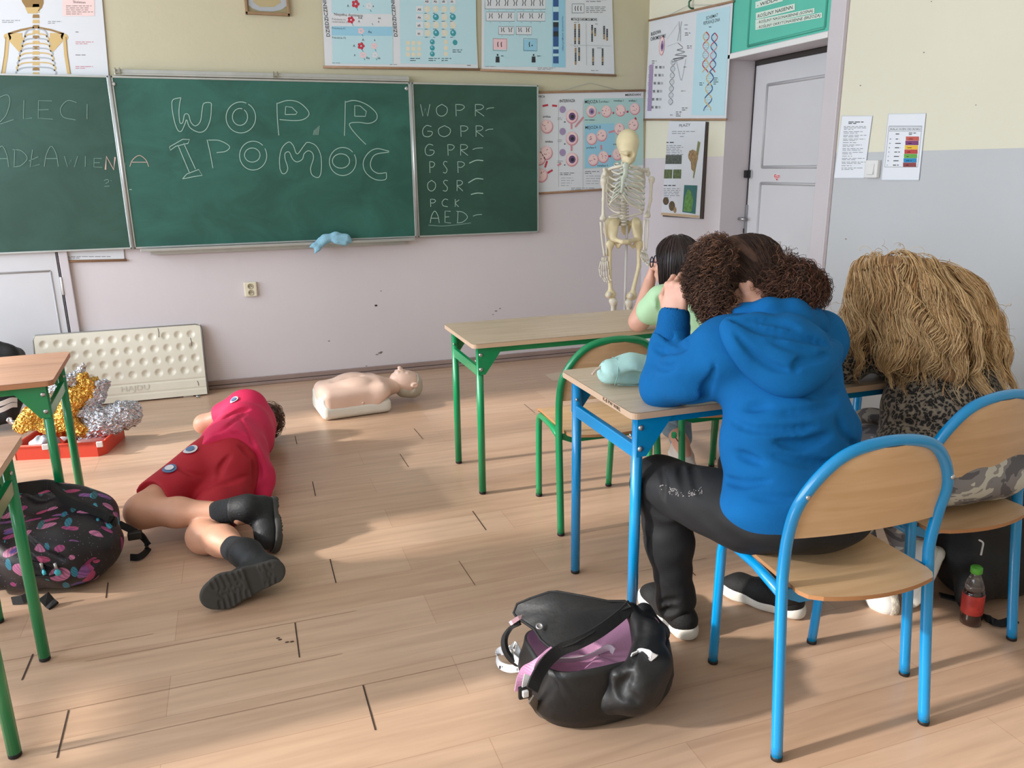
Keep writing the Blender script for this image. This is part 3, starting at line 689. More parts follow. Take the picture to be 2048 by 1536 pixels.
rows = [(610, 680, 'WOPR', [(705, 760), (800, 860), (905, 965), (1020, 1080)], (1090, 1135)), (735, 800, 'GOPR', [(715, 775), (812, 878), (935, 985), (1025, 1075)], (1085, 1130)), (845, 910, 'GPR', [(730, 785), (860, 905), (935, 985)], (1010, 1070)),
        (945, 1012, 'PSP', [(755, 790), (835, 865), (918, 965)], None), (1055, 1118, 'OSR', [(748, 792), (835, 868), (915, 955)], None), (1165, 1210, 'PCK', [(760, 795), (830, 868), (905, 938)], None), (1235, 1305, 'AED', [(762, 815), (845, 885), (915, 980)], (1012, 1065))]
for y0, y1, wd, xs, dash in rows:
    for ch, (a, b) in zip(wd, xs): letter(q, ch, a, y0, b, y1, B, m_chalk)
    if dash: letter(q, '-', dash[0], y0, dash[1], y0 + 50, B, m_chalk)
for (a, b, c_, d_) in ((990, 955, 1072, 940), (985, 1070, 1072, 1048), (1000, 1138, 1072, 1132)): stroke(q, B([(a, b), ((a + c_) / 2, min(b, d_) - 2), (c_, d_)]), m_chalk, 2)
stroke(q, B([(752, 1318), (850, 1322), (1000, 1305)]), m_chalk_f, 1.6)
q.part('chalk_lettering', pr)
q = Print('y', YBD - .001)
for ch, a in (('Z', (-10, 540, 78, 705)), ('L', (128, 570, 182, 682)), ('E', (210, 572, 305, 678)), ('C', (340, 572, 440, 682)), ('I', (486, 592, 506, 678)), ('A', (-30, 830, 50, 950)), ('D', (72, 848, 155, 950)), ('Ł', (165, 852, 232, 950)), ('A', (252, 832, 332, 948)), ('W', (366, 888, 442, 950)), ('I', (478, 888, 494, 950)), ('E', (530, 900, 584, 952)), ('?', (592, 1020, 636, 1060))): letter(q, ch, *a, A, m_chalk_f)
letter(q, 'N', 600, 890, 655, 965, A, m_chalk_r, 3.0)
q.part('chalk_lettering', pl)
# pale blue rag on the tray
m_rag = mat('pale_blue_rag', (140, 186, 206), 0.9, var=0.12, vscale=30, bump=0.25, bscale=90)
rg = SDF(); yr_ = YBD - .075
P_ = lambda x, y, o=0.0: tuple(ony(x, y, yr_ - o))
rg.chain([P_(634, 489), P_(650, 478), P_(672, 473), P_(692, 476), P_(700, 482)], [.012, .026, .026, .022, .016], k=.03)
rg.chain([P_(640, 482, .01), P_(628, 491, .03), P_(620, 494, .03)], [.02, .012, .006], k=.02); rg.chain([P_(648, 484, .02), P_(636, 497, .036), P_(630, 506, .036)], [.018, .014, .007], k=.02)
rg.chain([P_(672, 482, .02), P_(690, 487, .02)], [.02, .016], k=.02)
rg.groove([P_(638, 482, .045), P_(662, 474, .045), P_(680, 470, .03)], .008).groove([P_(645, 493, .055), P_(668, 482, .05), P_(678, 478, .045)], .009).groove([P_(675, 490, .05), P_(688, 478, .045)], .006)
rgo = rg.part('cleaning_rag', m_rag, None, .006, smooth=1); tag(rgo, 'crumpled pale blue cloth lying on the chalk tray', 'rag')
# ------------------------------------------------------------ wall charts
m_sheet = mat('chart_paper', (216, 218, 222), 0.4); m_lb = mat('print_light_blue', (184, 216, 224), 0.5); m_lb2 = mat('print_mid_blue', (150, 200, 222), 0.5); m_teal = mat('print_teal', (58, 150, 158), 0.5)
m_lbar = mat('chart_wood_bar', (158, 122, 92), 0.5, var=0.1, vscale=20); m_prk = mat('print_pink', (232, 196, 200), 0.5); m_prp = mat('print_deep_pink', (206, 138, 146), 0.5); m_prr = mat('print_red', (190, 52, 72), 0.5)
m_pur = mat('print_purple', (104, 74, 120), 0.5); m_pur2 = mat('print_pale_purple', (160, 140, 176), 0.5); m_dk = mat('print_dark', (44, 46, 52), 0.6); m_navy = mat('print_navy', (52, 88, 140), 0.5); m_cr = mat('print_cream', (222, 214, 190), 0.5)
m_och = mat('print_bone', (206, 176, 118), 0.5); m_och2 = mat('print_bone_shade', (150, 116, 66), 0.5); m_gry = mat('print_grey', (170, 174, 178), 0.5); m_salm = mat('print_salmon', (238, 208, 204), 0.5)
YP = D - .010
def chart(name, label, corners, kind='y', val=YP, bars=True, cat='wall chart', m=None, fn=None, rb=.008):
    """corners tl,tr,br,bl in the photograph"""
    q = Print(kind, val, fn); tl, tr, br, bl = [q.uv(*c) for c in corners]
    ctr = q.W((tl[0] + br[0]) / 2, bl[1], 0)
    root = thing(name, label, cat, ctr)
    s = MB(); N = 8
    def f(u, v, w): 
        a = [bl[i] + (br[i] - bl[i]) * u for i in (0, 1)]; b = [tl[i] + (tr[i] - tl[i]) * u for i in (0, 1)]
        return q.W(a[0] + (b[0] - a[0]) * v, a[1] + (b[1] - a[1]) * v, w)
    for wv in (0.0, -.002): s.grid(lambda u, v: f(u, v, wv), N, N, m or m_sheet)
    part('sheet', s, m or m_sheet, root)
    if bars:
        for a, b in ((tl, tr), (bl, br)):
            h = MB(); e = Vector((b[0] - a[0], b[1] - a[1])).normalized() * .012
            h.tube([q.W(a[0] - e.x, a[1] - e.y, .003), q.W((a[0] + b[0]) / 2, (a[1] + b[1]) / 2, .003), q.W(b[0] + e.x, b[1] + e.y, .003)], rb, m_lbar, n=8); part('wooden_bar', h, m_lbar, root)
    q.lay = .0012
    return root, q
# anatomy chart behind the left wing
rt, q = chart('anatomy_chart', 'large skeleton anatomy chart hanging behind the left wing of the chalkboard', ((-120, -60), (199, -60), (249, 520), (-120, 528)))
q.val = YP; sx = lambda x: x / 2.844
for i in range(14): y = 8 + i * 10.5; q.poly([(70 - 5, y + 7), (70 + 9, y + 7), (70 + 8, y), (70 - 4, y)], m_och if i % 2 else m_och2)
q.disc(64, -6, 22, m_och2, ry=30); q.poly([(50, 15), (56, 27), (74, 27), (80, 14)], m_och, w=.0016)
for sgn in (-1, 1):
    X0 = 72; sh = 56
    q.line([(X0 + sgn * 4, 55), (X0 + sgn * 30, 60), (X0 + sgn * 56, 68)], 4, m_och2)
    q.poly([(X0 + sgn * 28, 66), (X0 + sgn * 56, 66), (X0 + sgn * 52, 84), (X0 + sgn * 34, 104), (X0 + sgn * 26, 96)], m_och)
    q.disc(X0 + sgn * 57, 74, 7, m_och); q.line([(X0 + sgn * 57, 74), (X0 + sgn * 60, 110), (X0 + sgn * 66, 148)], 7, m_och, w=.0015); q.line([(X0 + sgn * 60, 74), (X0 + sgn * 63, 110), (X0 + sgn * 69, 148)], 1.5, m_och2, w=.0018)
    for i in range(9):
        y = 58 + i * 9.5; r = 22 + 3.2 * i - .12 * i * i
        pts = [(X0 + sgn * 3, y), (X0 + sgn * (r * .7), y + 2), (X0 + sgn * r, y + 10), (X0 + sgn * (r * .95), y + 17)]
        q.line([(v.x, v.y) for v in bez([(a, b, 0) for a, b in pts], 4)], 2.6, m_och if i % 2 else m_gry, w=.0018)
q.rect(125, -20, 189, 32, m_salm); q.text(146, 6, 'Skeleton', 5, m_dk); q.para(132, 12, 186, 5, 4, m_prp, 1.0)
for (y, w_) in ((64, 12), (84, 38), (110, 26), (133, 36)): q.para(151, y, 151 + w_, 2 if w_ > 30 else 1, 3.5, m_prp if w_ > 30 else m_bar, 1.4)
q.para(4, 41, 44, 2, 3.5, m_bar, 1.0); q.para(96, 43, 128, 2, 3.5, m_bar, 1.0); q.para(10, 513, 240, 2, 3.0, m_bar, 1.2)
q.part('print', rt)
# framed emblem
em = thing('framed_emblem', 'small brown framed emblem picture cut by the top of the photo, above the chalkboard', 'picture frame', tuple(ony(535, 28, D)))
f = MB(); a, b = ony(491, 28, D - .02), ony(580, 28, D - .02); zt = a.z + .34; m_fr = mat('brown_picture_frame', (148, 118, 88), 0.45, var=.1, vscale=20)
for x in (a.x + .008, b.x - .008): f.box((x, D - .012, (a.z + zt) / 2), (.016, .024, zt - a.z), m_fr, bev=.003)
for z in (a.z + .008, zt - .008): f.box(((a.x + b.x) / 2, D - .012, z), (b.x - a.x, .024, .016), m_fr, bev=.003)
part('frame', f, m_fr, em)
f = MB(); f.box(((a.x + b.x) / 2, D - .006, (a.z + zt) / 2), (b.x - a.x - .02, .008, zt - a.z - .02), mat('olive_picture_field', (150, 138, 102), 0.5)); part('picture', f, None, em)
q = Print('y', D - .011); q.poly([(497, 10), (505, 17), (520, 22), (545, 23), (562, 20), (573, 12), (573, -40), (496, -40)], m_gry); q.poly([(506, 4), (520, 14), (548, 14), (562, 5), (555, -20), (512, -20)], mat('emblem_ochre', (176, 160, 120), .5), w=.0012); q.part('emblem', em)
# inheritance chart
rt, q = chart('inheritance_chart', 'pale blue inheritance chart with red flower drawings above the chalkboard middle', ((638, -150), (944, -160), (956, 139), (650, 134)))
for x0, x1, st, tx in ((664, 784, 'DZIEDZICZENIE JEDNOGENOWE', 659), (800, 951, 'DZIEDZICZENIE DWUGENOWE', 794)):
    q.poly([(x0 + 1, 127), (x1 + 2, 129), (x1, -60), (x0 - 2, -60)], m_lb)
    q.text(tx + 1, 74, st, 7.5, m_dk, ang=92.5, bold=True)
q.poly([(663, 52), (785, 53), (784, 28), (662, 27)], m_sheet, w=.0016); q.poly([(663, 71), (786, 72), (785, 54), (663, 53)], m_lb2, w=.0016)
q.text(668, 31, 'Niepełna dominacja', 5.5, m_dk, bold=True); q.para(714, 30, 766, 1, 3, m_bar, 1.4)
for y, st in ((40, 'Pokolenie rodzicielskie (P)'), (58, 'Pokolenie F1'), (77, 'Pokolenie F2')): q.text(664, y, st[:12], 4, m_dk); 
q.text(664, 45, 'rodzicielskie (P)', 4, m_dk)
def flower(x, y, m, s=1.0):
    for i in range(5): q.disc(x + 5 * s * math.cos(i * 1.26), y + 5 * s * math.sin(i * 1.26), 3.6 * s, m, n=8, w=.0018 + .0001 * i)
    q.line([(x, y + 4 * s), (x + 5 * s, y + 13 * s)], 1.4, m_teal, w=.0017)
for (x, y, m, s) in ((711, 8, m_prr, 1), (702, 40, m_prr, .9), (738, 12, m_sheet, .9), (742, 40, m_sheet, .8), (722, 62, m_prk, .8), (722, 92, m_prr, .9), (748, 92, m_prk, .8), (726, 110, m_prk, .8), (750, 110, m_sheet, .8)): flower(x, y, m, s)
for (x, y, st) in ((694, 14, 'A'), (726, 14, '-'), (745, 14, 'a'), (716, 38, 'AA'), (716, 45, 'A'), (756, 38, 'aa'), (756, 45, 'a'), (736, 66, 'Aa'), (724, 82, 'A'), (748, 82, 'a'), (706, 94, 'A'), (708, 112, 'a'), (732, 118, 'Aa'), (755, 118, 'aa')): q.text(x, y, st, 5, m_dk, bold=True)
for i in range(4):
    for j in range(5):
        x, y = 854 + i * 17 + j * .3, 2 + j * 16
        if j == 0: q.poly([(x - 6, y + 6), (x + 6, y + 6), (x + 6, y - 6), (x - 6, y - 6)], m_sheet, w=.0016); q.text(x - 4, y + 3, ('AB', 'Ab', 'aB', 'ab')[i], 4.5, m_dk, bold=True, w=.0022)
        else:
            gm = m_teal if (i, j) in ((1, 2), (3, 2), (1, 4), (3, 4)) else m_cr
            q.disc(x, y, 6.6, gm, w=.0016); q.disc(x - 1, y - 1.5, 2.4, m_sheet if gm is m_cr else m_lb2, w=.002); q.para(x - 6, y + 8.5, x + 6, 1, 3, m_bar, 1.0)
for j in range(1, 5): y = 2 + j * 16; q.poly([(832, y + 6), (846, y + 6), (846, y - 6), (832, y - 6)], m_sheet, w=.0016); q.text(835, y + 3, ('AB', 'Ab', 'aB', 'ab')[j - 1], 4.5, m_dk, bold=True, w=.0022)
for i in range(3):
    for j in range(3): q.disc(816 + i * 11, 86 + j * 11.5, 4.8, m_cr, w=.0016)
    q.disc(864.5, 84 + i * 12, 5.4, m_teal, w=.0016); q.disc(863.5, 82.5 + i * 12, 1.8, m_lb2, w=.002); q.disc(891.5, 84 + i * 12, 4.8, m_cr, w=.0016)
q.disc(910, 85, 5.4, m_teal, w=.0016)
for (x, y) in ((820, 117), (857, 117), (883, 117), (905, 100)): q.para(x, y, x + 24, 2, 4, m_bar, 1.3)
q.para(664, 126, 690, 1, 3, m_bar, .8); q.para(780, 129, 810, 1, 3, m_bar, .9); q.para(934, 131, 952, 1, 3, m_dk, 1.2)
q.part('print', rt)
# karyotype chart
rt, q = chart('karyotype_chart', 'karyotype chart with dark blue chromosome band, above the right board wing', ((964, -140), (1220, -140), (1229, 151), (963, 140)))
q.poly([(968, 133), (1131, 134), (1129, -60), (969, -60)], m_lb)
def krow(y0, y1, boxes):
    for x0, x1, n in boxes:
        q.poly([(x0, y1), (x1, y1 + .5), (x1, y0 + .5), (x0, y0)], m_sheet, w=.0016); q.line([(x0, y1), (x1, y1 + .5), (x1, y0 + .5), (x0, y0), (x0, y1)], .7, m_dk, w=.002)
        for i in range(n):
            x = x0 + (x1 - x0) * (i + .5) / n; h = (y1 - y0) * .30; ym = (y0 + y1) / 2 - 1; rr = random.Random(int(x * 10 + y0))
            for s in (-1, 1): q.line([(x + s * 3.2 + rr.uniform(-1, 1), ym - h), (x + s * 1.6, ym), (x + s * 3 + rr.uniform(-1, 1), ym + h * .9)], 1.5, m_dk, w=.0022)
            q.para(x - 1.5, y1 + 3, x + 2, 1, 3, m_bar, 1.0)
krow(-26, -6, ((970, 1091, 7),)); krow(-4, 18, ((970, 1091, 7),)); krow(24, 42, ((972, 1029, 3), (1034, 1090, 3))); krow(53, 69, ((997, 1028, 2), (1032, 1063, 2)))
q.poly([(986, 99), (1015, 99), (1015, 77), (986, 77)], m_prk, w=.0016); q.poly([(1047, 103), (1073, 103), (1073, 79), (1047, 79)], m_lb2, w=.0016)
for x in (986, 1047): q.line([(x, 101), (x + 27, 102), (x + 27, 78), (x, 77), (x, 101)], .7, m_dk, w=.002)
for x in (995, 1002, 1058): q.line([(x + 1, 84), (x, 88), (x + 1, 94)], 1.8, m_dk, w=.0022)
q.disc(1064, 91, 1.5, m_dk, w=.0022)
for x in (995, 1067):
    q.disc(x, 110, 2, m_dk, w=.002); q.poly([(x - 4, 125), (x + 4, 125), (x + 3.5, 113), (x - 3.5, 113)], m_dk, w=.0021); q.para(x + 7, 112, x + 20, 1, 3, m_bar, 1.3)
q.poly([(1104, 134), (1131, 135), (1130, -60), (1104, -60)], m_lb2, w=.0015)
rr = random.Random(5); y = -40
while y < 126:
    h = rr.uniform(3, 11); q.poly([(1106, y + h), (1117, y + h), (1117, y), (1106, y)], m_navy if rr.random() < .6 else (m_lb if rr.random() < .5 else m_dk), w=.0018); y += h
q.text(1127, 102, 'Układ prążków chromosomu', 4.0, m_navy, ang=91, bold=True)
q.poly([(1144, 26), (1168, 26), (1168, 8), (1144, 8)], m_sheet, w=.0016); q.line([(1144, 26), (1168, 26), (1168, 8), (1144, 8), (1144, 26)], .8, m_dk, w=.002)
for x in (1151, 1156, 1162): q.line([(x, 12), (x - 1, 17), (x, 22)], 1.6, m_dk, w=.0022)
q.para(1172, 14, 1220, 4, 3.6, m_bar, 1.2); q.para(1172, -4, 1220, 3, 3.6, m_bar, 1.2); q.text(1142, 41, 'MUTACJE CHROMOSOMOWE', 5.5, m_dk, end=(1194, 42), bold=True)
for (x, y0, y1) in ((1150, 48, 86), (1158, 48, 88), (1184, 50, 84), (1190, 56, 70), (1208, 52, 76), (1214, 58, 80), (1151, 96, 128), (1158, 95, 120), (1186, 97, 129), (1205, 97, 129)):
    y = y0
    while y < y1: h = 3.4; q.poly([(x - 1.7, y + h - .6), (x + 1.7, y + h - .6), (x + 1.7, y), (x - 1.7, y)], m_dk if int(y) % 3 else m_och2, w=.0018); y += h
q.line([(1140, 90), (1222, 92)], .7, m_gry, w=.0018); q.line([(1172, 46), (1173, 130)], .7, m_gry, w=.0018)
for (x, y) in ((1148, 45), (1190, 48), (1148, 93), (1194, 96)): q.para(x, y, x + 14, 1, 3, m_bar, 1.0)
q.para(1075, 136, 1120, 2, 2.8, m_bar, .9); q.para(1182, 141, 1222, 1, 3, m_bar, 1.0); q.para(970, 133, 1000, 1, 3, m_bar, .8)
q.part('print', rt)
# meiosis chart
rt, q = chart('cell_division_chart', 'cell division chart with pink cells, hanging behind the plastic skeleton', ((1010, 186), (1287, 181), (1287, 374), (1010, 391)))
q.text(1077, 195, 'NICA', 4.2, m_dk, bold=True); q.text(1250, 192, 'MERIDIAN', 4.2, m_dk, end=(1281, 191), bold=True); q.text(1119, 205, 'INTERFAZA', 6, m_dk, end=(1150, 204), bold=True)
q.poly([(1168, 338), (1286, 330), (1286, 196), (1168, 197)], mat('print_aqua', (172, 206, 204), .5)); q.poly([(1170, 336), (1230, 333), (1228, 246), (1170, 249)], m_lb2, w=.0015)
q.text(1169, 207, 'MEJOZA I', 6.5, m_dk, end=(1199, 206), bold=True); q.text(1170, 258, 'MEJOZA II', 6, m_dk, end=(1201, 257), bold=True)
def cell(x, y, r=12, nuc=None, w=.0018):
    q.disc(x + .8, y + 1.4, r, m_prp, w=w, n=20); q.disc(x, y, r * .93, m_prk, w=w + .0003, n=20); q.disc(x, y - .5, r * .74, m_salm, w=w + .0006, n=18)
    if nuc: q.disc(x + 1, y + 1, r * .56, nuc, w=w + .0009, n=14); q.disc(x + 1.5, y + 1.5, r * .28, m_dk if nuc is m_pur else m_pur, w=w + .0012, n=10)
    else:
        rr = random.Random(int(x + y * 3))
        for i in range(5): a, b = rr.uniform(-.5, .5) * r, rr.uniform(-.5, .5) * r; q.line([(x + a, y + b), (x + a + rr.uniform(-3, 3), y + b + rr.uniform(-3, 3))], 1.2, m_prr if i % 2 else m_pur, w=w + .0009)
for (x, y, nu) in ((1182, 222, m_pur2), (1212, 222, 0), (1240, 220, 0), (1269, 217, 0), (1238, 257, 0), (1266, 249, 0), (1183, 277, 0), (1203, 270, 0), (1186, 319, 0), (1206, 313, 0), (1234, 308, 0), (1252, 305, 0)): cell(x, y, 12, nu)
for i, y in enumerate((232, 276, 318)):
    cell(1143, y, 14, m_pur); q.disc(1125, y - 13, 7, m_pur2, w=.0024); q.para(1115, y + 4, 1128, 2, 3, m_bar, .9); q.para(1128, y + 12, 1133, 1, 3, m_dk, 2)
for (x, y) in ((1093, 252, ), (1092, 305), (1078, 316), (1082, 350)): cell(x, y, 14)
for (x0, y0, x1, y1) in ((1085, 212, 1096, 210), (1104, 211, 1114, 212), (1150, 254, 1167, 234), (1143, 247, 1143, 258), (1143, 291, 1143, 302), (1115, 331, 1122, 327), (1095, 346, 1105, 340), (1090, 335, 1094, 322), (1217, 265, 1232, 261), (1202, 290, 1203, 300), (1216, 313, 1222, 312), (1196, 226, 1200, 226), (1225, 226, 1228, 226), (1253, 224, 1257, 223), (1270, 235, 1272, 240)):
    q.line([(x0, y0), (x1, y1)], 4.0, m_prr if (x0 + y0) % 2 else m_prp, w=.0017)
for (x, y, st) in ((1201, 205, 'profaza I'), (1227, 203, 'metafaza I'), (1257, 203, 'anafaza I'), (1086, 235, 'profaza'), (1090, 285, 'telofaza'), (1173, 297, 'profaza II'), (1194, 333, 'metafaza II'), (1226, 290, 'anafaza II')): q.text(x, y, st, 4, m_dk, bold=True)
q.para(1170, 240, 1212, 1, 3, m_dk, 1.2); q.para(1120, 346, 1156, 2, 3.5, m_dk, 1.0); q.para(1170, 343, 1206, 2, 3.5, m_dk, 1.0); q.para(1122, 356, 1150, 4, 5, m_bar, .7); q.para(1172, 352, 1204, 4, 5, m_bar, .7); q.para(1142, 376, 1190, 2, 3, m_bar, .9)
for x0 in (1117, 1166): q.line([(x0, 374), (x0, 200)], .6, m_gry, w=.0014)
q.part('print', rt)
h = MB(); a, b, c_ = ony(1120, 182, YP), ony(1180, 166, D - .006), ony(1240, 181, YP); h.tube([a, b, c_], .0015, m_gry, n=5); part('hanging_string', h, m_gry, rt)
# chromosome / replication chart on the right wall
XP = X - .014
rt, q = chart('chromosome_chart', 'chromosome and helix chart hung from a green hook beside the door', ((1300, 41), (1466, 3), (1452, 239), (1288, 239)), 'x', XP, rb=.007)
q.poly([(1383, 230), (1449, 231), (1461, 12), (1394, 27)], m_lb)
q.text(1302, 72, 'BUDOWA', 7, m_dk, end=(1322, 66), bold=True); q.text(1301, 82, 'CHROMOSOMU', 7, m_dk, end=(1331, 75), bold=True); q.text(1412, 40, 'SCHEMAT', 6.5, m_dk, end=(1436, 33), bold=True); q.text(1407, 50, 'REPLIKACJI DNA', 6.5, m_dk, end=(1440, 42), bold=True); q.text(1434, 13, 'MERIDIAN', 4, m_dk, end=(1457, 8), bold=True)
q.disc(1324, 92, 12, m_prp, w=.002, ry=19); q.disc(1324, 92, 10, m_salm, w=.0024, ry=17); q.disc(1325, 92, 7, m_pur2, w=.0028, ry=11); q.disc(1325, 93, 4, m_pur, w=.0032, ry=6)
q.line([(1334, 78), (1356, 48)], .7, m_gry); q.line([(1334, 93), (1356, 85)], .7, m_gry)
for s in (-1, 1): q.line([(v.x, v.y) for v in bez([(1361 + s * 2.5, 43, 0), (1360 + s * 1.2, 56, 0), (1360 + s * 1.2, 62, 0), (1358 + s * 2.8, 82, 0)], 4)], 3, m_gry, w=.002)
rr = random.Random(3); zz = [(1356, 86), (1366, 96), (1354, 100), (1370, 104), (1350, 110), (1374, 112), (1346, 118), (1368, 116), (1344, 124)]
q.line([(v.x, v.y) for v in bez([(a, b, 0) for a, b in zz], 4)], 1.6, m_bar)
q.line([(v.x, v.y) for v in bez([(1352, 118, 0), (1357, 140, 0), (1362, 160, 0), (1366, 150, 0), (1372, 118, 0)], 4)], 2.4, m_gry)
def helix(x0, y0, x1, y1, amp, turns, ms, w=2.4, rungs=True):
    n = 60
    for ph, m in ((0, ms[0]), (math.pi, ms[1])):
        for seg in range(len(m)):
            pts = [(x0 + (x1 - x0) * t + amp * math.sin(turns * 2 * math.pi * t + ph), y0 + (y1 - y0) * t) for t in [(seg + i / (n / len(m))) / len(m) for i in range(int(n / len(m)) + 1)]]
            q.line(pts, w, m[seg], w=.0024 if ph else .002)
    if rungs:
        for i in range(int(turns * 9)):
            t = (i + .5) / (turns * 9); a = amp * math.sin(turns * 2 * math.pi * t); x = x0 + (x1 - x0) * t; y = y0 + (y1 - y0) * t; q.line([(x - a, y), (x + a, y)], .8, m_gry, w=.0017)
helix(1347, 118, 1341, 210, 4.5, 3.5, ([m_bar], [m_gry]), 1.4)
helix(1413, 64, 1411, 145, 6, 2.2, ([m_prr, m_prp, m_prr], [m_och, m_gry, m_och]), 2.6); helix(1430, 66, 1425, 145, 6, 2.2, ([m_prr, m_navy, m_prr], [m_navy, m_prp, m_navy]), 2.6); helix(1421, 145, 1415, 222, 7, 1.8, ([m_navy, m_och, m_navy], [m_och, m_navy, m_och]), 2.8)
q.poly([(1295, 222), (1303, 222), (1307, 128), (1299, 130)], m_pur2, w=.0016)
for i in range(6):
    y = 132 + i * 16; dx = -i * 1.6
    for k, x in enumerate((1313, 1321, 1327)): q.poly([(x + dx - 2.2, y + 5), (x + dx + 2.2, y + 5), (x + dx + 2.2, y), (x + dx - 2.2, y)], m_bar if k < 2 else m_gry, w=.0016)
    q.para(1297 + dx * .3, y + 2, 1300 + dx * .3, 2, 4, m_navy, 1.0)
for (x, y, n) in ((1369, 50, 1), (1369, 58, 1), (1370, 66, 2), (1374, 92, 2), (1367, 134, 1), (1362, 182, 1), (1364, 216, 2), (1352, 224, 3), (1418, 54, 1), (1399, 166, 2), (1427, 156, 4), (1304, 122, 2), (1340, 230, 1)): q.para(x, y, x + 12, n, 4, m_dk if n > 1 else m_bar, 1.3)
q.part('print', rt)
h = MB(); hk = onx(1382, 10, X - .02); m_hook = mat('green_hook', (48, 96, 66), .4); h.tube([hk + Vector((.02, 0, -.02)), hk + Vector((.0, 0, -.02)), hk + Vector((-.015, 0, -.01)), hk + Vector((-.015, 0, .02)), hk + Vector((0, 0, .03))], .006, m_hook, n=8); 
tag(h.build('wall_hook', m_hook), 'small green hook holding the string of the chromosome chart', 'hook')
h = MB(); h.tube([onx(1330, 34, XP - .003), hk + Vector((-.012, 0, 0)), onx(1436, 10, XP - .003)], .0014, m_gry, n=5); part('hanging_string', h, m_gry, rt)
# amphibian calendar under it
XC = X - .02
rt, q = chart('amphibian_calendar', 'white calendar sheet with frog photographs hanging under the chromosome chart', ((1338, 243), (1411, 243), (1399, 437), (1322, 430)), 'x', XC, bars=False, cat='wall calendar')
b = MB(); tl, tr, br, bl = [q.uv(*c) for c in ((1339, 244), (1413, 244), (1403, 438), (1324, 433))]
b.prism([bl, br, tr, tl], 0, .012, mat('calendar_backing', (70, 60, 54), .6), fn=lambda u, v, w: (X - .003 - w, -u, v)); part('backing_sheets', b, None, rt)
q.text(1358, 254, 'PŁAZY', 5.5, m_bar, end=(1381, 252), bold=True); q.para(1344, 263, 1396, 2, 4, m_bar, 1.1); q.para(1360, 273, 1378, 1, 4, m_bar, 1.1)
m_ph = mat('photo_dark', (84, 88, 80), .5, var=.5, vscale=60); m_ph2 = mat('photo_olive', (92, 104, 66), .5, var=.5, vscale=50); m_frog = mat('photo_frog_brown', (150, 122, 84), .5, var=.5, vscale=70); m_toad = mat('photo_toad', (92, 76, 50), .5, var=.6, vscale=90); m_gr = mat('photo_leaf_green', (92, 140, 70), .5, var=.4, vscale=40); m_sea = mat('photo_teal', (52, 106, 104), .5)
for (x0, y0) in ((1331, 310), (1347, 310), (1328, 339), (1346, 339)): q.poly([(x0, y0 + 18), (x0 + 16, y0 + 18), (x0 + 17, y0), (x0 + 1, y0)], m_ph if y0 < 330 else m_ph2, w=.0016)
for (y, n) in ((285, 1), (291, 7), (371, 1), (377, 6)): q.para(1333 - (y - 285) * .06, y, 1368 - (y - 285) * .06, n, 3.6, m_dk if n == 1 else m_bar, 1.8 if n == 1 else 1.0)
q.poly([(1386, 355), (1388, 357), (1401, 285), (1396, 282)], mat('photo_reed', (128, 132, 82), .5), w=.0016)
q.poly([(1377, 310), (1379, 302), (1386, 299), (1395, 304), (1396, 318), (1392, 330), (1389, 345), (1383, 338), (1382, 324), (1377, 316)], m_frog, w=.002)
q.disc(1332, 402, 12, m_toad, w=.0016, ry=8); q.disc(1344, 412, 12, m_toad, w=.0018, ry=10); q.disc(1350, 420, 6, m_frog, w=.002, ry=6)
q.poly([(1365, 424), (1391, 428), (1395, 371), (1369, 370)], m_sea, w=.0016); q.poly([(1367, 422), (1383, 424), (1387, 400), (1382, 382), (1376, 378), (1370, 395)], m_gr, w=.002)
q.poly([(1322, 430), (1398, 436), (1399, 431), (1323, 425)], mat('photo_sand', (198, 170, 136), .5), w=.0016)
q.part('print', rt)
# ------------------------------------------------------------ desks and chairs
m_gtube = mat('green_enamel_steel', (10, 134, 82), 0.28, coat=0.3); m_btube = mat('blue_enamel_steel', (0, 138, 200), 0.25, coat=0.4)
m_dtop = wood('desk_laminate', (214, 194, 170), (200, 178, 152), 0, 1.0, 0.38); m_dtop2 = wood('desk_laminate_reddish', (206, 160, 132), (192, 144, 116), 0, 1.0, 0.38)
m_dedge = mat('desk_edge_band', (206, 176, 148), 0.5); m_dedge2 = mat('desk_edge_band_reddish', (176, 122, 88), 0.5); m_bolt = mat('bolt_zinc', (190, 192, 194), 0.3, metal=0.9); m_rub = mat('black_rubber', (18, 18, 20), 0.6)
m_ply = wood('beech_plywood', (216, 180, 140), (204, 166, 124), 0, 0.9, 0.4, coat=0.15); m_plye = mat('plywood_edge', (170, 120, 78), 0.6)
def rrect(w, d, r, n=5):
    o = []
    for cx, cy, a0 in ((w / 2 - r, d / 2 - r, 0), (-w / 2 + r, d / 2 - r, 90), (-w / 2 + r, -d / 2 + r, 180), (w / 2 - r, -d / 2 + r, 270)):
        for i in range(n + 1): a = math.radians(a0 + 90 * i / n); o.append((cx + r * math.cos(a), cy + r * math.sin(a)))
    return o
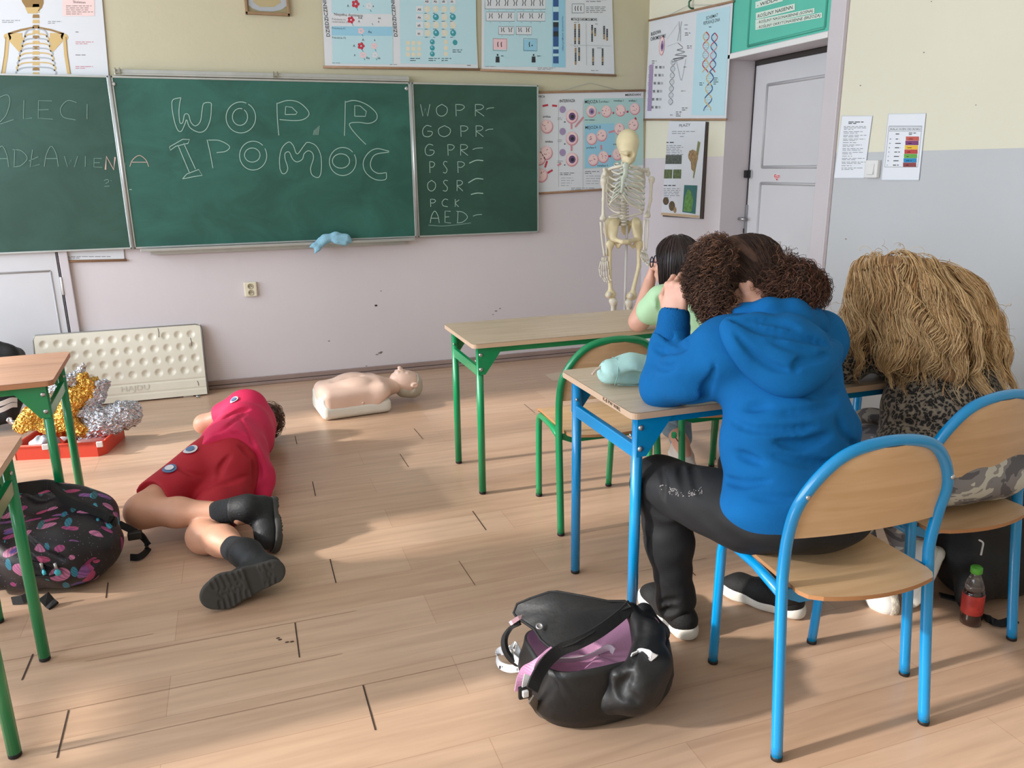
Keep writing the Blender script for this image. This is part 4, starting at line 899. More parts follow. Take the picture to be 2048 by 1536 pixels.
def desk(label, cx, cy, ztop, m, top, edge, rz=0.0, W=1.30, Dp=0.50):
    root = thing('school_desk', label, 'desk', (0, 0, 0), 0)
    P = rrect(W, Dp, .022); t = MB(); k = len(P); th = .020
    t.add([(x, y, ztop) for x, y in P], [tuple(range(k))], top); t.add([(x, y, ztop - th) for x, y in P], [tuple(range(k - 1, -1, -1))], top)
    t.add([(x, y, ztop - .001) for x, y in P] + [(x, y, ztop - th) for x, y in P], [(i, (i + 1) % k, k + (i + 1) % k, k + i) for i in range(k)], edge)
    part('tabletop', t, None, root)
    lx, ly = W / 2 - .042, Dp / 2 - .045; r = .0165
    for sx in (-1, 1):
        for sy in (-1, 1):
            l = MB(); l.tube([(sx * lx, sy * ly, .014), (sx * lx, sy * ly, ztop - th)], r, m, n=12); lo = part('leg', l, m, root)
            f = MB(); f.lathe([(r * .75, 0), (r * .98, .003), (r * .98, .012), (r * .7, .02)], (sx * lx, sy * ly, 0), m_rub, n=12); part('rubber_foot', f, m_rub, lo, 'black rubber foot')
            g = MB(); x0 = sx * lx; zt = ztop - th
            g.prism([(x0 + sx * .012, zt), (x0 - sx * .10, zt), (x0 - sx * .10, zt - .014), (x0 - sx * .02, zt - .125), (x0 + sx * .012, zt - .125)], sy * (ly + .0165), sy * (ly + .0195), m, fn=lambda u, v, w: (u, w, v))
            go = part('gusset_plate', g, m, root)
            for dz in (.035, .10):
                b = MB(); b.lathe([(.009, 0), (.009, .003), (.005, .006), (.001, .0062)], (x0, sy * (ly + .019), zt - dz), m_bolt, n=12, R=Matrix.Rotation(math.radians(90 if sy < 0 else -90), 3, 'X')); part('bolt', b, m_bolt, go, 'zinc bolt')
        s = MB(); s.box((sx * lx, 0, ztop - th - .115), (.020, 2 * ly - .02, .042), m, bev=.004); part('side_rail', s, m, root)
        for sy in (-.9, .9):
            s = MB(); s.lathe([(.006, 0), (.006, .004), (.001, .005)], (sx * (lx + .01), sy * ly, ztop - th - .07), m_bolt, n=10, R=Matrix.Rotation(math.radians(90 * sx), 3, 'Y')); part('bolt', s, m_bolt, root, 'zinc bolt')
    for sy in (-1, 1):
        s = MB(); s.box((0, sy * (ly - .0), ztop - th - .016), (2 * lx, .022, .030), m, bev=.003); part('long_rail', s, m, root)
    root.location = (cx, cy, 0); root.rotation_euler.z = rz
    return root
gd = desk('green-legged pale wood desk where the person in light green leans', .908 + .65, 3.404, .71, m_gtube, m_dtop, m_dedge)
bd = desk('blue-legged pale wood desk with a mint pencil case on it', 1.013 + .65, 2.165, .76, m_btube, m_dtop, m_dedge, 0, 1.30, .53)
fd = desk('green-legged reddish wood desk in front of the foil blanket', -.695 - .65, 3.385, .71, m_gtube, m_dtop2, m_dedge2, math.radians(3), 1.30, .52)
nd = desk('green-legged reddish wood desk nearest the camera, beside the feather-print backpack', -.63 - .65, 2.215, .71, m_gtube, m_dtop2, m_dedge, math.radians(2), 1.30, .53)
q = Print('x', 1.0128); q.kind = 'x'
# pencilled letters on the blue desk's left edge (edge faces -X)
pe = Print('x', 1.0125); pe.text(1206, 800, 'K-B PW WIRL', 7, mat('pencil_scribble', (70, 56, 48), .9), end=(1241, 823), bold=True)
eo = pe.part('edge_lettering', None); eo.parent = bd; eo.matrix_parent_inverse = Matrix.Translation(-Vector(bd.location)); 
eo.matrix_parent_inverse = Matrix.Identity(4); eo.data.transform(Matrix.Translation(-Vector(bd.location)))
def chair(label, m, h=.45, s=1.0):
    root = thing('school_chair', label, 'chair', (0, 0, 0)); r = .0145
    xf, xr, yf, yr = .172, .224, .20, -.20
    for sx in (-1, 1):
        l = MB(); l.tube(bez([(sx * xf, yf, .008), (sx * (xf + .004), yf - .01, .2), (sx * (xf + .006), yf - .018, h - .07)], 5) + [Vector((sx * (xf + .006), yf - .026, h - .035)), Vector((sx * (xf + .007), yf - .05, h - .022)), Vector((sx * (xf + .015), 0, h - .02)), Vector((sx * (xr - .012), yr + .046, h - .02))], r * .95, m, n=12)
        lo = part('leg', l, m, root); f = MB(); f.lathe([(r * .8, 0), (r * 1.02, .002), (r * 1.02, .012), (r * .8, .013)], (sx * xf, yf, 0), m_rub, n=12); part('rubber_foot', f, m_rub, lo, 'black rubber foot')
    # rear legs and the arch are one bent tube
    L = [(-xr, yr, .008), (-xr + .004, yr + .022, .2), (-xr + .008, yr + .046, h - .03), (-xr + .010, yr + .052, h + .05), (-xr + .008, yr + .042, h + .145), (-xr + .014, yr + .022, h + .23), (-xr + .056, yr + .004, h + .308), (-.105, yr - .008, h + .358), (0, yr - .012, h + .374)]
    pts = bez(L + [(-x, y, z) for x, y, z in L[-2::-1]], 6)
    l = MB(); l.tube(pts, r, m, n=12); fo = part('back_frame', l, m, root)
    for sx in (-1, 1): f = MB(); f.lathe([(r * .8, 0), (r * 1.02, .002), (r * 1.02, .012), (r * .8, .013)], (sx * xr, yr, 0), m_rub, n=12); part('rubber_foot', f, m_rub, fo, 'black rubber foot')
    # backrest fills the arch
    zb = h + .132; inner = [p for p in pts if p.z > zb - .002]
    zs = [zb + (h + .364 - zb) * i / 9 for i in range(10)]
    def half(z):
        c = [p for p in inner if p.x < 0]; c.sort(key=lambda p: p.z)
        for a, b in zip(c, c[1:]):
            if a.z <= z <= b.z: t = (z - a.z) / max(b.z - a.z, 1e-6); return -(a.x + (b.x - a.x) * t) - .004, a.y + (b.y - a.y) * t
        return (max(-c[-1].x - .004, .02), c[-1].y) if z > c[-1].z else (-c[0].x - .004, c[0].y)
    b = MB(); vs = []; nu = 12
    for off in (.012, .002):
        for z in zs:
            w, y = half(z)
            for i in range(nu + 1): u = -1 + 2 * i / nu; vs.append((u * w, y + off - .018 * (1 - u * u), z))
    n1 = nu + 1; K = len(zs) * n1; fs = []
    for o, fl in ((0, 0), (K, 1)):
        for j in range(len(zs) - 1):
            for i in range(nu): f = (o + j * n1 + i, o + j * n1 + i + 1, o + (j + 1) * n1 + i + 1, o + (j + 1) * n1 + i); fs.append(f[::-1] if fl else f)
    b.add(vs, fs, m_ply, True)
    rim = [i for i in range(n1)] ; e = []
    e.append([(i, i + 1, K + i + 1, K + i) for i in range(nu)]); T = (len(zs) - 1) * n1; e.append([(T + i, T + i + 1, K + T + i + 1, K + T + i) for i in range(nu)])
    e.append([(j * n1, (j + 1) * n1, K + (j + 1) * n1, K + j * n1) for j in range(len(zs) - 1)]); e.append([(j * n1 + nu, (j + 1) * n1 + nu, K + (j + 1) * n1 + nu, K + j * n1 + nu) for j in range(len(zs) - 1)])
    b.add(vs, sum(e, []), m_plye, False); part('backrest', b, m_ply, root)
    for sx in (-1, 1):
        g = MB(); w, y = half(h + .25); g.lathe([(.006, 0), (.006, .004), (.001, .006)], (sx * (w + .004), y - .014, h + .255), m_bolt, n=10, R=Matrix.Rotation(math.radians(90), 3, 'X')); part('rivet', g, m_bolt, root, 'zinc rivet')
    # seat
    def seat(u, v):
        y = yr - .028 + (yf + .058 - yr) * v; w = .190 - .012 * v - .034 * max(0, (.12 - v) / .12) ** 2 - .03 * max(0, (v - .93) / .07) ** 2
        x = (u - .5) * 2 * w; z = h + .004 - .012 * math.sin(math.pi * min(v / .7, 1)) * (1 - (2 * u - 1) ** 2) - .030 * max(0, (v - .86) / .14) ** 2 + .006 * max(0, (.1 - v) / .1) ** 2
        yy = y - (.028 * (1 - (2 * u - 1) ** 2) * max(0, (.25 - v) / .25)); return Vector((x, yy, z))
    s = MB(); nu, nv = 14, 18; s.grid(seat, nu, nv, m_ply); s.grid(lambda u, v: seat(u, v) - Vector((0, 0, .011)), nu, nv, m_ply)
    rim = [(i / nu, 0) for i in range(nu)] + [(1, j / nv) for j in range(nv)] + [(1 - i / nu, 1) for i in range(nu)] + [(0, 1 - j / nv) for j in range(nv)]; k = len(rim)
    s.add([seat(*p) for p in rim] + [seat(*p) - Vector((0, 0, .011)) for p in rim], [(i, (i + 1) % k, k + (i + 1) % k, k + i) for i in range(k)], m_plye); part('seat', s, m_ply, root)
    c = MB(); c.prism([(-xr + .02, h - .005), (xr - .02, h - .005), (xr - .02, h - .028), (xr - .06, h - .045), (-xr + .06, h - .045), (-xr + .02, h - .028)], yr + .045, yr + .051, m, fn=lambda u, v, w: (u, w, v)); part('cross_plate', c, m, root)
    return root
ch1 = chair('blue tubular school chair nearest the camera, carrying the person in the blue hoodie', m_btube, .45)
ch1.location = (1.385, 1.535, 0); ch1.rotation_euler.z = math.radians(-3)
ch2 = copy_tree(ch1); ch2['label'] = 'blue tubular school chair by the right wall, carrying the person in leopard print'
ch2.location = (1.925, 1.715, 0); ch2.rotation_euler.z = math.radians(3)
gc1 = chair('empty green tubular school chair tucked behind the blue desk', m_gtube, .42)
gc1.location = (1.350, 2.88, 0); gc1.rotation_euler.z = math.radians(-1)
gc2 = copy_tree(gc1); gc2['label'] = 'green tubular school chair carrying the person in the light green shirt'
gc2.location = (1.93, 2.92, 0)
gc3 = copy_tree(gc1); gc3['label'] = 'green chair cut by the left photo edge, only a leg showing under the desks'
gc3.location = (-1.09, 2.95, 0)
for o in (ch1, ch2): o['group'] = 'blue chairs at the blue desk'
for o in (gc1, gc2, gc3): o['group'] = 'green school chairs'
for o in (gd, fd, nd): o['group'] = 'green-legged desks'
# ------------------------------------------------------------ plastic skeleton on its stand
YS = 4.60
m_bone = mat('ivory_bone_plastic', (226, 218, 200), 0.45, var=.04, vscale=20); m_bone2 = mat('yellowed_bone_plastic', (228, 212, 172), 0.45, var=.05, vscale=20)
m_cart = mat('cartilage_plastic', (206, 214, 200), .5); m_wire = mat('dark_joint_wire', (84, 74, 64), .5, metal=.5)
def K(x, y, dy=0.0): return np.array(ony(x, y, YS + dy))
E_ = lambda x, y, dy=0.0: K(1180 + x / 6.147, 390 + y / 6.147, dy)
T_ = lambda x, y, dy=0.0: K(1180 + x / 9.6, 240 + y / 9.6, dy)
PX = (K(1251, 400) - K(1250, 400))[0]
base = K(1250, 430); sk = thing('skeleton_model', 'life-size plastic human skeleton on a stand in the corner of the room', 'skeleton', (base[0], YS, 0))
s = SDF()                                            # skull, bowed a little to its right
c = T_(722, 420, .01)
s.ell(c, (.066, .088, .078), k=.02).ell(T_(725, 540, -.03), (.058, .05, .05), k=.03).ell(T_(745, 650, -.05), (.050, .045, .042), k=.02).ell(T_(745, 730, -.055), (.034, .036, .036), k=.02)
s.chain([T_(640, 660, -.02), T_(660, 760, -.05), T_(745, 800, -.07), T_(820, 760, -.05), T_(850, 660, -.02)], [.014, .014, .018, .014, .014], k=.012)
for x in (618, 778): s.ell(T_(x, 660, -.09), (.021, .03, .017), k=.008, op='s')
s.ell(T_(705, 705, -.10), (.011, .03, .015), k=.006, op='s').ell(T_(700, 755, -.10), (.03, .014, .002), k=.004, op='s')
s.chain([T_(590, 625, -.07), T_(700, 640, -.085), T_(850, 620, -.06)], [.008, .009, .008], k=.012)
so_ = s.part('skull', m_bone2, sk, .005)
for (x, y) in ((888, 480), (870, 600)): h = MB(); h.lathe([(.005, 0), (.006, .004), (.001, .008)], T_(x, y, -.02), m_wire, n=8, R=Matrix.Rotation(math.radians(90), 3, 'Y')); part('skull_hook', h, m_wire, so_)
top = ony(1253, 330, YS + .05); h = MB()
zs = [float(T_(0, 800)[2]), float(E_(0, 380)[2])]; nv = 22
for i in range(nv):
    t = i / (nv - 1); z = zs[0] + (zs[1] - zs[0]) * t; x = float(T_(735, 0)[0]) * (1 - t) + float(E_(440, 0)[0]) * t + .008 * math.sin(t * 3); r = .013 + .013 * t; dy = .05 + .035 * math.sin(math.pi * min(t * 1.5, 1)) - .05 * max(0, t - .6)
    hh = (zs[0] - zs[1]) / nv; h.lathe([(r * .9, -hh * .42), (r, -hh * .36), (r * .86, 0), (r, hh * .36), (r * .9, hh * .42)], (x, YS + dy, z), m_bone, n=14)
    h.tube([(x, YS + dy + r, z), (x, YS + dy + r + .03, z - .012)], [.006, .003], m_bone, n=6)
    if t > .5: h.tube([(x - r - .02, YS + dy + .01, z + .002), (x + r + .02, YS + dy + .01, z + .002)], [.0045, .0045], m_bone, n=6)
part('spine', h, m_bone, sk)
h = MB()                                             # ribs
spx = lambda t: float(T_(735, 0)[0]) * (1 - t) + float(E_(440, 0)[0]) * t
stx0, stx1 = T_(690, 880, -.10), T_(600, 1400, -.12); zc = float(T_(0, 880)[2])
for i in range(10):
    w = [.062, .085, .10, .108, .112, .114, .114, .112, .105, .095][i]; z0 = zc + .012 - .026 * i; t = .05 + .055 * i; xs = spx(t); drop = [.03, .04, .055, .07, .08, .09, .10, .10, .095, .07][i]
    for sg in (-1, 1):
        fx = stx0[0] + (stx1[0] - stx0[0]) * min(i / 6.5, 1) + sg * .013; fz = max(zc - .012 - .0245 * i, zc - .012 - .0245 * 6.6) if i < 8 else z0 - drop - .02
        P = [(xs + sg * .015, YS + .085, z0), (xs + sg * w * .6, YS + .10, z0 - drop * .15), (xs + sg * w, YS + .04, z0 - drop * .5), (xs + sg * w * .97, YS - .03, z0 - drop * .85), (xs + sg * w * .72, YS - .088, z0 - drop)]
        h.tube(bez(P, 6), .0062, m_bone, n=8, flat=.6)
        if i < 9: h.tube(bez([P[-1], (fx + sg * .028 + sg * .004 * i, YS - .105, (z0 - drop) * .55 + fz * .45 - .006), (fx, YS - .118, fz)], 5), .0056, m_cart if i < 7 else m_bone, n=8, flat=.7)
part('rib_cage', h, m_bone, sk)
s = SDF(); s.chain([T_(690, 880, -.11), T_(680, 1050, -.12), T_(640, 1120, -.122), T_(605, 1380, -.12)], [.022, .013, .012, .010], k=.015, ax=(0, 1, 0), q=.5); s.part('sternum', m_cart, sk, .005)
h = MB()
for P in ((T_(640, 870, -.10), T_(540, 895, -.09), T_(440, 915, -.06), T_(360, 945, -.02)), (T_(760, 880, -.10), T_(900, 920, -.09), T_(1020, 950, -.06), T_(1090, 985, -.02))):
    h2 = MB(); h2.tube(bez(P, 5), [.009] * 16, m_bone, n=8); part('collarbone', h2, m_bone, sk)
for sg, xx in ((-1, 300), (1, 1130)):
    s = SDF(); a = T_(xx, 1000, .03); s.ell(a + np.array([-sg * .035, .055, -.055]), (.045, .012, .075), k=.02).cap(a + np.array([-sg * .07, .06, -.01]), a + np.array([0, .02, .018]), .008, .012, k=.02).ell(a + np.array([0, .01, -.01]), (.016, .016, .02), k=.012)
    s.part('shoulder_blade', m_bone, sk, .006)
def bone(name, a, b, r, ra, rb, m=m_bone, mid=None):
    s = SDF(); a, b = np.array(a), np.array(b); md = (a + b) / 2 if mid is None else np.array(mid)
    d = (b - a) / np.linalg.norm(b - a); s.chain([a + d * ra, md, b - d * rb], [r * 1.15, r, r * 1.15], k=.012); sd = np.array([1.0, 0, 0])
    s.ell(a + d * ra * .8 - sd * ra * .35, (ra * .8, ra * .8, ra * .9), k=ra).ell(a + d * ra + sd * ra * .4, (ra * .7, ra * .7, ra * .8), k=ra); s.ell(b - d * rb * .8 - sd * rb * .5, (rb * .75,) * 3, k=rb * .8).ell(b - d * rb * .8 + sd * rb * .5, (rb * .75,) * 3, k=rb * .8)
    return s.part(name, m, sk, .005)
bone('upper_arm_bone', T_(265, 1110), E_(160, 318), .0095, .019, .019); bone('upper_arm_bone', T_(1190, 1090), E_(700, 285, -.02), .0095, .019, .019, mid=E_(745, 60, -.01))
for sg, a, b in ((-1, E_(150, 330), E_(180, 750)), (1, E_(690, 300, -.02), E_(665, 680, -.05))):
    for dx in (-.010, .012):
        h = MB(); a2, b2 = a + np.array([dx, 0, 0]), b + np.array([dx * .6, -.01, 0]); h.tube(bez([a2, (a2 + b2) / 2 + np.array([dx * .5, 0, 0]), b2], 5), [.009, .0075, .0065, .006, .0058, .0055, .0055, .0058, .006, .007, .0085], m_bone, n=8); part('forearm_bone', h, m_bone, sk)
def bone_hand(w, d, side):
    h = MB(); w = Vector(w); d = Vector(d).normalized(); sd = Vector(side).normalized()
    for i in range(3):
        for j in range(2): h.lathe([(.002, -.006), (.007, -.003), (.007, .003), (.002, .006)], w + sd * (i - 1) * .011 + d * (.006 + j * .011), m_bone, n=8)
    for i in range(5):
        o = (i - 2) * .010; L = [.045, .058, .062, .058, .048][i]; p = w + sd * o + d * .026; q2 = p + d * L + sd * o * .5; h.tube([p, (p + q2) / 2, q2], [.0055, .0038, .0052], m_bone, n=7)
        cur = d.copy(); pr = q2 + d * .003
        for j, l in enumerate((.036, .023, .017)):
            if i == 0 and j == 2: break
            cur = (cur + Vector((0, -.28, 0)) + sd * (-.02 * (i - 2)) + sd * .25 * (j > 0)).normalized(); e = pr + cur * l; h.tube([pr, (pr + e) / 2, e], [.0046, .0032, .0042], m_bone, n=7); pr = e + cur * .003
    part('hand_bones', h, m_bone, sk)
bone_hand(E_(175, 765), E_(170, 930) - E_(175, 765), (.9, -.4, 0)); bone_hand(E_(660, 690, -.06), (-.25, -.75, -.5), (.9, -.2, -.35))
s = SDF()                                            # pelvis
for sg, top_, hip, sac, pub in ((-1, (275, 335), (285, 540), (350, 330), (400, 580)), (1, (600, 335), (590, 540), (545, 330), (455, 578))):
    a = E_(*top_); s.ell(a + np.array([0, .02, -.035]), (.050, .022, .068), rotm(((-sg * .25, .15, 1), (1, .5 * sg, 0))), k=.02)
    s.cap(E_(*sac, .05), E_(*top_, .01), .022, .012, k=.03).cap(a + np.array([-sg * .01, .01, -.07]), E_(*hip), .018, .020, k=.03)
    s.cap(E_(*hip, -.0), E_(*pub, -.06), .013, .014, k=.02).chain([E_(*hip), E_(hip[0] - sg * 60, 640, .0), E_(*pub, -.05)], [.012, .009, .009], k=.015)
s.ell(E_(440, 400, .06), (.035, .02, .05), k=.02); s.cap(E_(400, 578, -.06), E_(455, 578, -.06), .013, .013, k=.01)
s.part('pelvis', m_bone2, sk, .006)
bone('thigh_bone', E_(240, 560), E_(255, 1270, -.02), .013, .026, .03, m_bone2, mid=E_(240, 900)); bone('thigh_bone', E_(610, 560), E_(505, 1290, -.03), .013, .026, .03, m_bone2, mid=E_(600, 880, -.01))
h = MB(); h.tube([E_(258, 555, .0), E_(300, 535)], [.012, .016], m_bone2, n=8); part('thigh_bone_neck', h, m_bone2, sk)
for x, y, dy in ((235, 1225, -.05), (500, 1240, -.06)): s = SDF(); s.ell(E_(x, y, dy), (.017, .010, .019)); s.part('kneecap', m_bone, sk, .005)
for a in (E_(285, 1262, -.02), E_(478, 1285, -.03)):
    f = np.array([a[0] + .0, YS + .0, .12]); bone('shin_bone', a, f, .0115, .024, .018); h = MB(); h.tube([a + np.array([.03, .01, -.03]), (a + f) / 2 + np.array([.022, .02, 0]), f + np.array([.022, .01, .02])], [.007, .0055, .007], m_bone, n=8); part('calf_bone', h, m_bone, sk)
    s = SDF(); s.ell(f + np.array([0, .03, -.03]), (.022, .035, .025), k=.02).chain([f + np.array([0, 0, -.03]), f + np.array([0, -.07, -.045]), f + np.array([0, -.13, -.075])], [.024, .022, .013], k=.02, ax=(1, 0, 0), q=1.4); s.part('foot_bones', m_bone, sk, .007)
h = MB(); p = E_(448, 600, .03); h.tube([(p[0], YS + .03, .06), (p[0], YS + .03, float(E_(0, 400)[2]))], .0085, mat('white_stand_pole', (216, 210, 208), .4), n=10); part('stand_pole', h, MATS['white_stand_pole'], sk)
h = MB()
for i in range(5):
    a = 2 * math.pi * i / 5 + .3; e = Vector((p[0] + .27 * math.cos(a), YS + .03 + .27 * math.sin(a), .062)); h.tube([(p[0], YS + .03, .075), e], [.016, .011], m_alu, n=8); h.lathe([(.012, -.009), (.026, -.007), (.026, .007), (.012, .009)], e - Vector((0, 0, .035)), m_blackp, n=14, R=Matrix.Rotation(math.radians(90), 3, 'X'))
part('stand_base', h, m_alu, sk)
# ------------------------------------------------------------ things on the floor
def wob(seed, f, amp, n=6, st=(1, 1, 1)):
    r = np.random.RandomState(seed); k = r.normal(size=(n, 3)) * f * np.array(st); ph = r.uniform(0, 6.28, n)
    return lambda x, y, z: sum(np.sin(k[i, 0] * x + k[i, 1] * y + k[i, 2] * z + ph[i]) for i in range(n)) * (amp / math.sqrt(n))
# CPR manikin
m_skin_p = mat('manikin_skin_vinyl', (230, 196, 178), .45, var=.03, vscale=10); m_shell = mat('manikin_white_shell', (226, 222, 212), .4); m_hsh = mat('manikin_grey_head_shell', (196, 188, 172), .35)
mk = thing('training_manikin', 'pale pink half-body resuscitation manikin lying face up by the wall', 'manikin', (.57, 4.72, 0), 0)
mx_ = np.array([1, .10, 0]) / math.hypot(1, .1); my_ = np.array([-mx_[1], mx_[0], 0]); M0 = np.stack([mx_, my_, [0, 0, 1]], 1); o0 = np.array([.575, 4.725, 0])
L = lambda u, v, w: o0 + mx_ * u + my_ * v + np.array([0, 0, w])
s = SDF(); s.box(L(0, 0, .10), (.205, .165, .078), M0, .05, .03).ell(L(.03, .02, .135), (.16, .14, .075), M0, .05).ell(L(-.06, .0, .12), (.14, .15, .06), M0, .04)
s.ell(L(.02, .075, .18), (.075, .06, .028), M0, .04).ell(L(.02, -.06, .175), (.07, .055, .028), M0, .04).ell(L(.15, .11, .12), (.06, .06, .05), M0, .05).ell(L(.15, -.11, .11), (.055, .055, .05), M0, .05)
s.groove([L(.06, 0.01, .215), L(-.02, .01, .218), L(-.1, .01, .205)], .014, .03).ell(L(.235, -.15, .05), (.09, .06, .05), M0, .03, 's').cut(L(0, 0, .038), (0, 0, -1), .01)
s.cap(L(.16, .0, .115), L(.275, .01, .115), .062, .05, .06)
s.part('torso_skin', m_skin_p, mk, .007)
s = SDF(); s.box(L(.0, 0, .045), (.208, .168, .044), M0, .03, .02).box(L(-.19, 0, .075), (.02, .15, .065), M0, .02, .02); s.part('base_shell', m_shell, mk, .008)
h = MB()
for (u, v, w) in ((-.2085, -.06, .055), (-.2085, -.04, .055)): h.box(L(u, v, w), (.008, .01, .022), m_blackp)
h.box(L(-.208, -.12, .035), (.008, .008, .008), m_blackp); part('switch', h, m_blackp, mk, 'small black switches')
h = MB(); h.lathe([(.008, 0), (.008, .004), (.002, .007)], L(.03, -.164, .085), m_skin_p, n=12, R=Matrix.Rotation(math.radians(90), 3, 'X')); part('button', h, m_skin_p, mk)
s = SDF(); hc = L(.365, .02, .125)
s.ell(hc + mx_ * .005, (.082, .070, .075), M0, .02).ell(hc + mx_ * -.045 + np.array([0, 0, .03]), (.055, .052, .055), M0, .04)
s.ell(hc + mx_ * -.085 + np.array([0, 0, .035]), (.022, .026, .022), M0, .03).cap(hc + mx_ * -.015 + np.array([0, 0, .068]), hc + mx_ * -.045 + np.array([0, 0, .098]), .010, .015, .012)
for sg in (-1, 1):
    s.ell(hc + mx_ * -.005 + my_ * sg * .028 + np.array([0, 0, .085]), (.018, .017, .014), M0, .012, 's'); s.ell(hc + mx_ * -.005 + my_ * sg * .028 + np.array([0, 0, .066]), (.014, .015, .011), M0, .008)
    s.ell(hc + mx_ * .03 + my_ * sg * .074 + np.array([0, 0, -.005]), (.026, .012, .018), M0, .008); s.ell(hc + mx_ * .03 + my_ * sg * .086 + np.array([0, 0, -.004]), (.014, .008, .009), M0, .006, 's')
s.ell(hc + mx_ * -.066 + np.array([0, 0, .092]), (.011, .021, .010), M0, .008, 's').cap(hc + mx_ * -.062 + my_ * -.02 + np.array([0, 0, .078]), hc + mx_ * -.062 + my_ * .02 + np.array([0, 0, .078]), .009, .009, .01)
s.cut(hc + mx_ * .052, (1, .1, -.25), .01)
s.part('face_skin', m_skin_p, mk, .005)
s = SDF(); s.ell(hc + mx_ * .012 + np.array([0, 0, -.004]), (.086, .073, .077), M0, .02).cut(hc + mx_ * .042, (-1, -.1, .35), .006); s.cap(hc + mx_ * -.02 + np.array([0, 0, -.035]), hc + mx_ * .04 + np.array([0, 0, -.05]), .06, .055, .03); s.part('head_shell', m_hsh, mk, .006)
# white dimpled heater panel leaning on the wall
m_heat = mat('cream_enamel_panel', (222, 214, 196), .4, var=.03, vscale=8); m_trim = mat('grey_metal_trim', (128, 124, 118), .45, metal=.4)
TL, TR = ony(66, 668, 5.52), ony(400, 649, 5.52); BR = ony(411, 790, 5.40); Lw = TR.x - TL.x; yb = 5.40; zb_, zt_ = BR.z + .006, TR.z
ht = thing('panel_heater', 'cream dimpled metal heater panel leaning against the wall under the chalkboard', 'heater', (TL.x + Lw / 2, 5.42, 0))
def HP(u, v, w=0.0):
    nrm = Vector((0, -(zt_ - zb_), -(5.52 - yb))).normalized(); nrm.z = -nrm.z if nrm.z < 0 else nrm.z
    return Vector((TL.x + Lw * u, yb + (5.52 - yb) * v, zb_ + (zt_ - zb_) * v)) + nrm * w
dims = [(.052 + .0803 * c + .006 * r, .875 - .17 * r) for r in range(4) for c in range(12)]
du = np.array(dims)
def hfn(i, j):
    d = np.hypot((du[:, 0] - i) * Lw, (du[:, 1] - j) * (zt_ - zb_)).min(); q2 = max(0, 1 - d / .024)
    w = -.013 * (1 - (1 - q2) ** 2) if d < .024 else 0
    if abs(j - .235) < .012: w -= .004
    if abs(j - .10) < .01: w -= .003
    return HP(i, j, w)
b = MB(); b.grid(hfn, 220, 96, m_heat); part('dimpled_panel', b, m_heat, ht)
b = MB()
for a, c in (((0, 0), (1, 0)), ((1, 0), (1, 1)), ((1, 1), (0, 1)), ((0, 1), (0, 0))):
    P = [HP(*a, 0), HP(*c, 0), HP(*c, -.04), HP(*a, -.04)]; b.add(P, [(0, 1, 2, 3)], m_heat)
b.add([HP(0, 0, -.04), HP(1, 0, -.04), HP(1, 1, -.04), HP(0, 1, -.04)], [(0, 1, 2, 3)], m_heat); part('casing', b, m_heat, ht)
b = MB(); b.tube([HP(-.004, 0, -.005), HP(-.004, .94, -.005), HP(.01, 1.005, -.005), HP(.97, 1.005, -.005), HP(1.0, .985, -.005), HP(1.006, .93, -.005), HP(1.006, 0, -.005)], .006, m_trim, n=8); part('edge_trim', b, m_trim, ht, 'grey edge trim')
vs_, fs_ = text_mesh('HAJDU', True); b = MB(); sx_ = .17 / max(v[0] for v in vs_); 
b.add([HP(.47 + v[0] * sx_ / Lw, .145 + v[1] * .045 / (zt_ - zb_), .003) for v in vs_], fs_, mat('embossed_cream', (204, 196, 180), .4)); part('raised_lettering', b, None, ht, 'raised letters on the lower band')
for u in (.12, .93):
    b = MB(); p = HP(u, .0, -.02); b.tube([p, p + Vector((.005, .0, -.03)), Vector((p.x + .02, p.y - .05, .008)), Vector((p.x + .0, p.y - .05, .008))], .006, m_alu, n=8); b.box(p + Vector((-.05, 0, -.012)), (.06, .02, .03), m_alu); part('foot', b, m_alu, ht, 'bent metal foot')
b = MB()
for g in (((.735, .99), (.735, .86)), ((.93, .82), (.935, .70)), ((.945, .2), (.95, .13))): b.tube([HP(*g[0], .001), HP((g[0][0] + g[1][0]) / 2 + .003, (g[0][1] + g[1][1]) / 2, .001), HP(*g[1], .001)], .002, mat('scratch', (92, 86, 80), .8), n=5)
part('scratch', b, None, ht)
# red tray with foil blanket
m_redp = mat('orange_red_plastic', (206, 66, 44), .45)
A0, A1 = onz(32, 921), onz(197, 913); ux = (A1 - A0).normalized(); uy = Vector((-ux.y, ux.x, 0)); TW, TD = (A1 - A0).length + .03, .30
tr = thing('first_aid_tray', 'shallow orange-red plastic tray under the foil blanket', 'tray', tuple(A0 + ux * TW / 2 + uy * TD / 2))
tp = lambda u, v, z: A0 + ux * u + uy * v + Vector((0, 0, z))
b = MB(); hh = .075
def wallq(p, q2): 
    n = Vector((-(q2 - p).y, (q2 - p).x, 0)).normalized() * .008
    b.add([p, q2, q2 + Vector((0, 0, hh)), p + Vector((0, 0, hh)), p + n, q2 + n, q2 + n + Vector((0, 0, hh)), p + n + Vector((0, 0, hh))], [(0, 1, 2, 3), (7, 6, 5, 4), (3, 2, 6, 7), (0, 3, 7, 4), (1, 5, 6, 2)], m_redp)
c = [tp(0, 0, 0), tp(TW - .03, 0, 0), tp(TW, .04, 0), tp(TW, TD, 0), tp(0, TD, 0)]
for i in range(5): wallq(c[i], c[(i + 1) % 5])
b.add([v + Vector((0, 0, .006)) for v in c] + c, [(0, 1, 2, 3, 4), (9, 8, 7, 6, 5)], m_redp); k = MB(); wd = tp(TW * .52, 0, 0)
b.box(tp(TW * .5, TD / 2, .035), (.006, TD, .065), m_redp, R=Matrix.Rotation(math.atan2(ux.y, ux.x), 3, 'Z'))
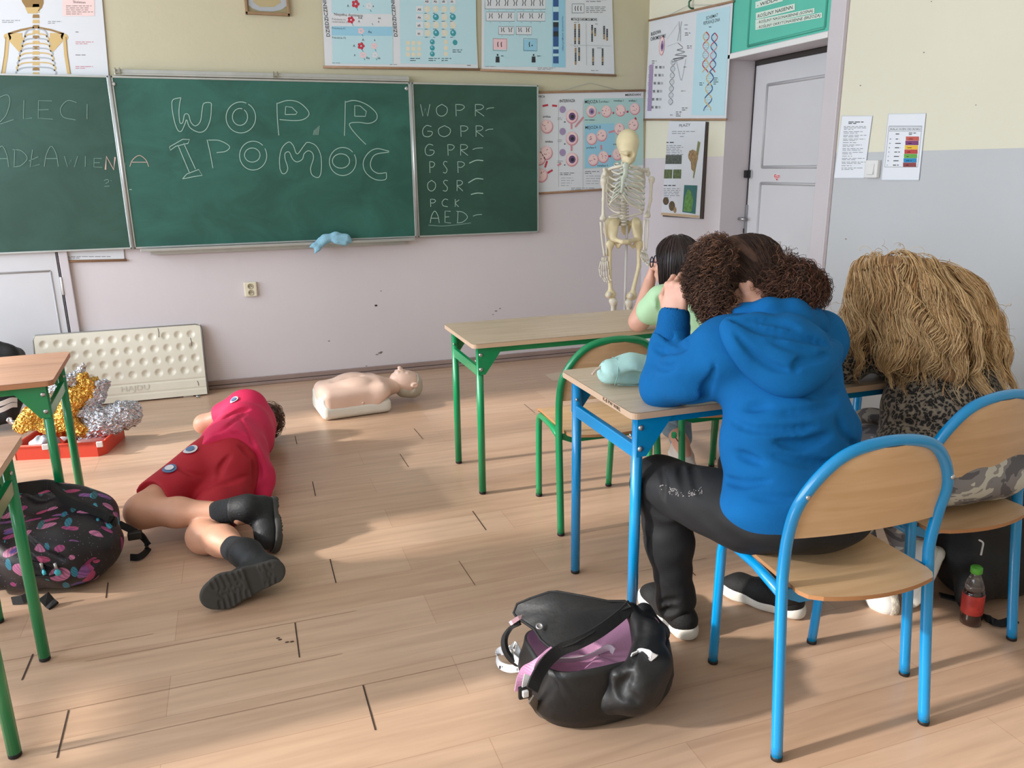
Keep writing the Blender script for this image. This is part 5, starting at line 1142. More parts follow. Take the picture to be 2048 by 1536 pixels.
for a, d in ((c[0], c[1]), (c[2], c[3]), (c[4], c[0])): b.tube([a + Vector((0, 0, hh)), d + Vector((0, 0, hh))], .007, m_redp, n=8)
part('tray_body', b, m_redp, tr)
for u in (TW * .36, TW - .012):
    b = MB(); b.box(tp(u, -.006, hh - .006), (.03, .014, .03), m_white, bev=.004); part('latch', b, m_white, tr, 'white plastic latch')
for (u, v, z, r, col, lab) in ((.11, .10, .052, (.075, .06, .042), (196, 208, 220), 'pale blue dressing pack in the left half of the red tray'), (.19, .235, .055, (.055, .04, .035), (214, 220, 226), 'white dressing pack behind the pale blue one in the red tray')):
    s = SDF(); s.ell(tp(u, v, z), r, k=.02); o = s.part('dressing_pack', mat('pack_%d' % col[0], col, .5, bump=.3, bscale=60), None, .008, wob(int(u * 100), 60, .008)); tag(o, lab, 'dressing', 'dressings in the red tray')
for (u, v, col, lab) in ((TW * .68, .08, (202, 150, 146), 'pinkish wrapped bandage roll in the right half of the red tray'), (TW * .74, .20, (190, 130, 130), 'dusky pink bandage roll nearest the right end of the red tray')):
    s = SDF(); a = tp(u, v, .045); s.cap(tuple(a), tuple(a + Vector((.10, .03, .01))), .03, .028); o = s.part('bandage_roll', mat('roll_%d' % col[0], col, .6, bump=.2), None, .007); tag(o, lab, 'bandage', 'dressings in the red tray')
m_gold = mat('gold_foil', (214, 168, 84), .22, metal=1.0, bump=1.0, bscale=75); m_silv = mat('silver_foil', (196, 198, 204), .2, metal=1.0, bump=1.0, bscale=75)
fo_ = thing('foil_blanket', 'crumpled gold and silver emergency foil blanket heaped on the red tray', 'foil blanket', (-.86, 4.62, 0))
def crumple(seed, amp=.019):
    def post(vs):
        r = np.random.RandomState(seed); out = vs.copy()
        for f, a in ((26, .9), (70, .6), (170, .45), (330, .25)):
            d = np.zeros_like(vs)
            for ax in range(3):
                for _ in range(4):
                    k = r.normal(size=3) * f; ph = r.uniform(0, 6.28); w = vs @ k + ph; d[:, ax] += np.abs(((w / 3.1416) % 2) - 1) - .5
            out += d * amp * a * .5
        out[:, 2] = np.maximum(out[:, 2], .012); return out
    return post
FY = 4.60; F_ = lambda x, y, dy=0.0: tuple(ony(x, y, FY + dy))
def foil(name, m, chains, seed):
    s = SDF()
    for pts, rs in chains: s.chain([F_(*p) for p in pts], rs, k=.03)
    o = s.part(name, m, fo_, .0055, smooth=0, post=crumple(seed)); o.data.polygons.foreach_set('use_smooth', [False] * len(o.data.polygons)); return o
foil('gold_side', m_gold, [([(162, 752, .0), (175, 782, 0), (145, 800, -.03), (135, 842, -.05), (100, 855, -.08)], [.022, .042, .06, .07, .04]), ([(172, 772), (190, 762)], [.03, .015]), ([(135, 842, -.05), (170, 862, -.09), (188, 858, -.09)], [.06, .04, .025]), ([(66, 828, -.05), (52, 848, -.08), (36, 855, -.08)], [.04, .045, .018]), ([(100, 850, -.06), (66, 840, -.06)], [.05, .045])], 4)
foil('silver_side', m_silv, [([(166, 732, .02), (152, 752, .02), (125, 765, .0), (104, 775, 0), (95, 820, -.02)], [.012, .032, .034, .03, .03]), ([(196, 772, .02), (185, 800, 0), (170, 830, -.03), (200, 845, -.05), (245, 830, -.02), (262, 824, .0)], [.035, .045, .055, .07, .072, .062]), ([(200, 845, -.05), (170, 868, -.1), (232, 862, -.08)], [.05, .025, .025]), ([(208, 765, .02), (200, 782, .01)], [.018, .03]), ([(40, 852, -.06), (22, 842, -.06)], [.022, .012])], 9)
# black sports bag at the far left
s = SDF(); m_blk = mat('black_nylon', (15, 16, 18), .6, bump=.15, bscale=50); bg = lambda x, y, dy=0.0: tuple(ony(x, y, 5.12 + dy))
s.chain([bg(-60, 720), bg(10, 722)], [.13, .10], .05).chain([bg(-60, 770), bg(0, 785)], [.16, .14], .05).chain([bg(-50, 820, -.05), bg(5, 822, -.05)], [.10, .085], .05).cut((0, 0, .004), (0, 0, -1))
bo = thing('sports_bag', 'black sports bag with two white stripes behind the left desks', 'bag', (-1.38, 5.1, 0)); s.part('body', m_blk, bo, .012, wob(3, 25, .012))
for i in range(2):
    h = MB(); pts = bez([ony(-30, 812 + i * 14, 4.90), ony(0, 808 + i * 13, 4.905), ony(22, 800 + i * 11, 4.94), ony(34, 800 + i * 10, 5.0)], 4); h.ribbon(pts, .026, (0, 0, 1), m_white, .004); part('stripe', h, m_white, bo, 'white stripe')
# pencil case on the blue desk
m_mint = mat('mint_pencil_case', (172, 212, 206), .6, bump=.12, bscale=60); zt2 = .76; e0, e1 = onz(1222, 744, zt2 + .045), onz(1300, 740, zt2 + .045)
pcs = thing('pencil_case', 'mint green soft pencil case lying on the blue-legged desk', 'pencil case', tuple((e0 + e1) / 2 - Vector((0, 0, .045))))
s = SDF(); s.chain([tuple(e0), tuple((e0 + e1) / 2 + Vector((0, 0, .002))), tuple(e1)], [.044, .048, .044], .03, ax=(0, 1, 0), q=1.0).cut((0, 0, zt2 + .003), (0, 0, -1), .02)
s.ell(tuple(e0 + Vector((.06, -.05, -.01))), (.05, .012, .02), k=.02, op='s'); s.part('body', m_mint, pcs, .006, wob(8, 40, .0022))
h = MB(); h.tube(bez([e0 + Vector((-.03, 0, .034)), (e0 + e1) / 2 + Vector((0, .005, .049)), e1 + Vector((.02, 0, .044))], 6), .004, mat('mint_zip', (132, 176, 170), .5), n=6); part('zip', h, None, pcs)
h = MB(); h.tube(bez([e0 + Vector((-.036, -.0, .02)), e0 + Vector((-.055, -.005, .012)), e0 + Vector((-.07, -.01, .0))], 4), .005, mat('beige_tab', (222, 196, 176), .6), n=6, flat=.5); part('pull_tab', h, None, pcs)
h = MB(); h.tube(bez([e0 + Vector((-.012, -.052, -.03)), e0 + Vector((.0, -.05, .01)), e0 + Vector((.012, -.02, .043)), e0 + Vector((.012, .02, .043))], 5), .0012, MATS['mint_zip'], n=5); h.tube(bez([e0 + Vector((.0, -.048, -.03)), (e0 + e1) / 2 + Vector((0, -.052, -.034)), e1 + Vector((0, -.05, -.03))], 5), .0012, MATS['mint_zip'], n=5); part('seam', h, None, pcs)
# ------------------------------------------------------------ people
V_ = lambda *a: np.array(a, float)
nrm = lambda v: np.array(v, float) / np.linalg.norm(v)
m_skin = mat('skin', (222, 168, 146), .5, var=.05, vscale=14, bump=.04, bscale=120); m_skin2 = mat('skin_tanned', (204, 152, 126), .5, var=.06, vscale=12, bump=.05, bscale=120)
m_hoodie = mat('blue_sweatshirt', (14, 98, 160), .9, var=.08, vscale=9, bump=.12, bscale=220, spec=.2); m_rib = mat('blue_ribbed_cuff', (13, 94, 156), .9, bump=.3, bscale=260, spec=.2)
m_legg = mat('black_leggings', (15, 16, 19), .75, var=.15, vscale=8, bump=.06, bscale=90); m_wsole = mat('white_sole', (222, 218, 210), .5, var=.04, vscale=20); m_shoeb = mat('black_knit_shoe', (15, 15, 17), .75, bump=.2, bscale=160)
def head(s, c, f, up=(0, 0, 1), k=1.0, ears=True):
    f = nrm(f); up = np.array(up, float); up = nrm(up - f * f.dot(up)); r = np.cross(f, up); M = np.stack([r, f, up], 1)
    L = lambda a, b, d: c + k * (r * a + f * b + up * d)
    R_ = lambda *q: tuple(k * v for v in q)
    s.ell(L(0, -.012, .022), R_(.070, .088, .085), M, .02 * k).ell(L(0, .032, -.035), R_(.053, .055, .062), M, .04 * k).ell(L(0, .058, -.078), R_(.024, .022, .018), M, .03 * k)
    s.cap(L(0, .086, .006), L(0, .104, -.024), .009 * k, .013 * k, .014 * k)
    for sg in (-1, 1):
        s.ell(L(sg * .030, .088, .012), R_(.017, .018, .011), M, .012 * k, 's').ell(L(sg * .030, .074, .010), R_(.014, .012, .011), M, .004 * k); s.ell(L(sg * .038, .062, -.018), R_(.022, .018, .018), M, .02 * k)
        if ears: s.ell(L(sg * .073, -.008, -.004), R_(.010, .021, .031), M, .008 * k).ell(L(sg * .083, -.003, -.002), R_(.006, .011, .018), M, .005 * k, 's')
    s.cap(L(-.019, .083, -.050), L(.019, .083, -.050), .008 * k, .008 * k, .01 * k).cap(L(-.017, .081, -.061), L(.017, .081, -.061), .008 * k, .008 * k, .008 * k)
    return L
def hand(s, w, d, pn, side, k=1.0, curl=(.5, .6, .5), spread=.12, thumb=(.5, .5)):
    """w wrist, d direction of the fingers, pn palm normal, side the thumb side"""
    d = nrm(d); pn = nrm(np.array(pn) - d * d.dot(pn)); sd = nrm(side - d * d.dot(side) - pn * pn.dot(side))
    s.cap(w - d * .02, w + d * .02, .024 * k, .025 * k, .02, ax=pn, q=.75)
    M = np.stack([sd, d, pn], 1); s.box(w + d * .048 * k, (.038 * k, .045 * k, .014 * k), M, .012 * k, .02)
    for i in range(4):
        o = (1.5 - i) * .0205 * k; L = [.040, .046, .043, .033][i] * k; p = w + d * (.088 - .004 * abs(i - 1)) * k + sd * o; cur = nrm(d + sd * spread * (1.5 - i) * .5); r = [.0088, .0091, .0086, .0076][i] * k
        s.ell(p - pn * .004, (r * 1.15,) * 3, k=.008)
        for j, (l, a) in enumerate(zip((L, L * .62, L * .5), curl)):
            c_, n_ = math.cos(a), math.sin(a); ax2 = nrm(np.cross(np.cross(cur, pn + 1e-6), cur)) if abs(cur.dot(pn)) < .99 else -d
            pl = nrm(pn - cur * cur.dot(pn)) if j == 0 else pl2
            cur2 = nrm(cur * c_ + pl * n_); pl2 = nrm(pl * c_ - cur * n_); cur = cur2; e = p + cur * l
            s.cap(p, e, r * (1 - .08 * j), r * (.94 - .1 * j), .004); p = e
    b = w + d * .022 * k + sd * .030 * k; cur = nrm(d * .7 + sd * .7 + pn * thumb[0]); e = b + cur * .038 * k; s.cap(b, e, .015 * k, .011 * k, .012); cur = nrm(cur + d * .5 - sd * .35 + pn * thumb[1]); s.cap(e, e + cur * .034 * k, .0105 * k, .0085 * k, .004)
def foot(s, ank, toe, k=1.0, r0=.034):
    a, t = np.array(ank, float), np.array(toe, float); s.chain([a, a * .7 + t * .3 - V_(0, 0, .015), t], [r0 * .8 * k, .028 * k, .016 * k], .03)
def shoe(name, ank, heel, toe, parent, mu, ms, up=(0, 0, 1), h=.075, sole_t=.026, w=.042, cell=.006, lab=None):
    """low shoe between heel and toe points on the sole plane, opening at the ankle"""
    heel, toe, ank = map(lambda q: np.array(q, float), (heel, toe, ank)); f = nrm(toe - heel); up = nrm(np.array(up) - f * f.dot(up)); r = np.cross(f, up); Ln = np.linalg.norm(toe - heel); M = np.stack([r, f, up], 1)
    P = lambda a, b, c: heel + f * b * Ln + r * a + up * c
    o = None
    u = SDF(); u.chain([P(0, .12, .045), P(0, .45, .045), P(.004, .80, .032), P(0, .92, .026)], [w * .92, w, w * .98, w * .72], .03).cap(P(0, .16, .05), ank, w * .86, w * .8, .03).cut(P(0, 0, .012), -up, .004)
    u.cut(ank + up * .012, ank - P(0, .16, .05) + up * .01, .006)
    o = u.part(name, mu, parent, cell, label=lab)
    s = SDF(); s.chain([P(0, .10, sole_t * .5), P(0, .45, sole_t * .45), P(.003, .80, sole_t * .5), P(0, .92, sole_t * .6)], [w * 1.0, w * .98, w * 1.1, w * .84], .03).cut(P(0, 0, sole_t + .004), up, .005).cut(P(0, 0, 0), -up, .005)
    s.part('sole', ms, o, cell); return o, P
def strands(base, n, seed, flow, L, r, m, name, parent, off=.004, wave=(.006, 18, 0), lift=0.0, roots=None, steps=22, cols=None, box=None, k=3, taper=.35, vary=.4, clump=0.0, coll=None, lenfn=None):
    """hair locks that grow along the surface of a solid"""
    rs = np.random.RandomState(seed)
    if roots is None:
        vs, _ = base.mesh(.014)
        if box is not None: vs = vs[box(vs)]
        p = vs[rs.randint(0, len(vs), n)]
    else: p = np.array(roots)[rs.randint(0, len(roots), n)] + rs.normal(size=(n, 3)) * .006
    step = (L * (1 - vary + vary * 2 * rs.rand(n)) / steps)[:, None]
    if lenfn: step = (lenfn(p, rs) / steps)[:, None]
    path = []; ph = rs.uniform(0, 6.28, n); fr = wave[1] * (.7 + .6 * rs.rand(n))
    jit = rs.normal(size=n) * .5; co = coll or base; pull = .0012 if clump else .006
    am = wave[0] * (.5 + rs.rand(n)); hel = wave[2]; dprev = None; ofs = off + rs.rand(n) * lift
    for i in range(steps + 1):
        g = co.grad(p); v = co.val(p); tgt = ofs + .3 * lift * i / steps
        if clump: tgt = tgt + .006 * (1 + np.sin(p[:, 0] * clump * 2.1 + 3 * p[:, 2] + .4 * jit))
        p = p - g * np.clip(v - tgt, -.02, pull)[:, None]
        d = flow(p, i / steps, rs); d = d - g * (d * g).sum(1, keepdims=True) * .85; d /= np.maximum(np.linalg.norm(d, axis=1, keepdims=True), 1e-6)
        if dprev is not None: d = d * .45 + dprev * .55; d /= np.maximum(np.linalg.norm(d, axis=1, keepdims=True), 1e-6)
        dprev = d; b = np.cross(d, g); a = fr * i * step[:, 0] * 6.28 + ph
        if clump: a = wave[1] * 6.28 * (-p[:, 2] + .5 * p[:, 1]) + 1.3 * np.sin(p[:, 0] * clump) + .8 * np.sin(p[:, 0] * clump * 1.7 + 1) + jit
        amp = am * min(1, .25 + i / steps * 1.4)
        path.append(p + b * (np.sin(a) * amp)[:, None] + g * ((np.cos(a) * amp * hel + abs(hel) * amp)[:, None])); p = p + d * step
    path = np.array(path); S1 = steps + 1; T = np.gradient(path, axis=0); T /= np.maximum(np.linalg.norm(T, axis=2, keepdims=True), 1e-9)
    ref = V_(.31, .52, .79); A = np.cross(T, ref); A /= np.maximum(np.linalg.norm(A, axis=2, keepdims=True), 1e-6); Bn = np.cross(T, A)
    rad = (r * (.6 + .8 * rs.rand(n)))[None, :] * (1 - (1 - taper) * (np.arange(S1) / steps) ** 2)[:, None]
    ang = [2 * math.pi * j / k for j in range(k)]; W = np.stack([path + (A * math.cos(q) + Bn * math.sin(q)) * rad[..., None] for q in ang], 2).transpose(1, 0, 2, 3).reshape(-1, 3)
    i0 = np.arange(n)[:, None, None] * (S1 * k) + np.arange(steps)[None, :, None] * k; j0 = np.arange(k)[None, None, :]; j1 = (j0 + 1) % k
    F = np.stack([i0 + j0, i0 + j1, i0 + k + j1, i0 + k + j0], -1).reshape(-1, 4); W = W - np.array(wloc(parent))
    me = bpy.data.meshes.new(name); me.vertices.add(len(W)); me.vertices.foreach_set('co', W.astype(np.float32).ravel()); me.loops.add(F.size); me.polygons.add(len(F))
    me.loops.foreach_set('vertex_index', F.astype(np.int32).ravel()); me.polygons.foreach_set('loop_start', np.arange(len(F), dtype=np.int32) * 4); me.polygons.foreach_set('use_smooth', np.ones(len(F), bool))
    cols = cols or [m]
    for q in cols: me.materials.append(q)
    me.polygons.foreach_set('material_index', np.repeat(rs.randint(0, len(cols), n), steps * k).astype(np.int32)); me.update(calc_edges=True)
    o = bpy.data.objects.new(name, me); COL.objects.link(o); o.parent = parent
    return o
def surf_print(o, s, m, pts, size, seed): pass
# ============ the person in the blue hoodie
pB = thing('person', 'person in a blue hoodie with dark curly tied hair, elbow propped on the blue-legged desk', 'person', (1.36, 1.62, 0))
EL, WR = V_(1.150, 1.965, .812), V_(1.192, 2.00, .995)
shL, shR = V_(1.225, 1.80, .955), V_(1.575, 1.83, .945); hc = V_(1.378, 1.935, 1.112); nb = V_(1.405, 1.85, 1.0); fB = nrm((-.80, .58, -.12)); pel = V_(1.345, 1.60, .545)
hipL, hipR = V_(1.235, 1.64, .525), V_(1.465, 1.64, .525); knL, knR = V_(1.155, 1.985, .495), V_(1.49, 2.01, .50); anL, anR = V_(1.208, 1.945, .09), V_(1.598, 1.90, .085)
b = SDF(); LB = head(b, hc, fB, (0.12, .1, 1), .98)
b.cap(hc + V_(.02, -.02, -.05), nb, .050, .056, .03).chain([nb, V_(1.39, 1.80, .88), V_(1.37, 1.70, .72), pel + V_(0, 0, .02)], [.085, .125, .125, .095], .06, ax=(0, 1, 0), q=.8).chain([shL, nb, shR], [.05, .06, .05], .05)
b.chain([shL, EL, WR], [.048, .042, .030], .03).chain([shR, V_(1.66, 2.04, .815), V_(1.46, 2.14, .80)], [.048, .042, .030], .03)
for h_, k_, a_ in ((hipL, knL, anL), (hipR, knR, anR)): b.chain([h_ + V_(0, 0, .01), k_, a_], [.068, .055, .038], .04)
foot(b, anL, V_(1.21, 2.10, .04)); foot(b, anR, V_(1.51, 2.05, .04))
hand(b, WR + V_(.004, .004, .02), (.10, .05, 1), (.80, .50, -.1), (-.3, .7, .2), 1.0, (.95, 1.5, 1.0), .10, (.5, .6)); hand(b, V_(1.44, 2.14, .80), (-1, .1, 0), (0, 0, -1), (0, 1, 0), .85, (.2, .3, .2))
b.part('body', m_skin, pB, .004)
s = SDF()                                     # hoodie
s.ell(V_(1.345, 1.59, .575), (.212, .165, .13), k=.05).ell(V_(1.365, 1.665, .72), (.198, .150, .17), k=.06).ell(V_(1.392, 1.765, .865), (.190, .142, .14), k=.06).chain([shL + V_(.02, 0, -.01), V_(1.40, 1.82, .95), shR + V_(-.02, 0, -.01)], [.082, .10, .082], .06)
s.chain([shL, (shL + EL) / 2 + V_(-.012, -.012, -.012), EL], [.082, .078, .066], .05).chain([EL, (EL + WR) / 2, WR - V_(.003, .004, .02)], [.064, .060, .050], .035).chain([shR, V_(1.655, 2.03, .825), V_(1.50, 2.13, .815)], [.080, .064, .05], .04)
s.ell(nb + V_(.01, -.01, -.01), (.085, .075, .05), k=.04)
s.ell(WR + nrm(WR - EL) * .085, (.085, .085, .085), k=.006, op='s').ell(nb + V_(-.01, .02, .07), (.062, .065, .07), k=.02, op='s')
C8 = lambda pts: [(1120 + x / 2.742, 440 + y / 2.742) for x, y in pts]
for pts, r, dp in (([(700, 1010), (790, 985), (800, 920), (830, 860)], .016, .010), ([(790, 985), (880, 1080), (1000, 1130), (1200, 1150), (1400, 1130)], .014, .006), ([(780, 1010), (840, 1180), (960, 1280), (1120, 1340)], .014, .006), ([(740, 1060), (790, 1200), (850, 1330)], .012, .005),
                   ([(1180, 1215), (1330, 1235), (1480, 1180)], .014, .007), ([(1200, 1060), (1400, 1040), (1520, 990)], .013, .005), ([(1150, 1290), (1320, 1330), (1500, 1330), (1600, 1290)], .014, .006), ([(860, 1010), (1010, 1030), (1150, 1010)], .012, .004),
                   ([(520, 600), (600, 640), (680, 700), (700, 640)], .012, .009), ([(505, 690), (580, 720), (660, 720)], .011, .007), ([(500, 780), (570, 810), (640, 790)], .012, .006), ([(800, 900), (840, 840), (850, 780)], .012, .005), ([(1530, 1080), (1570, 1180), (1640, 1260)], .012, .006), ([(1300, 950), (1450, 960), (1530, 900)], .012, .004), ([(900, 1420), (1000, 1440), (1150, 1430)], .012, .004)): s.fold(C8(pts), r * .9, dp * 1.5, k=.009)
s.fold([(1412, 925), (1440, 965), (1500, 992), (1560, 996), (1620, 990)], .007, .004); s.fold_end(); s.cut(V_(1.345, 1.43, .492), (-.12, .10, -1), .008)
sB = s; s.part('hoodie', m_hoodie, pB, .0065, wob(11, 26, .0034, st=(.6, .6, 1.7)))
h = SDF(); h.cap(WR - V_(.008, .010, .045), WR + V_(.002, .002, .010), .051, .047, .01).cap(WR - V_(.01, .01, .06), WR + V_(.01, .01, .05), .036, .036, .004, 's'); h.part('cuff', m_rib, pB, .005)
h = SDF()                                     # hood: rolled collar and the bag hanging on the back
cl = [nb + V_(*q) for q in ((-.085, .05, .0), (-.088, -.01, .035), (-.045, -.065, .050), (.02, -.085, .045), (.085, -.06, .030), (.105, .0, .01), (.08, .06, -.01))]
h.chain(cl, [.022, .028, .034, .036, .036, .032, .022], .02); h.chain([v + V_(.012, -.016, -.034) for v in cl[1:6]], [.024, .034, .040, .040, .032], .022)
hs = lambda x, y, o: sB.hit(x, y, o)
ol = [hs(x, y, .012) for x, y in ((1462, 655), (1482, 692), (1512, 733), (1556, 764), (1600, 766), (1640, 738), (1664, 700))]
h.chain([np.array(v) for v in bez(ol, 3)], [.030] * 19, .02)
for x, y, o, r in ((1500, 665, .012, .040), (1530, 700, .022, .045), (1570, 725, .026, .046), (1610, 715, .026, .044), (1560, 690, .026, .05), (1620, 685, .022, .044), (1520, 660, .02, .045), (1580, 665, .024, .05)): q_ = hs(x, y, o); h.ell(q_, (r,) * 3, k=.04)
for pts, r, dp in (([(960, 620), (1060, 730), (1160, 800), (1270, 830)], .009, .005), ([(930, 540), (1100, 600), (1300, 640), (1470, 690)], .012, .009), ([(1000, 540), (1180, 560), (1310, 598)], .009, .005), ([(1290, 830), (1310, 780), (1400, 760), (1470, 740)], .010, .007), ([(1150, 660), (1280, 700), (1420, 730)], .010, .005)): h.fold(C8(pts), r, dp * 1.4, k=.009)
h.fold_end(); h.ell(nb + V_(-.01, .025, .09), (.060, .066, .09), k=.02, op='s'); h.part('hood', m_hoodie, pB, .006)
s = SDF()                                     # leggings
for h_, k_, a_ in ((hipL, knL, anL), (hipR, knR, anR)): s.chain([h_, k_], [.108, .080], .05).chain([k_, (k_ + a_) / 2 + V_(0, -.012, .02), a_ + V_(0, -.005, .02), a_ + V_(0, 0, -.03)], [.078, .070, .054, .047], .04)
s.ell(V_(1.35, 1.58, .535), (.205, .16, .085), k=.05)
C3 = lambda pts: [(1200 + x / 3.491, 880 + y / 3.491) for x, y in pts]
for pts in ([(310, 420), (400, 520), (500, 560)], [(430, 180), (440, 300), (450, 420)], [(560, 170), (570, 280), (590, 380)], [(640, 170), (650, 260), (680, 370)], [(320, 1180), (420, 1200), (540, 1180)], [(310, 1130), (420, 1140), (540, 1120)], [(330, 660), (340, 800)]): s.fold(C3(pts), .010, .004)
s.fold_end(); s.cut(V_(0, 0, .458), (0, 0, -1), .004) if False else None
s.cut(V_(1.345, 1.55, .05), (0, 0, -1), .004)
lg = s.part('leggings', m_legg, pB, .0065, wob(5, 45, .0014))
pr_ = MB(); rr = random.Random(4); m_dot = mat('silver_print_dots', (150, 142, 140), .5)   # glitter lettering along the thigh and shin
def dots(pts, n, wpx):
    for i in range(n):
        t = rr.random() * (len(pts) - 1); j = int(t); t -= j; x = pts[j][0] * (1 - t) + pts[j + 1][0] * t + rr.uniform(-1, 1) * 1; y = pts[j][1] * (1 - t) + pts[j + 1][1] * t + rr.uniform(-wpx, wpx)
        p = s.hit(x, y, .0012)
        if p is None: continue
        g = Vector(s.grad(p[None])[0]); t1 = g.orthogonal().normalized(); t2 = g.cross(t1); r = rr.uniform(.0010, .0022); pr_.add([Vector(p) + (t1 * math.cos(a) + t2 * math.sin(a)) * r for a in (0, 1.26, 2.5, 3.77, 5.0)], [(0, 1, 2, 3, 4)], m_dot)
dots(C3([(305, 305), (360, 325), (430, 330), (500, 358), (600, 378), (712, 352)]), 420, 6.5); dots(C3([(300, 650), (312, 850), (330, 1040)]), 50, 10)
part('print', pr_, None, lg, 'scattered silver print')
shoe('shoe', anL + V_(0, -.012, .03), (1.222, 1.872, 0.004), (1.208, 2.135, .004), pB, m_shoeb, m_wsole, sole_t=.036, w=.043, lab='black knit shoe with thick white sole')
shoe('shoe', anR + V_(.01, -.01, .03), (1.628, 1.855, .004), (1.488, 2.085, .004), pB, m_shoeb, m_wsole, sole_t=.036, w=.043, lab='black knit shoe with thick white sole')
m_hb = mat('dark_brown_hair', (80, 59, 50), .75, var=.35, vscale=30, spec=.25); m_hb2 = mat('brown_hair_highlight', (126, 90, 70), .7, spec=.25); m_hb3 = mat('black_brown_hair', (58, 45, 40), .8, spec=.2)
hb = SDF(); Y_ = lambda px, py, y: np.array(ony(px, py, y))
hb.ell(LB(0, -.018, .040), (.084, .102, .092), rotm(((.12, .1, 1), np.cross(fB, (0, 0, 1)))), .02).ell(LB(0, .055, .070), (.072, .050, .050), k=.03)
hb.chain([Y_(1424, 518, 1.93), Y_(1414, 562, 1.945), Y_(1418, 610, 1.95)], [.042, .040, .024], .04)
hb.chain([Y_(1440, 540, 1.90), Y_(1436, 580, 1.90), Y_(1438, 618, 1.91)], [.040, .034, .018], .03)
hb.ell(LB(.068, .02, -.0), (.02, .03, .034), k=.02, op='s').ell(Y_(1463, 588, 1.86), (.022, .05, .032), k=.02, op='s')
hb.ell(LB(0, .11, -.03), (.05, .05, .075), k=.02, op='s')
hbn = SDF(); hbn.p = list(hb.p); hbn.lo, hbn.hi = hb.lo, hb.hi
bun = [Y_(1545, 582, 1.84), Y_(1584, 574, 1.83), Y_(1608, 584, 1.83)]
hbn.chain(bun, [.028, .050, .042], .02).ell(Y_(1588, 594, 1.83), (.050, .048, .038), k=.03)
ho = hbn.part('hair', m_hb, pB, .007, wob(21, 60, .006))
fl = lambda p, t, rs: V_(0, 0, -1) + rs.normal(size=p.shape) * .9 + (p - hc) * 3
strands(hbn, 2200, 7, fl, .075, .0011, m_hb, 'curls', ho, off=.001, wave=(.007, 34, 1.0), lift=.012, cols=[m_hb, m_hb, m_hb2], steps=26, box=lambda v: ((v - hc) @ fB > .038))
strands(hbn, 1500, 8, lambda p, t, rs: (V_(*bun[0]) - p) * 6 + rs.normal(size=p.shape) * .08, .11, .0008, m_hb, 'combed_hair', ho, off=.0, wave=(.002, 10, .3), lift=.003, cols=[m_hb, m_hb3], steps=18, box=lambda v: ((v - hc) @ fB < .05) & (v[:, 0] < 1.44))
rt_ = [Y_(1412 + i % 4 * 8, 575 + (i // 4) * 16, 1.91) for i in range(16)]
strands(hbn, 160, 9, lambda p, t, rs: V_(-.15, 0, -1) + rs.normal(size=p.shape) * .25, .12, .0010, m_hb2, 'curls', ho, off=.004, wave=(.009, 30, 1.0), lift=.02, cols=[m_hb2, m_hb, m_hb2], steps=34, roots=rt_)
strands(hbn, 1800, 10, lambda p, t, rs: (p - bun[1]) * 14 + rs.normal(size=p.shape) * .9 + V_(.35, 0, -.7), .07, .0010, m_hb, 'curls', ho, off=.0, wave=(.008, 28, 1.0), lift=.016, cols=[m_hb, m_hb2, m_hb, mat('reddish_brown_hair', (106, 68, 56), .7, spec=.25)], steps=26, box=lambda v: np.linalg.norm(v - bun[1], axis=1) < .066)
h = MB(); h.tube([Vector(Y_(1540, 560, 1.86) + .05 * (V_(0, .6, 0) * math.cos(a) + V_(0, 0, 1) * math.sin(a) * .8)) for a in [i * .5236 for i in range(12)]], .006, m_hb3, n=6, closed=True); part('hair_tie', h, m_hb3, pB)
# ============ the person in leopard print
m_leo = bpy.data.materials.new('leopard_print_fleece'); m_leo.use_nodes = True
def leo(m):
    nt = m.node_tree; b = nt.nodes['Principled BSDF']; N = nt.nodes.new; K = nt.links.new
    tc = N('ShaderNodeTexCoord'); n = N('ShaderNodeTexNoise'); n.inputs['Scale'].default_value = 28; n.inputs['Detail'].default_value = 2; K(tc.outputs['Object'], n.inputs['Vector'])
    ad = N('ShaderNodeMix'); ad.data_type = 'RGBA'; ad.blend_type = 'ADD'; ad.inputs[0].default_value = .035; K(tc.outputs['Object'], ad.inputs[6]); K(n.outputs['Color'], ad.inputs[7])
    v = N('ShaderNodeTexVoronoi'); v.inputs['Scale'].default_value = 88; K(ad.outputs[2], v.inputs['Vector'])
    r = N('ShaderNodeValToRGB'); r.color_ramp.interpolation = 'CONSTANT'; e = r.color_ramp.elements; e[0].color = lin((92, 78, 64)); e[1].position = .16; e[1].color = lin((36, 35, 34)); q = e.new(.50); q.color = lin((128, 116, 102)); q = e.new(.7); q.color = lin((150, 138, 122))
    K(v.outputs['Distance'], r.inputs[0]); K(r.outputs[0], b.inputs['Base Color']); b.inputs['Roughness'].default_value = .9; b.inputs['Sheen Weight'].default_value = .2
leo(m_leo)
m_camo = bpy.data.materials.new('grey_camouflage_cotton'); m_camo.use_nodes = True
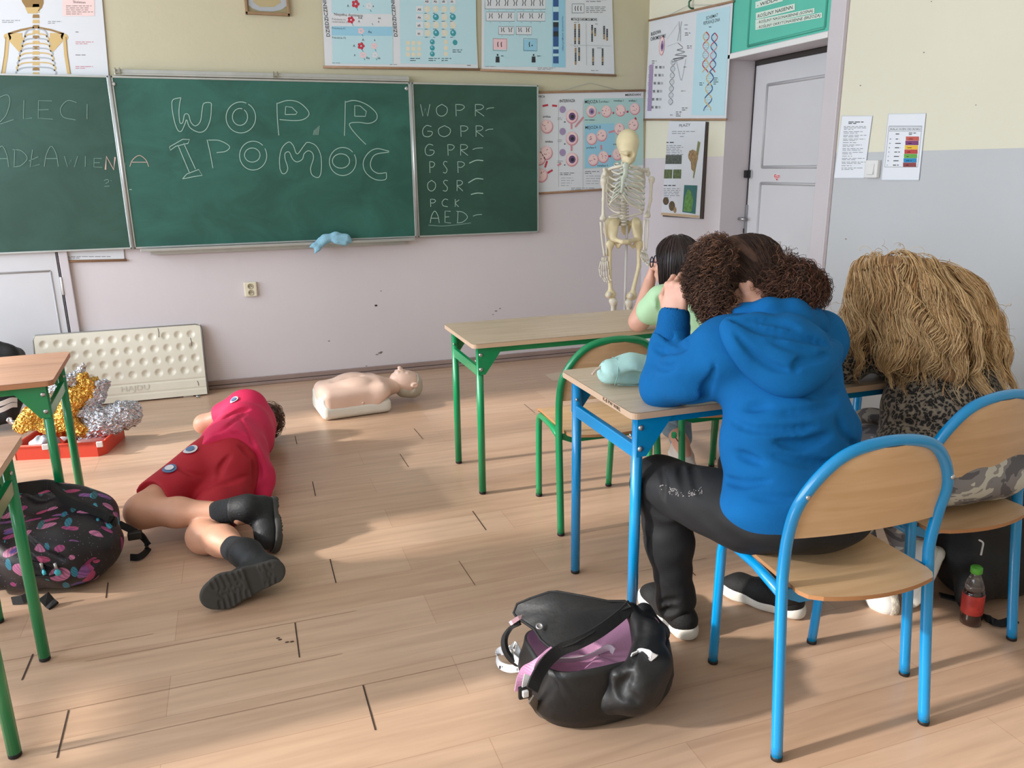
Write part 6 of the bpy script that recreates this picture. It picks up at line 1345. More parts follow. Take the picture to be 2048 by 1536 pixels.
def camo(m):
    nt = m.node_tree; b = nt.nodes['Principled BSDF']; N = nt.nodes.new; K = nt.links.new
    tc = N('ShaderNodeTexCoord'); mp = N('ShaderNodeMapping'); mp.inputs['Scale'].default_value = (7, 7, 13); mp.inputs['Rotation'].default_value = (.2, .35, 0); K(tc.outputs['Object'], mp.inputs[0]); n = N('ShaderNodeTexNoise'); n.inputs['Scale'].default_value = 1.0; n.inputs['Detail'].default_value = 2.5; n.inputs['Distortion'].default_value = 1.2; K(mp.outputs[0], n.inputs['Vector'])
    r = N('ShaderNodeValToRGB'); r.color_ramp.interpolation = 'CONSTANT'; e = r.color_ramp.elements; e[0].color = lin((96, 94, 98)); e[1].position = .44; e[1].color = lin((134, 130, 132)); q = e.new(.52); q.color = lin((196, 194, 184)); q = e.new(.64); q.color = lin((150, 144, 140))
    K(n.outputs[0], r.inputs[0]); K(r.outputs[0], b.inputs['Base Color']); b.inputs['Roughness'].default_value = .85
camo(m_camo)
pL = thing('person', 'person in leopard print top and grey camouflage trousers, long wavy blond hair over the desk', 'person', (1.99, 1.74, 0))
pel = V_(1.985, 1.735, .555); hcL = V_(2.135, 2.07, .985); nbL = V_(2.11, 1.97, .955); fL = nrm((-.25, .8, -.65))
s1, s2 = V_(1.975, 1.96, .885), V_(2.27, 1.95, .885); e1, w1 = V_(1.805, 1.975, .825), V_(1.96, 2.16, .815); e2, w2 = V_(2.40, 2.10, .815), V_(2.18, 2.25, .80)
hl, hr = V_(1.90, 1.77, .53), V_(2.11, 1.77, .53); kl, kr = V_(1.88, 2.10, .50), V_(2.10, 2.12, .50); al, ar = V_(1.945, 1.93, .12), V_(2.105, 1.90, .15)
b = SDF(); LL = head(b, hcL, fL, (0, .6, .8), .98); b.cap(hcL + V_(0, -.04, -.02), nbL, .05, .055, .03).chain([nbL, V_(2.10, 1.90, .84), V_(2.04, 1.80, .70), pel + V_(0, 0, .02)], [.08, .12, .12, .10], .06, ax=(0, 1, 0), q=.8).chain([s1, nbL, s2], [.05, .06, .05], .04)
b.chain([s1, e1, w1], [.048, .042, .03], .03).chain([s2, e2, w2], [.048, .042, .03], .03); hand(b, w1, (.9, .4, 0), (0, 0, -1), (0, 1, 0), .85, (.2, .3, .2)); hand(b, w2, (-.9, .3, 0), (0, 0, -1), (0, 1, 0), .85, (.2, .3, .2))
for q in ((hl, kl, al), (hr, kr, ar)): b.chain(q, [.068, .055, .038], .04)
foot(b, al, al + V_(-.01, -.06, -.04), .8); foot(b, ar, ar + V_(-.03, -.05, -.05), .8); b.part('body', m_skin, pL, .0065)
s = SDF(); s.ell(V_(1.995, 1.73, .60), (.205, .165, .085), k=.05).ell(V_(2.045, 1.79, .70), (.20, .155, .14), k=.06).ell(V_(2.10, 1.88, .82), (.20, .145, .13), k=.06).chain([s1, V_(2.115, 1.95, .91), s2], [.085, .10, .085], .06)
s.chain([s1, e1], [.085, .066], .05).chain([e1, w1], [.066, .05], .04).chain([s2, e2], [.085, .066], .05).chain([e2, w2], [.066, .05], .04).ell(nbL, (.085, .075, .05), k=.04)
C9 = lambda pts: [(1500 + x / 2.954, 440 + y / 2.954) for x, y in pts]
for pts, r, dp in (([(780, 960), (840, 930), (850, 830)], .016, .010), ([(870, 1090), (1000, 1110), (1150, 1080)], .014, .006), ([(880, 1200), (1010, 1195), (1120, 1210)], .014, .006), ([(820, 1010), (920, 1040), (1060, 1020)], .013, .005), ([(520, 760), (620, 800), (720, 780)], .013, .006), ([(530, 860), (660, 870), (800, 820)], .014, .007), ([(1300, 950), (1450, 1000), (1560, 980)], .013, .005)): s.fold(C9(pts), r, dp * 1.4)
s.fold_end(); s.cut(V_(0, 0, .535), (-.1, -.15, -1), .012); sL = s; s.part('fleece', m_leo, pL, .0075, wob(14, 24, .003))
h = MB(); h.tube(bez([Y_(1768, 790, 1.93), Y_(1764, 805, 1.93), Y_(1762, 828, 1.93)], 4), .004, m_blk, n=6); part('drawstring', h, m_blk, pL)
s = SDF(); s.ell(V_(1.985, 1.70, .545), (.215, .175, .098), k=.05).ell(V_(1.90, 1.64, .545), (.12, .11, .085), k=.05).ell(V_(2.08, 1.64, .545), (.12, .11, .085), k=.05)
for q in ((hl, kl, al), (hr, kr, ar)): s.chain(q[:2], [.110, .082], .05).chain(q[1:], [.08, .056], .04)
s.cut(V_(0, 0, .13), (0, 0, -1), .004); s.part('trousers', m_camo, pL, .0075, wob(16, 26, .003))
sh1, _ = shoe('shoe', al + V_(0, 0, .0), (1.985, 1.92, .10), (1.945, 1.775, .012), pL, mat('white_leather_shoe', (226, 224, 220), .5), mat('grey_ridged_sole', (188, 180, 166), .6, var=.2, vscale=70, bump=.5, bscale=90), up=(-.15, .8, .45), lab='white shoe on its toe, ridged sole showing')
sh2, _ = shoe('shoe', ar + V_(0, 0, .0), (2.165, 1.82, .145), (2.035, 1.775, .012), pL, MATS['white_leather_shoe'], m_wsole, up=(-.6, .6, .55), lab='white shoe with black line, tipped on its toe')
m_bl = mat('blond_hair', (204, 162, 112), .5, var=.25, vscale=26); m_bl2 = mat('light_blond_hair', (232, 198, 150), .5); m_bl3 = mat('dark_blond_hair', (158, 120, 82), .6, var=.35, vscale=34)
hl_ = SDF(); Lh = lambda pts, y: [Y_(1500 + a / 2.954, 440 + c / 2.954, yy) for (a, c), yy in zip(pts, y)]
hl_.ell(hcL + V_(-.005, -.035, .020), (.096, .108, .098), k=.03).ell(hcL + V_(.055, -.06, -.02), (.08, .085, .07), k=.05).ell(hcL + V_(-.075, -.02, -.005), (.066, .08, .066), k=.05)
hl_.chain(Lh([(725, 345), (690, 450), (660, 580), (660, 660)], [2.0, 1.99, 1.985, 1.98]), [.046, .040, .032, .016], .04); hl_.chain(Lh([(735, 330), (725, 450), (690, 560), (670, 680)], [1.96, 1.94, 1.95, 1.95]), [.05, .040, .030, .014], .04)
for pts, y, r in (([(850, 330), (880, 500), (900, 660), (880, 800), (930, 880)], [1.92, 1.87, 1.82, 1.80, 1.785], [.06, .048, .036, .028, .012]), ([(985, 365), (1020, 500), (1060, 640), (1100, 780), (1130, 890)], [1.92, 1.84, 1.78, 1.75, 1.725], [.07, .06, .052, .042, .016]),
                  ([(1100, 430), (1170, 545), (1210, 680), (1200, 800), (1180, 920)], [1.91, 1.82, 1.765, 1.735, 1.705], [.07, .056, .046, .036, .014]), ([(1210, 440), (1250, 535), (1290, 645), (1340, 765), (1320, 880)], [1.93, 1.85, 1.80, 1.77, 1.73], [.058, .048, .044, .036, .016]), ([(1205, 400), (1250, 455), (1275, 525)], [1.97, 1.93, 1.89], [.040, .042, .034]), ([(1335, 645), (1390, 765), (1420, 830)], [1.83, 1.80, 1.78], [.030, .030, .014])): hl_.chain(Lh(pts, y), r, .035)
hL = hl_.part('hair', m_bl3, pL, .008, wob(31, 40, .005))
def flL(p, t, rs):
    d = np.zeros_like(p); dx = p[:, 0] - hcL[0]; d[:, 2] = -1; d[:, 1] = np.where(p[:, 2] > .93, -.7, -.35); d[:, 0] = np.clip(dx * 2, -.55, .18) - .75 * t * np.sin(p[:, 0] * 78 + 5 * p[:, 2]); return d + rs.normal(size=p.shape) * .12
cL = SDF(); cL.merge(hl_, .02); cL.merge(sL, .02)
lnL = lambda p, rs: np.clip((p[:, 2] - np.where(p[:, 0] < 2.03, .885, np.where(p[:, 0] > 2.24, .845, .80)) + .05 * np.sin(p[:, 0] * 62) + .02 * rs.normal(size=len(p))) * 1.3, .05, .34)
vis = lambda v: (v[:, 2] > .86)
strands(hl_, 4200, 41, flL, .30, .0012, m_bl, 'locks', hL, off=.001, wave=(.009, 10, .3), lift=.008, clump=38, coll=cL, lenfn=lnL, cols=[m_bl, m_bl2, m_bl, m_bl3, m_bl2], steps=30, box=vis)
strands(hl_, 1500, 42, flL, .17, .0011, m_bl, 'locks', hL, off=.002, wave=(.010, 10, .5), lift=.012, clump=38, coll=cL, lenfn=lnL, cols=[m_bl2, m_bl2, m_bl], steps=26)
strands(hl_, 60, 43, lambda p, t, rs: (p - hcL) * 6 + rs.normal(size=p.shape) * .5 + V_(0, 0, -.3), .07, .0008, m_bl, 'flyaway_hair', hL, off=.012, wave=(.012, 14, 1), lift=.03, cols=[m_bl, m_bl2])
# ============ the girl in the light green shirt
m_tee = mat('light_green_cotton', (186, 222, 178), .8, var=.05, vscale=12, bump=.1, bscale=200); m_jean = mat('light_blue_denim', (134, 158, 178), .85, var=.12, vscale=40, bump=.15, bscale=200)
pG = thing('person', 'person in a light green shirt with straight dark hair and glasses, cheek on hand', 'person', (1.93, 2.95, 0))
hcG = V_(1.835, 3.10, 1.015); fG = nrm((-.72, .68, -.05)); nbG = V_(1.872, 3.05, .90); pel = V_(1.92, 2.92, .52)
s1, s2 = V_(1.745, 3.03, .865), V_(2.03, 3.02, .86); e1, w1 = V_(1.700, 3.155, .752), V_(1.782, 3.215, .925); e2, w2 = V_(2.12, 3.20, .75), V_(1.93, 3.33, .745)
hl, hr = V_(1.84, 2.96, .50), V_(2.00, 2.96, .50); kl, kr = V_(1.80, 3.26, .48), V_(1.98, 3.28, .48); al, ar = V_(1.795, 2.90, .235), V_(1.90, 3.06, .085)
b = SDF(); LG = head(b, hcG, fG, (0, 0, 1), .93); b.cap(hcG + V_(.015, -.02, -.05), nbG, .044, .048, .03).chain([nbG, V_(1.885, 3.0, .80), V_(1.90, 2.95, .66), pel + V_(0, 0, .02)], [.07, .10, .10, .09], .05, ax=(0, 1, 0), q=.8).chain([s1, nbG, s2], [.045, .05, .045], .04)
b.chain([s1, e1, w1], [.046, .042, .027], .03).chain([s2, e2, w2], [.044, .038, .027], .03); hand(b, w1 + V_(.006, .006, .015), (.16, -.05, 1), (.7, -.5, 0), (.2, .6, .1), .78, (.9, 1.2, .8), .05, (.4, .5)); hand(b, w2, (-1, .2, 0), (0, 0, -1), (0, 1, 0), .78, (.2, .3, .2))
for q in ((hl, kl, al), (hr, kr, ar)): b.chain(q, [.075, .052, .036], .04)
foot(b, al, al + V_(.0, -.10, -.10), .85); foot(b, ar, ar + V_(-.02, .13, -.05), .85); b.part('body', m_skin, pG, .005)
s = SDF(); s.ell(V_(1.91, 2.92, .56), (.16, .125, .10), k=.05).ell(V_(1.90, 2.96, .70), (.152, .115, .14), k=.05).ell(V_(1.885, 3.0, .80), (.148, .11, .11), k=.05).chain([s1, V_(1.88, 3.03, .875), s2], [.062, .07, .062], .04)
d1 = nrm(e1 - s1); s.chain([s1, s1 + d1 * .10], [.066, .064], .03).chain([s2, s2 + nrm(e2 - s2) * .10], [.066, .06], .03).ell(nbG + V_(-.01, .01, .03), (.055, .06, .04), k=.02, op='s').cut(s1 + d1 * .085, d1 + V_(0, 0, 0), .006) if False else None
s.chain([s1, s1 + d1 * .085], [.068, .066], .03).chain([s2, s2 + nrm(e2 - s2) * .09], [.066, .06], .03).ell(nbG + V_(-.01, .01, .04), (.052, .056, .04), k=.02, op='s').cut(V_(0, 0, .48), (0, 0, -1), .01)
s.fold([(1312, 560), (1318, 590), (1322, 625), (1318, 650)], .012, .006).fold([(1330, 640), (1345, 660), (1380, 665)], .012, .005).fold_end()
s.part('t_shirt', m_tee, pG, .006, wob(51, 30, .0022))
s = SDF(); s.ell(pel, (.165, .135, .085), k=.04)
for q in ((hl, kl, al + V_(0, .08, .05)), (hr, kr, ar + V_(0, .02, .10))): s.chain(q[:2], [.092, .068], .05).chain(q[1:], [.066, .052], .04)
s.part('jeans', m_jean, pG, .0075, wob(52, 34, .002))
shoe('shoe', al + V_(0, .0, .0), (1.815, 2.985, .155), (1.775, 2.80, .095), pG, mat('cream_sneaker', (222, 214, 206), .6), m_wsole, up=(.1, -.3, 1), lab='pale sneaker crossed over the other foot')
shoe('shoe', ar + V_(0, 0, .02), (1.90, 2.99, .004), (1.86, 3.20, .004), pG, MATS['cream_sneaker'], m_wsole)
h = MB(); p = Y_(1348, 870, 2.77); h.lathe([(.010, -.012), (.012, -.008), (.012, .008), (.008, .012)], p, mat('green_charm', (52, 190, 130), .4), n=12); h.tube([p, p + V_(.02, .0, -.03), p + V_(.035, .0, -.045)], .002, m_blk, n=5); part('ankle_charm', h, None, pG, 'green ankle charm')
m_hg = mat('straight_dark_brown_hair', (48, 34, 32), .38, var=.25, vscale=30); m_hg2 = mat('dark_brown_hair_sheen', (66, 48, 44), .35)
hg = SDF(); hg.ell(LG(0, -.02, .035), (.080, .098, .092), rotm(((0, 0, 1), np.cross(fG, (0, 0, 1)))), .02).ell(LG(0, -.055, -.045), (.075, .065, .10), rotm(((0, 0, 1), np.cross(fG, (0, 0, 1)))), .05).ell(LG(0, -.06, -.10), (.074, .055, .06), rotm(((0, 0, 1), np.cross(fG, (0, 0, 1)))), .04)
hg.ell(LG(-.062, .01, -.05), (.024, .04, .085), rotm(((0, 0, 1), np.cross(fG, (0, 0, 1)))), .04).ell(LG(.062, .01, -.05), (.024, .04, .085), rotm(((0, 0, 1), np.cross(fG, (0, 0, 1)))), .04); hg.ell(LG(0, .105, -.02), (.058, .06, .088), rotm(((0, 0, 1), np.cross(fG, (0, 0, 1)))), .015, 's')
hgo = hg.part('hair', m_hg, pG, .006); strands(hg, 1400, 61, lambda p, t, rs: V_(0, 0, -1) + np.where(p[:, 2:3] > 1.06, (p - hcG) * V_(9, 9, 0), 0) + rs.normal(size=p.shape) * .05, .16, .0009, m_hg, 'locks', hgo, off=.0005, wave=(.001, 5, 0), lift=.004, cols=[m_hg, m_hg, m_hg2], steps=18)
h = MB(); m_gl = mat('dark_blue_glasses', (34, 34, 58), .3)
rx = np.cross(fG, (0, 0, 1))
for sg in (-1, 1):
    c0 = LG(sg * .034, .098, .010); h.tube([Vector(c0 + rx * .027 * math.cos(a) + V_(0, 0, 1) * .023 * math.sin(a)) for a in [i * .4488 for i in range(14)]], .0028, m_gl, n=6, closed=True); h.tube([LG(sg * .060, .096, .014), LG(sg * .074, .05, .012), LG(sg * .078, -.01, .006)], .0026, m_gl, n=6)
h.tube([LG(-.008, .1, .012), LG(.008, .1, .012)], .0024, m_gl, n=6); part('glasses', h, m_gl, pG)
# ============ the person in red on the floor
m_shirt = mat('pinkish_red_shirt', (214, 34, 86), .75, var=.06, vscale=10, bump=.1, bscale=180); m_short = mat('dark_red_shorts', (170, 20, 40), .75, var=.06, vscale=10, bump=.1, bscale=180); m_boot = mat('black_boot_leather', (20, 23, 27), .6, bump=.15, bscale=120); m_bsole = mat('black_boot_sole', (62, 60, 57), .8); m_sock2 = mat('dark_grey_sock', (28, 32, 37), .95, bump=.3, bscale=200)
pR = thing('person', 'person in red shirt, red shorts and black boots lying on their side on the floor', 'person', (-.12, 3.5, 0))
hL_, hR_ = V_(-.15, 3.55, .232), V_(-.115, 3.52, .105); kL, kR = V_(-.462, 3.235, .125), V_(-.232, 3.04, .066); aL = np.array(onz(478, 1024, .15)); aR = V_(-.075, 2.745, .105)
sL_, sR_ = V_(-.035, 4.02, .285), V_(.0, 4.02, .09); eL, wL = np.array(onz(408, 848, .19)), V_(-.07, 4.28, .10); hdR = V_(.03, 4.27, .115)
b = SDF(); LR = head(b, hdR, (-.9, .25, -.35), (.1, 1, 0), 1.0); b.cap(hdR + V_(.0, -.06, 0), V_(-.01, 4.09, .17), .05, .058, .03).chain([V_(-.01, 4.05, .18), V_(-.05, 3.85, .19), V_(-.11, 3.66, .18), V_(-.13, 3.52, .175)], [.11, .125, .115, .115], .05, ax=(1, 0, 0), q=.8).chain([sL_, sR_], [.06, .06], .05)
b.chain([sL_, eL, wL], [.052, .045, .032], .03).chain([sR_, V_(-.22, 4.13, .055), V_(-.1, 4.33, .045)], [.05, .045, .032], .03); hand(b, wL, (.5, .6, -.1), (.2, -.1, -1), (.5, -.6, 0), .95, (.3, .4, .3)); hand(b, V_(-.1, 4.33, .04), (.3, .8, 0), (0, 0, -1), (-.6, .2, 0), .95, (.3, .4, .3))
lg1 = SDF(); lg1.chain([hL_, kL], [.086, .064], .04).chain([kL, kL * .62 + aL * .38 + V_(0, -.008, .0), aL], [.062, .054, .034], .04); lg2 = SDF(); lg2.chain([hR_, kR], [.098, .062], .04).chain([kR, kR * .62 + aR * .38 + V_(.010, .0, .006), aR], [.060, .054, .034], .04)
b.merge(lg1, .006).merge(lg2, .006)
foot(b, aL, aL + V_(.03, -.02, -.02), .8); foot(b, aR, V_(-.095, 2.70, .09), .8); b.cut((0, 0, .002), (0, 0, -1), .004)
b.part('body', m_skin2, pR, .006)
s = SDF(); s.chain([V_(-.02, 4.04, .185), V_(-.06, 3.86, .195), V_(-.11, 3.68, .185), V_(-.128, 3.56, .182), V_(-.13, 3.40, .18)], [.135, .15, .152, .163, .170], .05, ax=(1, 0, 0), q=.88).cut(V_(-.13, 3.445, .2), (.12, -1, .12), .006).chain([sL_ + V_(0, 0, .0), sR_], [.082, .08], .05); d1 = nrm(eL - sL_)
s.chain([sL_, sL_ + d1 * .13], [.085, .078], .04).chain([V_(-.06, 3.62, .15), V_(-.02, 3.50, .10), V_(.0, 3.44, .05)], [.11, .075, .04], .05)
s.ell(sL_ + d1 * .23, (.085, .085, .085), k=.006, op='s').cut((0, 0, .003), (0, 0, -1), .006)
C10 = lambda pts: [(260 + x / 3.2, 760 + y / 3.2) for x, y in pts]
for pts, r, dp in (([(590, 250), (680, 200), (760, 180)], .014, .008), ([(520, 350), (620, 300), (740, 210)], .012, .006), ([(700, 240), (760, 330), (800, 420)], .013, .006), ([(650, 330), (720, 350), (780, 400)], .012, .005), ([(790, 460), (820, 560), (830, 640)], .013, .007)): s.fold(C10(pts), r, dp * 1.3, k=.01)
s.fold_end(); s.part('shirt', m_shirt, pR, .0065, wob(71, 26, .003))
sS = SDF(); sS.chain([V_(-.125, 3.555, .178), V_(-.13, 3.48, .172)], [.132, .142], .05, ax=(1, 0, 0), q=.9).chain([hL_, kL], [.108, .090], .04).chain([hR_, kR], [.108, .086], .04); dk = nrm(kL - hL_)
sS.ell(kL + dk * .055, (.16, .16, .16), k=.01, op='s').ell(kR + nrm(kR - hR_) * .02, (.2, .16, .2), k=.01, op='s') if False else None
sS.cut(hL_ + dk * .285, dk, .008) if False else None
sS.ell(kL + dk * .02, (.115, .115, .15), k=.012, op='s').ell(kR + V_(0, -.02, 0), (.13, .20, .12), k=.012, op='s').cut((0, 0, .003), (0, 0, -1), .006)
for pts, r, dp in (([(780, 500), (800, 600), (790, 700)], .014, .009), ([(500, 690), (600, 660), (760, 610)], .014, .008), ([(420, 380), (600, 350), (720, 380)], .012, .005), ([(560, 640), (580, 560), (640, 480)], .013, .005), ([(300, 560), (400, 600), (520, 620)], .013, .005), ([(700, 420), (780, 500)], .012, .006)): sS.fold(C10(pts), r, dp * 1.3, k=.01)
sS.fold_end(); so2 = sS.part('shorts', m_short, pR, .0065, wob(72, 24, .003))
def badge(sdf, px, py, rad, parent, m1, m2):
    mb = MB()
    for rr_, off, m in ((rad, .005, m1), (rad * .6, .0085, m2)):
        c = sdf.hit(px, py)
        if c is None: return
        g = sdf.grad(c[None])[0]; t1 = nrm(np.cross(g, (0, 0, 1))); t2 = np.cross(g, t1); P = [c]
        for i in range(16):
            q = c + rr_ * (t1 * math.cos(i * .3927) + t2 * math.sin(i * .3927))
            for _ in range(4): q = q - sdf.grad(q[None])[0] * sdf.val(q[None])[0]
            P.append(q)
        P = [q + sdf.grad(q[None])[0] * off for q in P]; mb.add(P, [(0, 1 + i, 1 + (i + 1) % 16) for i in range(16)], m)
    part('badge', mb, None, parent, 'round white and blue badge')
m_bw = mat('badge_white', (216, 216, 224), .7); m_bb = mat('badge_blue', (92, 120, 160), .7)
ss_ = [o for o in children(pR) if o.name.startswith('shirt')][0]; badge(s, 469, 801, .022, ss_, m_bw, m_bb); badge(sS, 339, 938, .028, so2, m_bb, m_bw); badge(sS, 381, 900, .03, so2, m_bw, m_bb)
hr_ = SDF(); hr_.ell(LR(0, -.02, .035), (.085, .09, .095), k=.02).ell(LR(0, .1, -.02), (.07, .055, .085), k=.015, op='s'); hro = hr_.part('hair', m_hb, pR, .008, wob(81, 60, .005)); strands(hr_, 500, 82, lambda p, t, rs: V_(.3, .3, -1) + rs.normal(size=p.shape) * .6, .06, .0011, m_hb, 'curls', hro, wave=(.005, 20, .6), cols=[m_hb, m_hb2], lift=.01)
# boots
def boot(ank, heel, toe, up, shaft, lab):
    heel, toe, ank, shaft = map(lambda q: np.array(q, float), (heel, toe, ank, shaft)); f = nrm(toe - heel); up = nrm(np.array(up, float) - f * f.dot(up)); r = np.cross(f, up); Ln = np.linalg.norm(toe - heel); P = lambda a, b, c: heel + f * b * Ln + r * a + up * c
    u = SDF(); u.chain([P(0, .16, .055), P(0, .45, .055), P(0, .78, .045), P(0, .9, .038)], [.043, .043, .044, .034], .03).chain([P(0, .20, .06), ank, ank + (shaft - ank) * .5], [.046, .050, .053], .03).cut(P(0, 0, .018), -up, .004).cut(ank + (shaft - ank) * .55, shaft - ank, .006)
    o = u.part('boot', m_boot, pR, .006, label=lab)
    s = SDF(); s.chain([P(0, .13, .014), P(0, .26, .014)], [.043, .043], .02).chain([P(0, .30, .02), P(0, .42, .016)], [.040, .044], .02).chain([P(0, .5, .014), P(0, .76, .014), P(0, .9, .018)], [.050, .056, .042], .03).cut(P(0, 0, .028), up, .003).cut(P(0, 0, 0), -up, .004)
    s.box(P(0, .375, -.002), (.07, .022, .012), np.stack([r, f, up], 1), .004, .006, 's')
    for sg in (-1, 1):
        for t in (.12, .19, .26, .50, .57, .64, .71, .78, .85): s.cap(P(sg * .024, t, .0), P(sg * .07, t + .02, .0), .0055, .0065, .002, 's')
    for t in (.17, .55, .63, .71, .79):
        for sg in (-1, 1): s.chain([P(sg * .004, t - .02, 0), P(sg * .018, t, 0), P(sg * .004, t + .03, 0)], [.0042] * 3, .002, 's')
    s.part('sole', m_bsole, o, .0035); h = MB()
    for i in range(5):
        t = .62 - .07 * i; c = .094 + .012 * i; h.tube([P(-.022, t, c - .008), P(0, t + .01, c + .004), P(.022, t - .02, c - .008)], .0026, m_blk, n=5)
    h.tube(bez([P(0, .36, .15), P(.03, .42, .17), P(.04, .48, .15)], 4), .0022, m_blk, n=5); h.tube(bez([P(0, .36, .15), P(-.03, .46, .16), P(-.035, .5, .13)], 4), .0022, m_blk, n=5)
    part('laces', h, m_blk, o); k = SDF(); k.cap(ank + (shaft - ank) * .2, shaft, .049, .047, .01); k.part('sock', m_sock2, pR, .006, wob(91, 60, .002))
boot(aR, np.array(onz(566, 1138, .105)), np.array(onz(410, 1200, .055)), (.05, .92, -.16), aR + nrm(kR - aR) * .10, 'black boot with its treaded sole facing the camera')
tL = np.array(onz(560, 1092, .03)); hL2 = np.array(onz(552, 1003, .14)); boot(aL + V_(.035, 0, .01), hL2, tL, (-1, .15, .5), aL + nrm(kL - aL) * .085, 'black boot lying toe down')
# ------------------------------------------------------------ backpacks and the bottle
# feather-print backpack beside the left desks
m_fea = bpy.data.materials.new('feather_print_nylon'); m_fea.use_nodes = True
def fea(m):
    nt = m.node_tree; b = nt.nodes['Principled BSDF']; N = nt.nodes.new; K = nt.links.new; b.inputs['Roughness'].default_value = .5
    tc = N('ShaderNodeTexCoord'); prev = None
    n = N('ShaderNodeTexNoise'); n.inputs['Scale'].default_value = 5; K(tc.outputs['Object'], n.inputs['Vector'])
    for i, (rot, sc_, scale, cols, thr) in enumerate((((.3, .5, .5), (1, 2.6, 1.2), 11, ((168, 66, 128), (200, 120, 164), (140, 84, 154)), .36), ((-.4, .9, -.7), (2.6, 1, 1.3), 11, ((44, 128, 156), (70, 170, 200), (50, 108, 118)), .32), ((.8, -.3, 1.4), (1, 2.8, 1), 10, ((110, 84, 170), (184, 72, 120), (56, 144, 164)), .28))):
        mp = N('ShaderNodeMapping'); mp.inputs['Rotation'].default_value = rot; mp.inputs['Scale'].default_value = sc_; mp.inputs['Location'].default_value = (i * 3.1, i * 1.7, i); K(tc.outputs['Object'], mp.inputs[0])
        v = N('ShaderNodeTexVoronoi'); v.inputs['Scale'].default_value = scale; K(mp.outputs[0], v.inputs['Vector'])
        lt = N('ShaderNodeMath'); lt.operation = 'LESS_THAN'; lt.inputs[1].default_value = thr; K(v.outputs['Distance'], lt.inputs[0])
        cr = N('ShaderNodeValToRGB'); cr.color_ramp.interpolation = 'CONSTANT'; e = cr.color_ramp.elements; e[0].color = lin(cols[0]); e[1].position = .4; e[1].color = lin(cols[1]); q = e.new(.7); q.color = lin(cols[2]); sp = N('ShaderNodeSeparateColor'); K(v.outputs['Color'], sp.inputs[0]); K(sp.outputs[0], cr.inputs[0])
        gt = N('ShaderNodeMath'); gt.operation = 'GREATER_THAN'; gt.inputs[1].default_value = .35; K(sp.outputs[1], gt.inputs[0]); ml = N('ShaderNodeMath'); ml.operation = 'MULTIPLY'; K(lt.outputs[0], ml.inputs[0]); K(gt.outputs[0], ml.inputs[1])
        wv = N('ShaderNodeTexWave'); wv.inputs['Scale'].default_value = 26; wv.inputs['Distortion'].default_value = 2; K(mp.outputs[0], wv.inputs['Vector']); mw = N('ShaderNodeMix'); mw.data_type = 'RGBA'; mw.blend_type = 'MULTIPLY'; mw.inputs[0].default_value = .45; K(cr.outputs[0], mw.inputs[6]); K(wv.outputs[0], mw.inputs[7])
        mx = N('ShaderNodeMix'); mx.data_type = 'RGBA'; K(ml.outputs[0], mx.inputs[0]); K(mw.outputs[2], mx.inputs[7])
        if prev is None: mx.inputs[6].default_value = lin((20, 17, 26))
        else: K(prev, mx.inputs[6])
        prev = mx.outputs[2]
    v = N('ShaderNodeTexVoronoi'); v.inputs['Scale'].default_value = 95; K(tc.outputs['Object'], v.inputs['Vector']); lt = N('ShaderNodeMath'); lt.operation = 'LESS_THAN'; lt.inputs[1].default_value = .11; K(v.outputs['Distance'], lt.inputs[0])
    mx = N('ShaderNodeMix'); mx.data_type = 'RGBA'; K(lt.outputs[0], mx.inputs[0]); K(prev, mx.inputs[6]); mx.inputs[7].default_value = lin((150, 140, 170)); K(mx.outputs[2], b.inputs['Base Color'])
fea(m_fea)
m_web = mat('black_webbing', (18, 18, 20), .75, bump=.2, bscale=300)
bk = thing('backpack', 'black backpack with pink and teal feather print, on the floor beside the left desks', 'backpack', (-.78, 3.05, 0))
s = SDF(); bx_ = nrm((.96, -.28, 0)); by_ = nrm((.28, .96, 0)); MB_ = np.stack([bx_, by_, (0, 0, 1)], 1); c = V_(-.745, 3.06, .12)
tilt = rotm(((.08, -.35, 1), bx_))
s.box(c + V_(-.03, .02, .0), (.215, .185, .11), MB_, .085, .04).ell(c + bx_ * .06 - by_ * .05 + V_(0, 0, .005), (.20, .17, .125), MB_, .06).ell(c - bx_ * .10 + by_ * .12 + V_(0, 0, .10), (.13, .10, .10), MB_, .07).ell(c + by_ * .10 + bx_ * .0 + V_(0, 0, .07), (.19, .10, .09), MB_, .07)
s.box(c - by_ * .145 - bx_ * .02 + V_(0, 0, -.03), (.15, .035, .07), MB_, .03, .03).cut((0, 0, .003), (0, 0, -1), .01)
C11 = lambda pts: [(x / 5.297, 940 + y / 5.297) for x, y in pts]
for pts in ([(260, 700), (380, 830), (520, 920), (650, 960)], [(290, 890), (380, 1010), (500, 1090), (640, 1110)], [(900, 1040), (1060, 990), (1250, 960)], [(980, 1240), (1100, 1130), (1290, 1040)], [(300, 260), (420, 300), (560, 290)]): s.fold(C11(pts), .010, .006)
s.fold_end(); s.part('body', m_fea, bk, .007, wob(101, 22, .005))
H = lambda x, y, o=0.0: Vector(s.hit(*C11([(x, y)])[0], o))
def safe(x, y, z): 
    q = s.hit(*C11([(x, y)])[0], .006); return Vector(q) if q is not None else onz(*C11([(x, y)])[0], z)
m_z = mat('turquoise_zip_pull', (70, 190, 210), .4)
for x in (440, 585):
    h = MB(); p0, p1, p2 = H(x - 5, 985, .006), H(x + 15, 1050, .008), H(x + 35, 1110, .010); h.tube([p0, p1], .006, m_steel, n=6); h.tube([p1, (p1 + p2) / 2, p2], [.004, .011, .009], m_z, n=8, flat=.6); part('zip_pull', h, None, bk, 'turquoise zip pull')
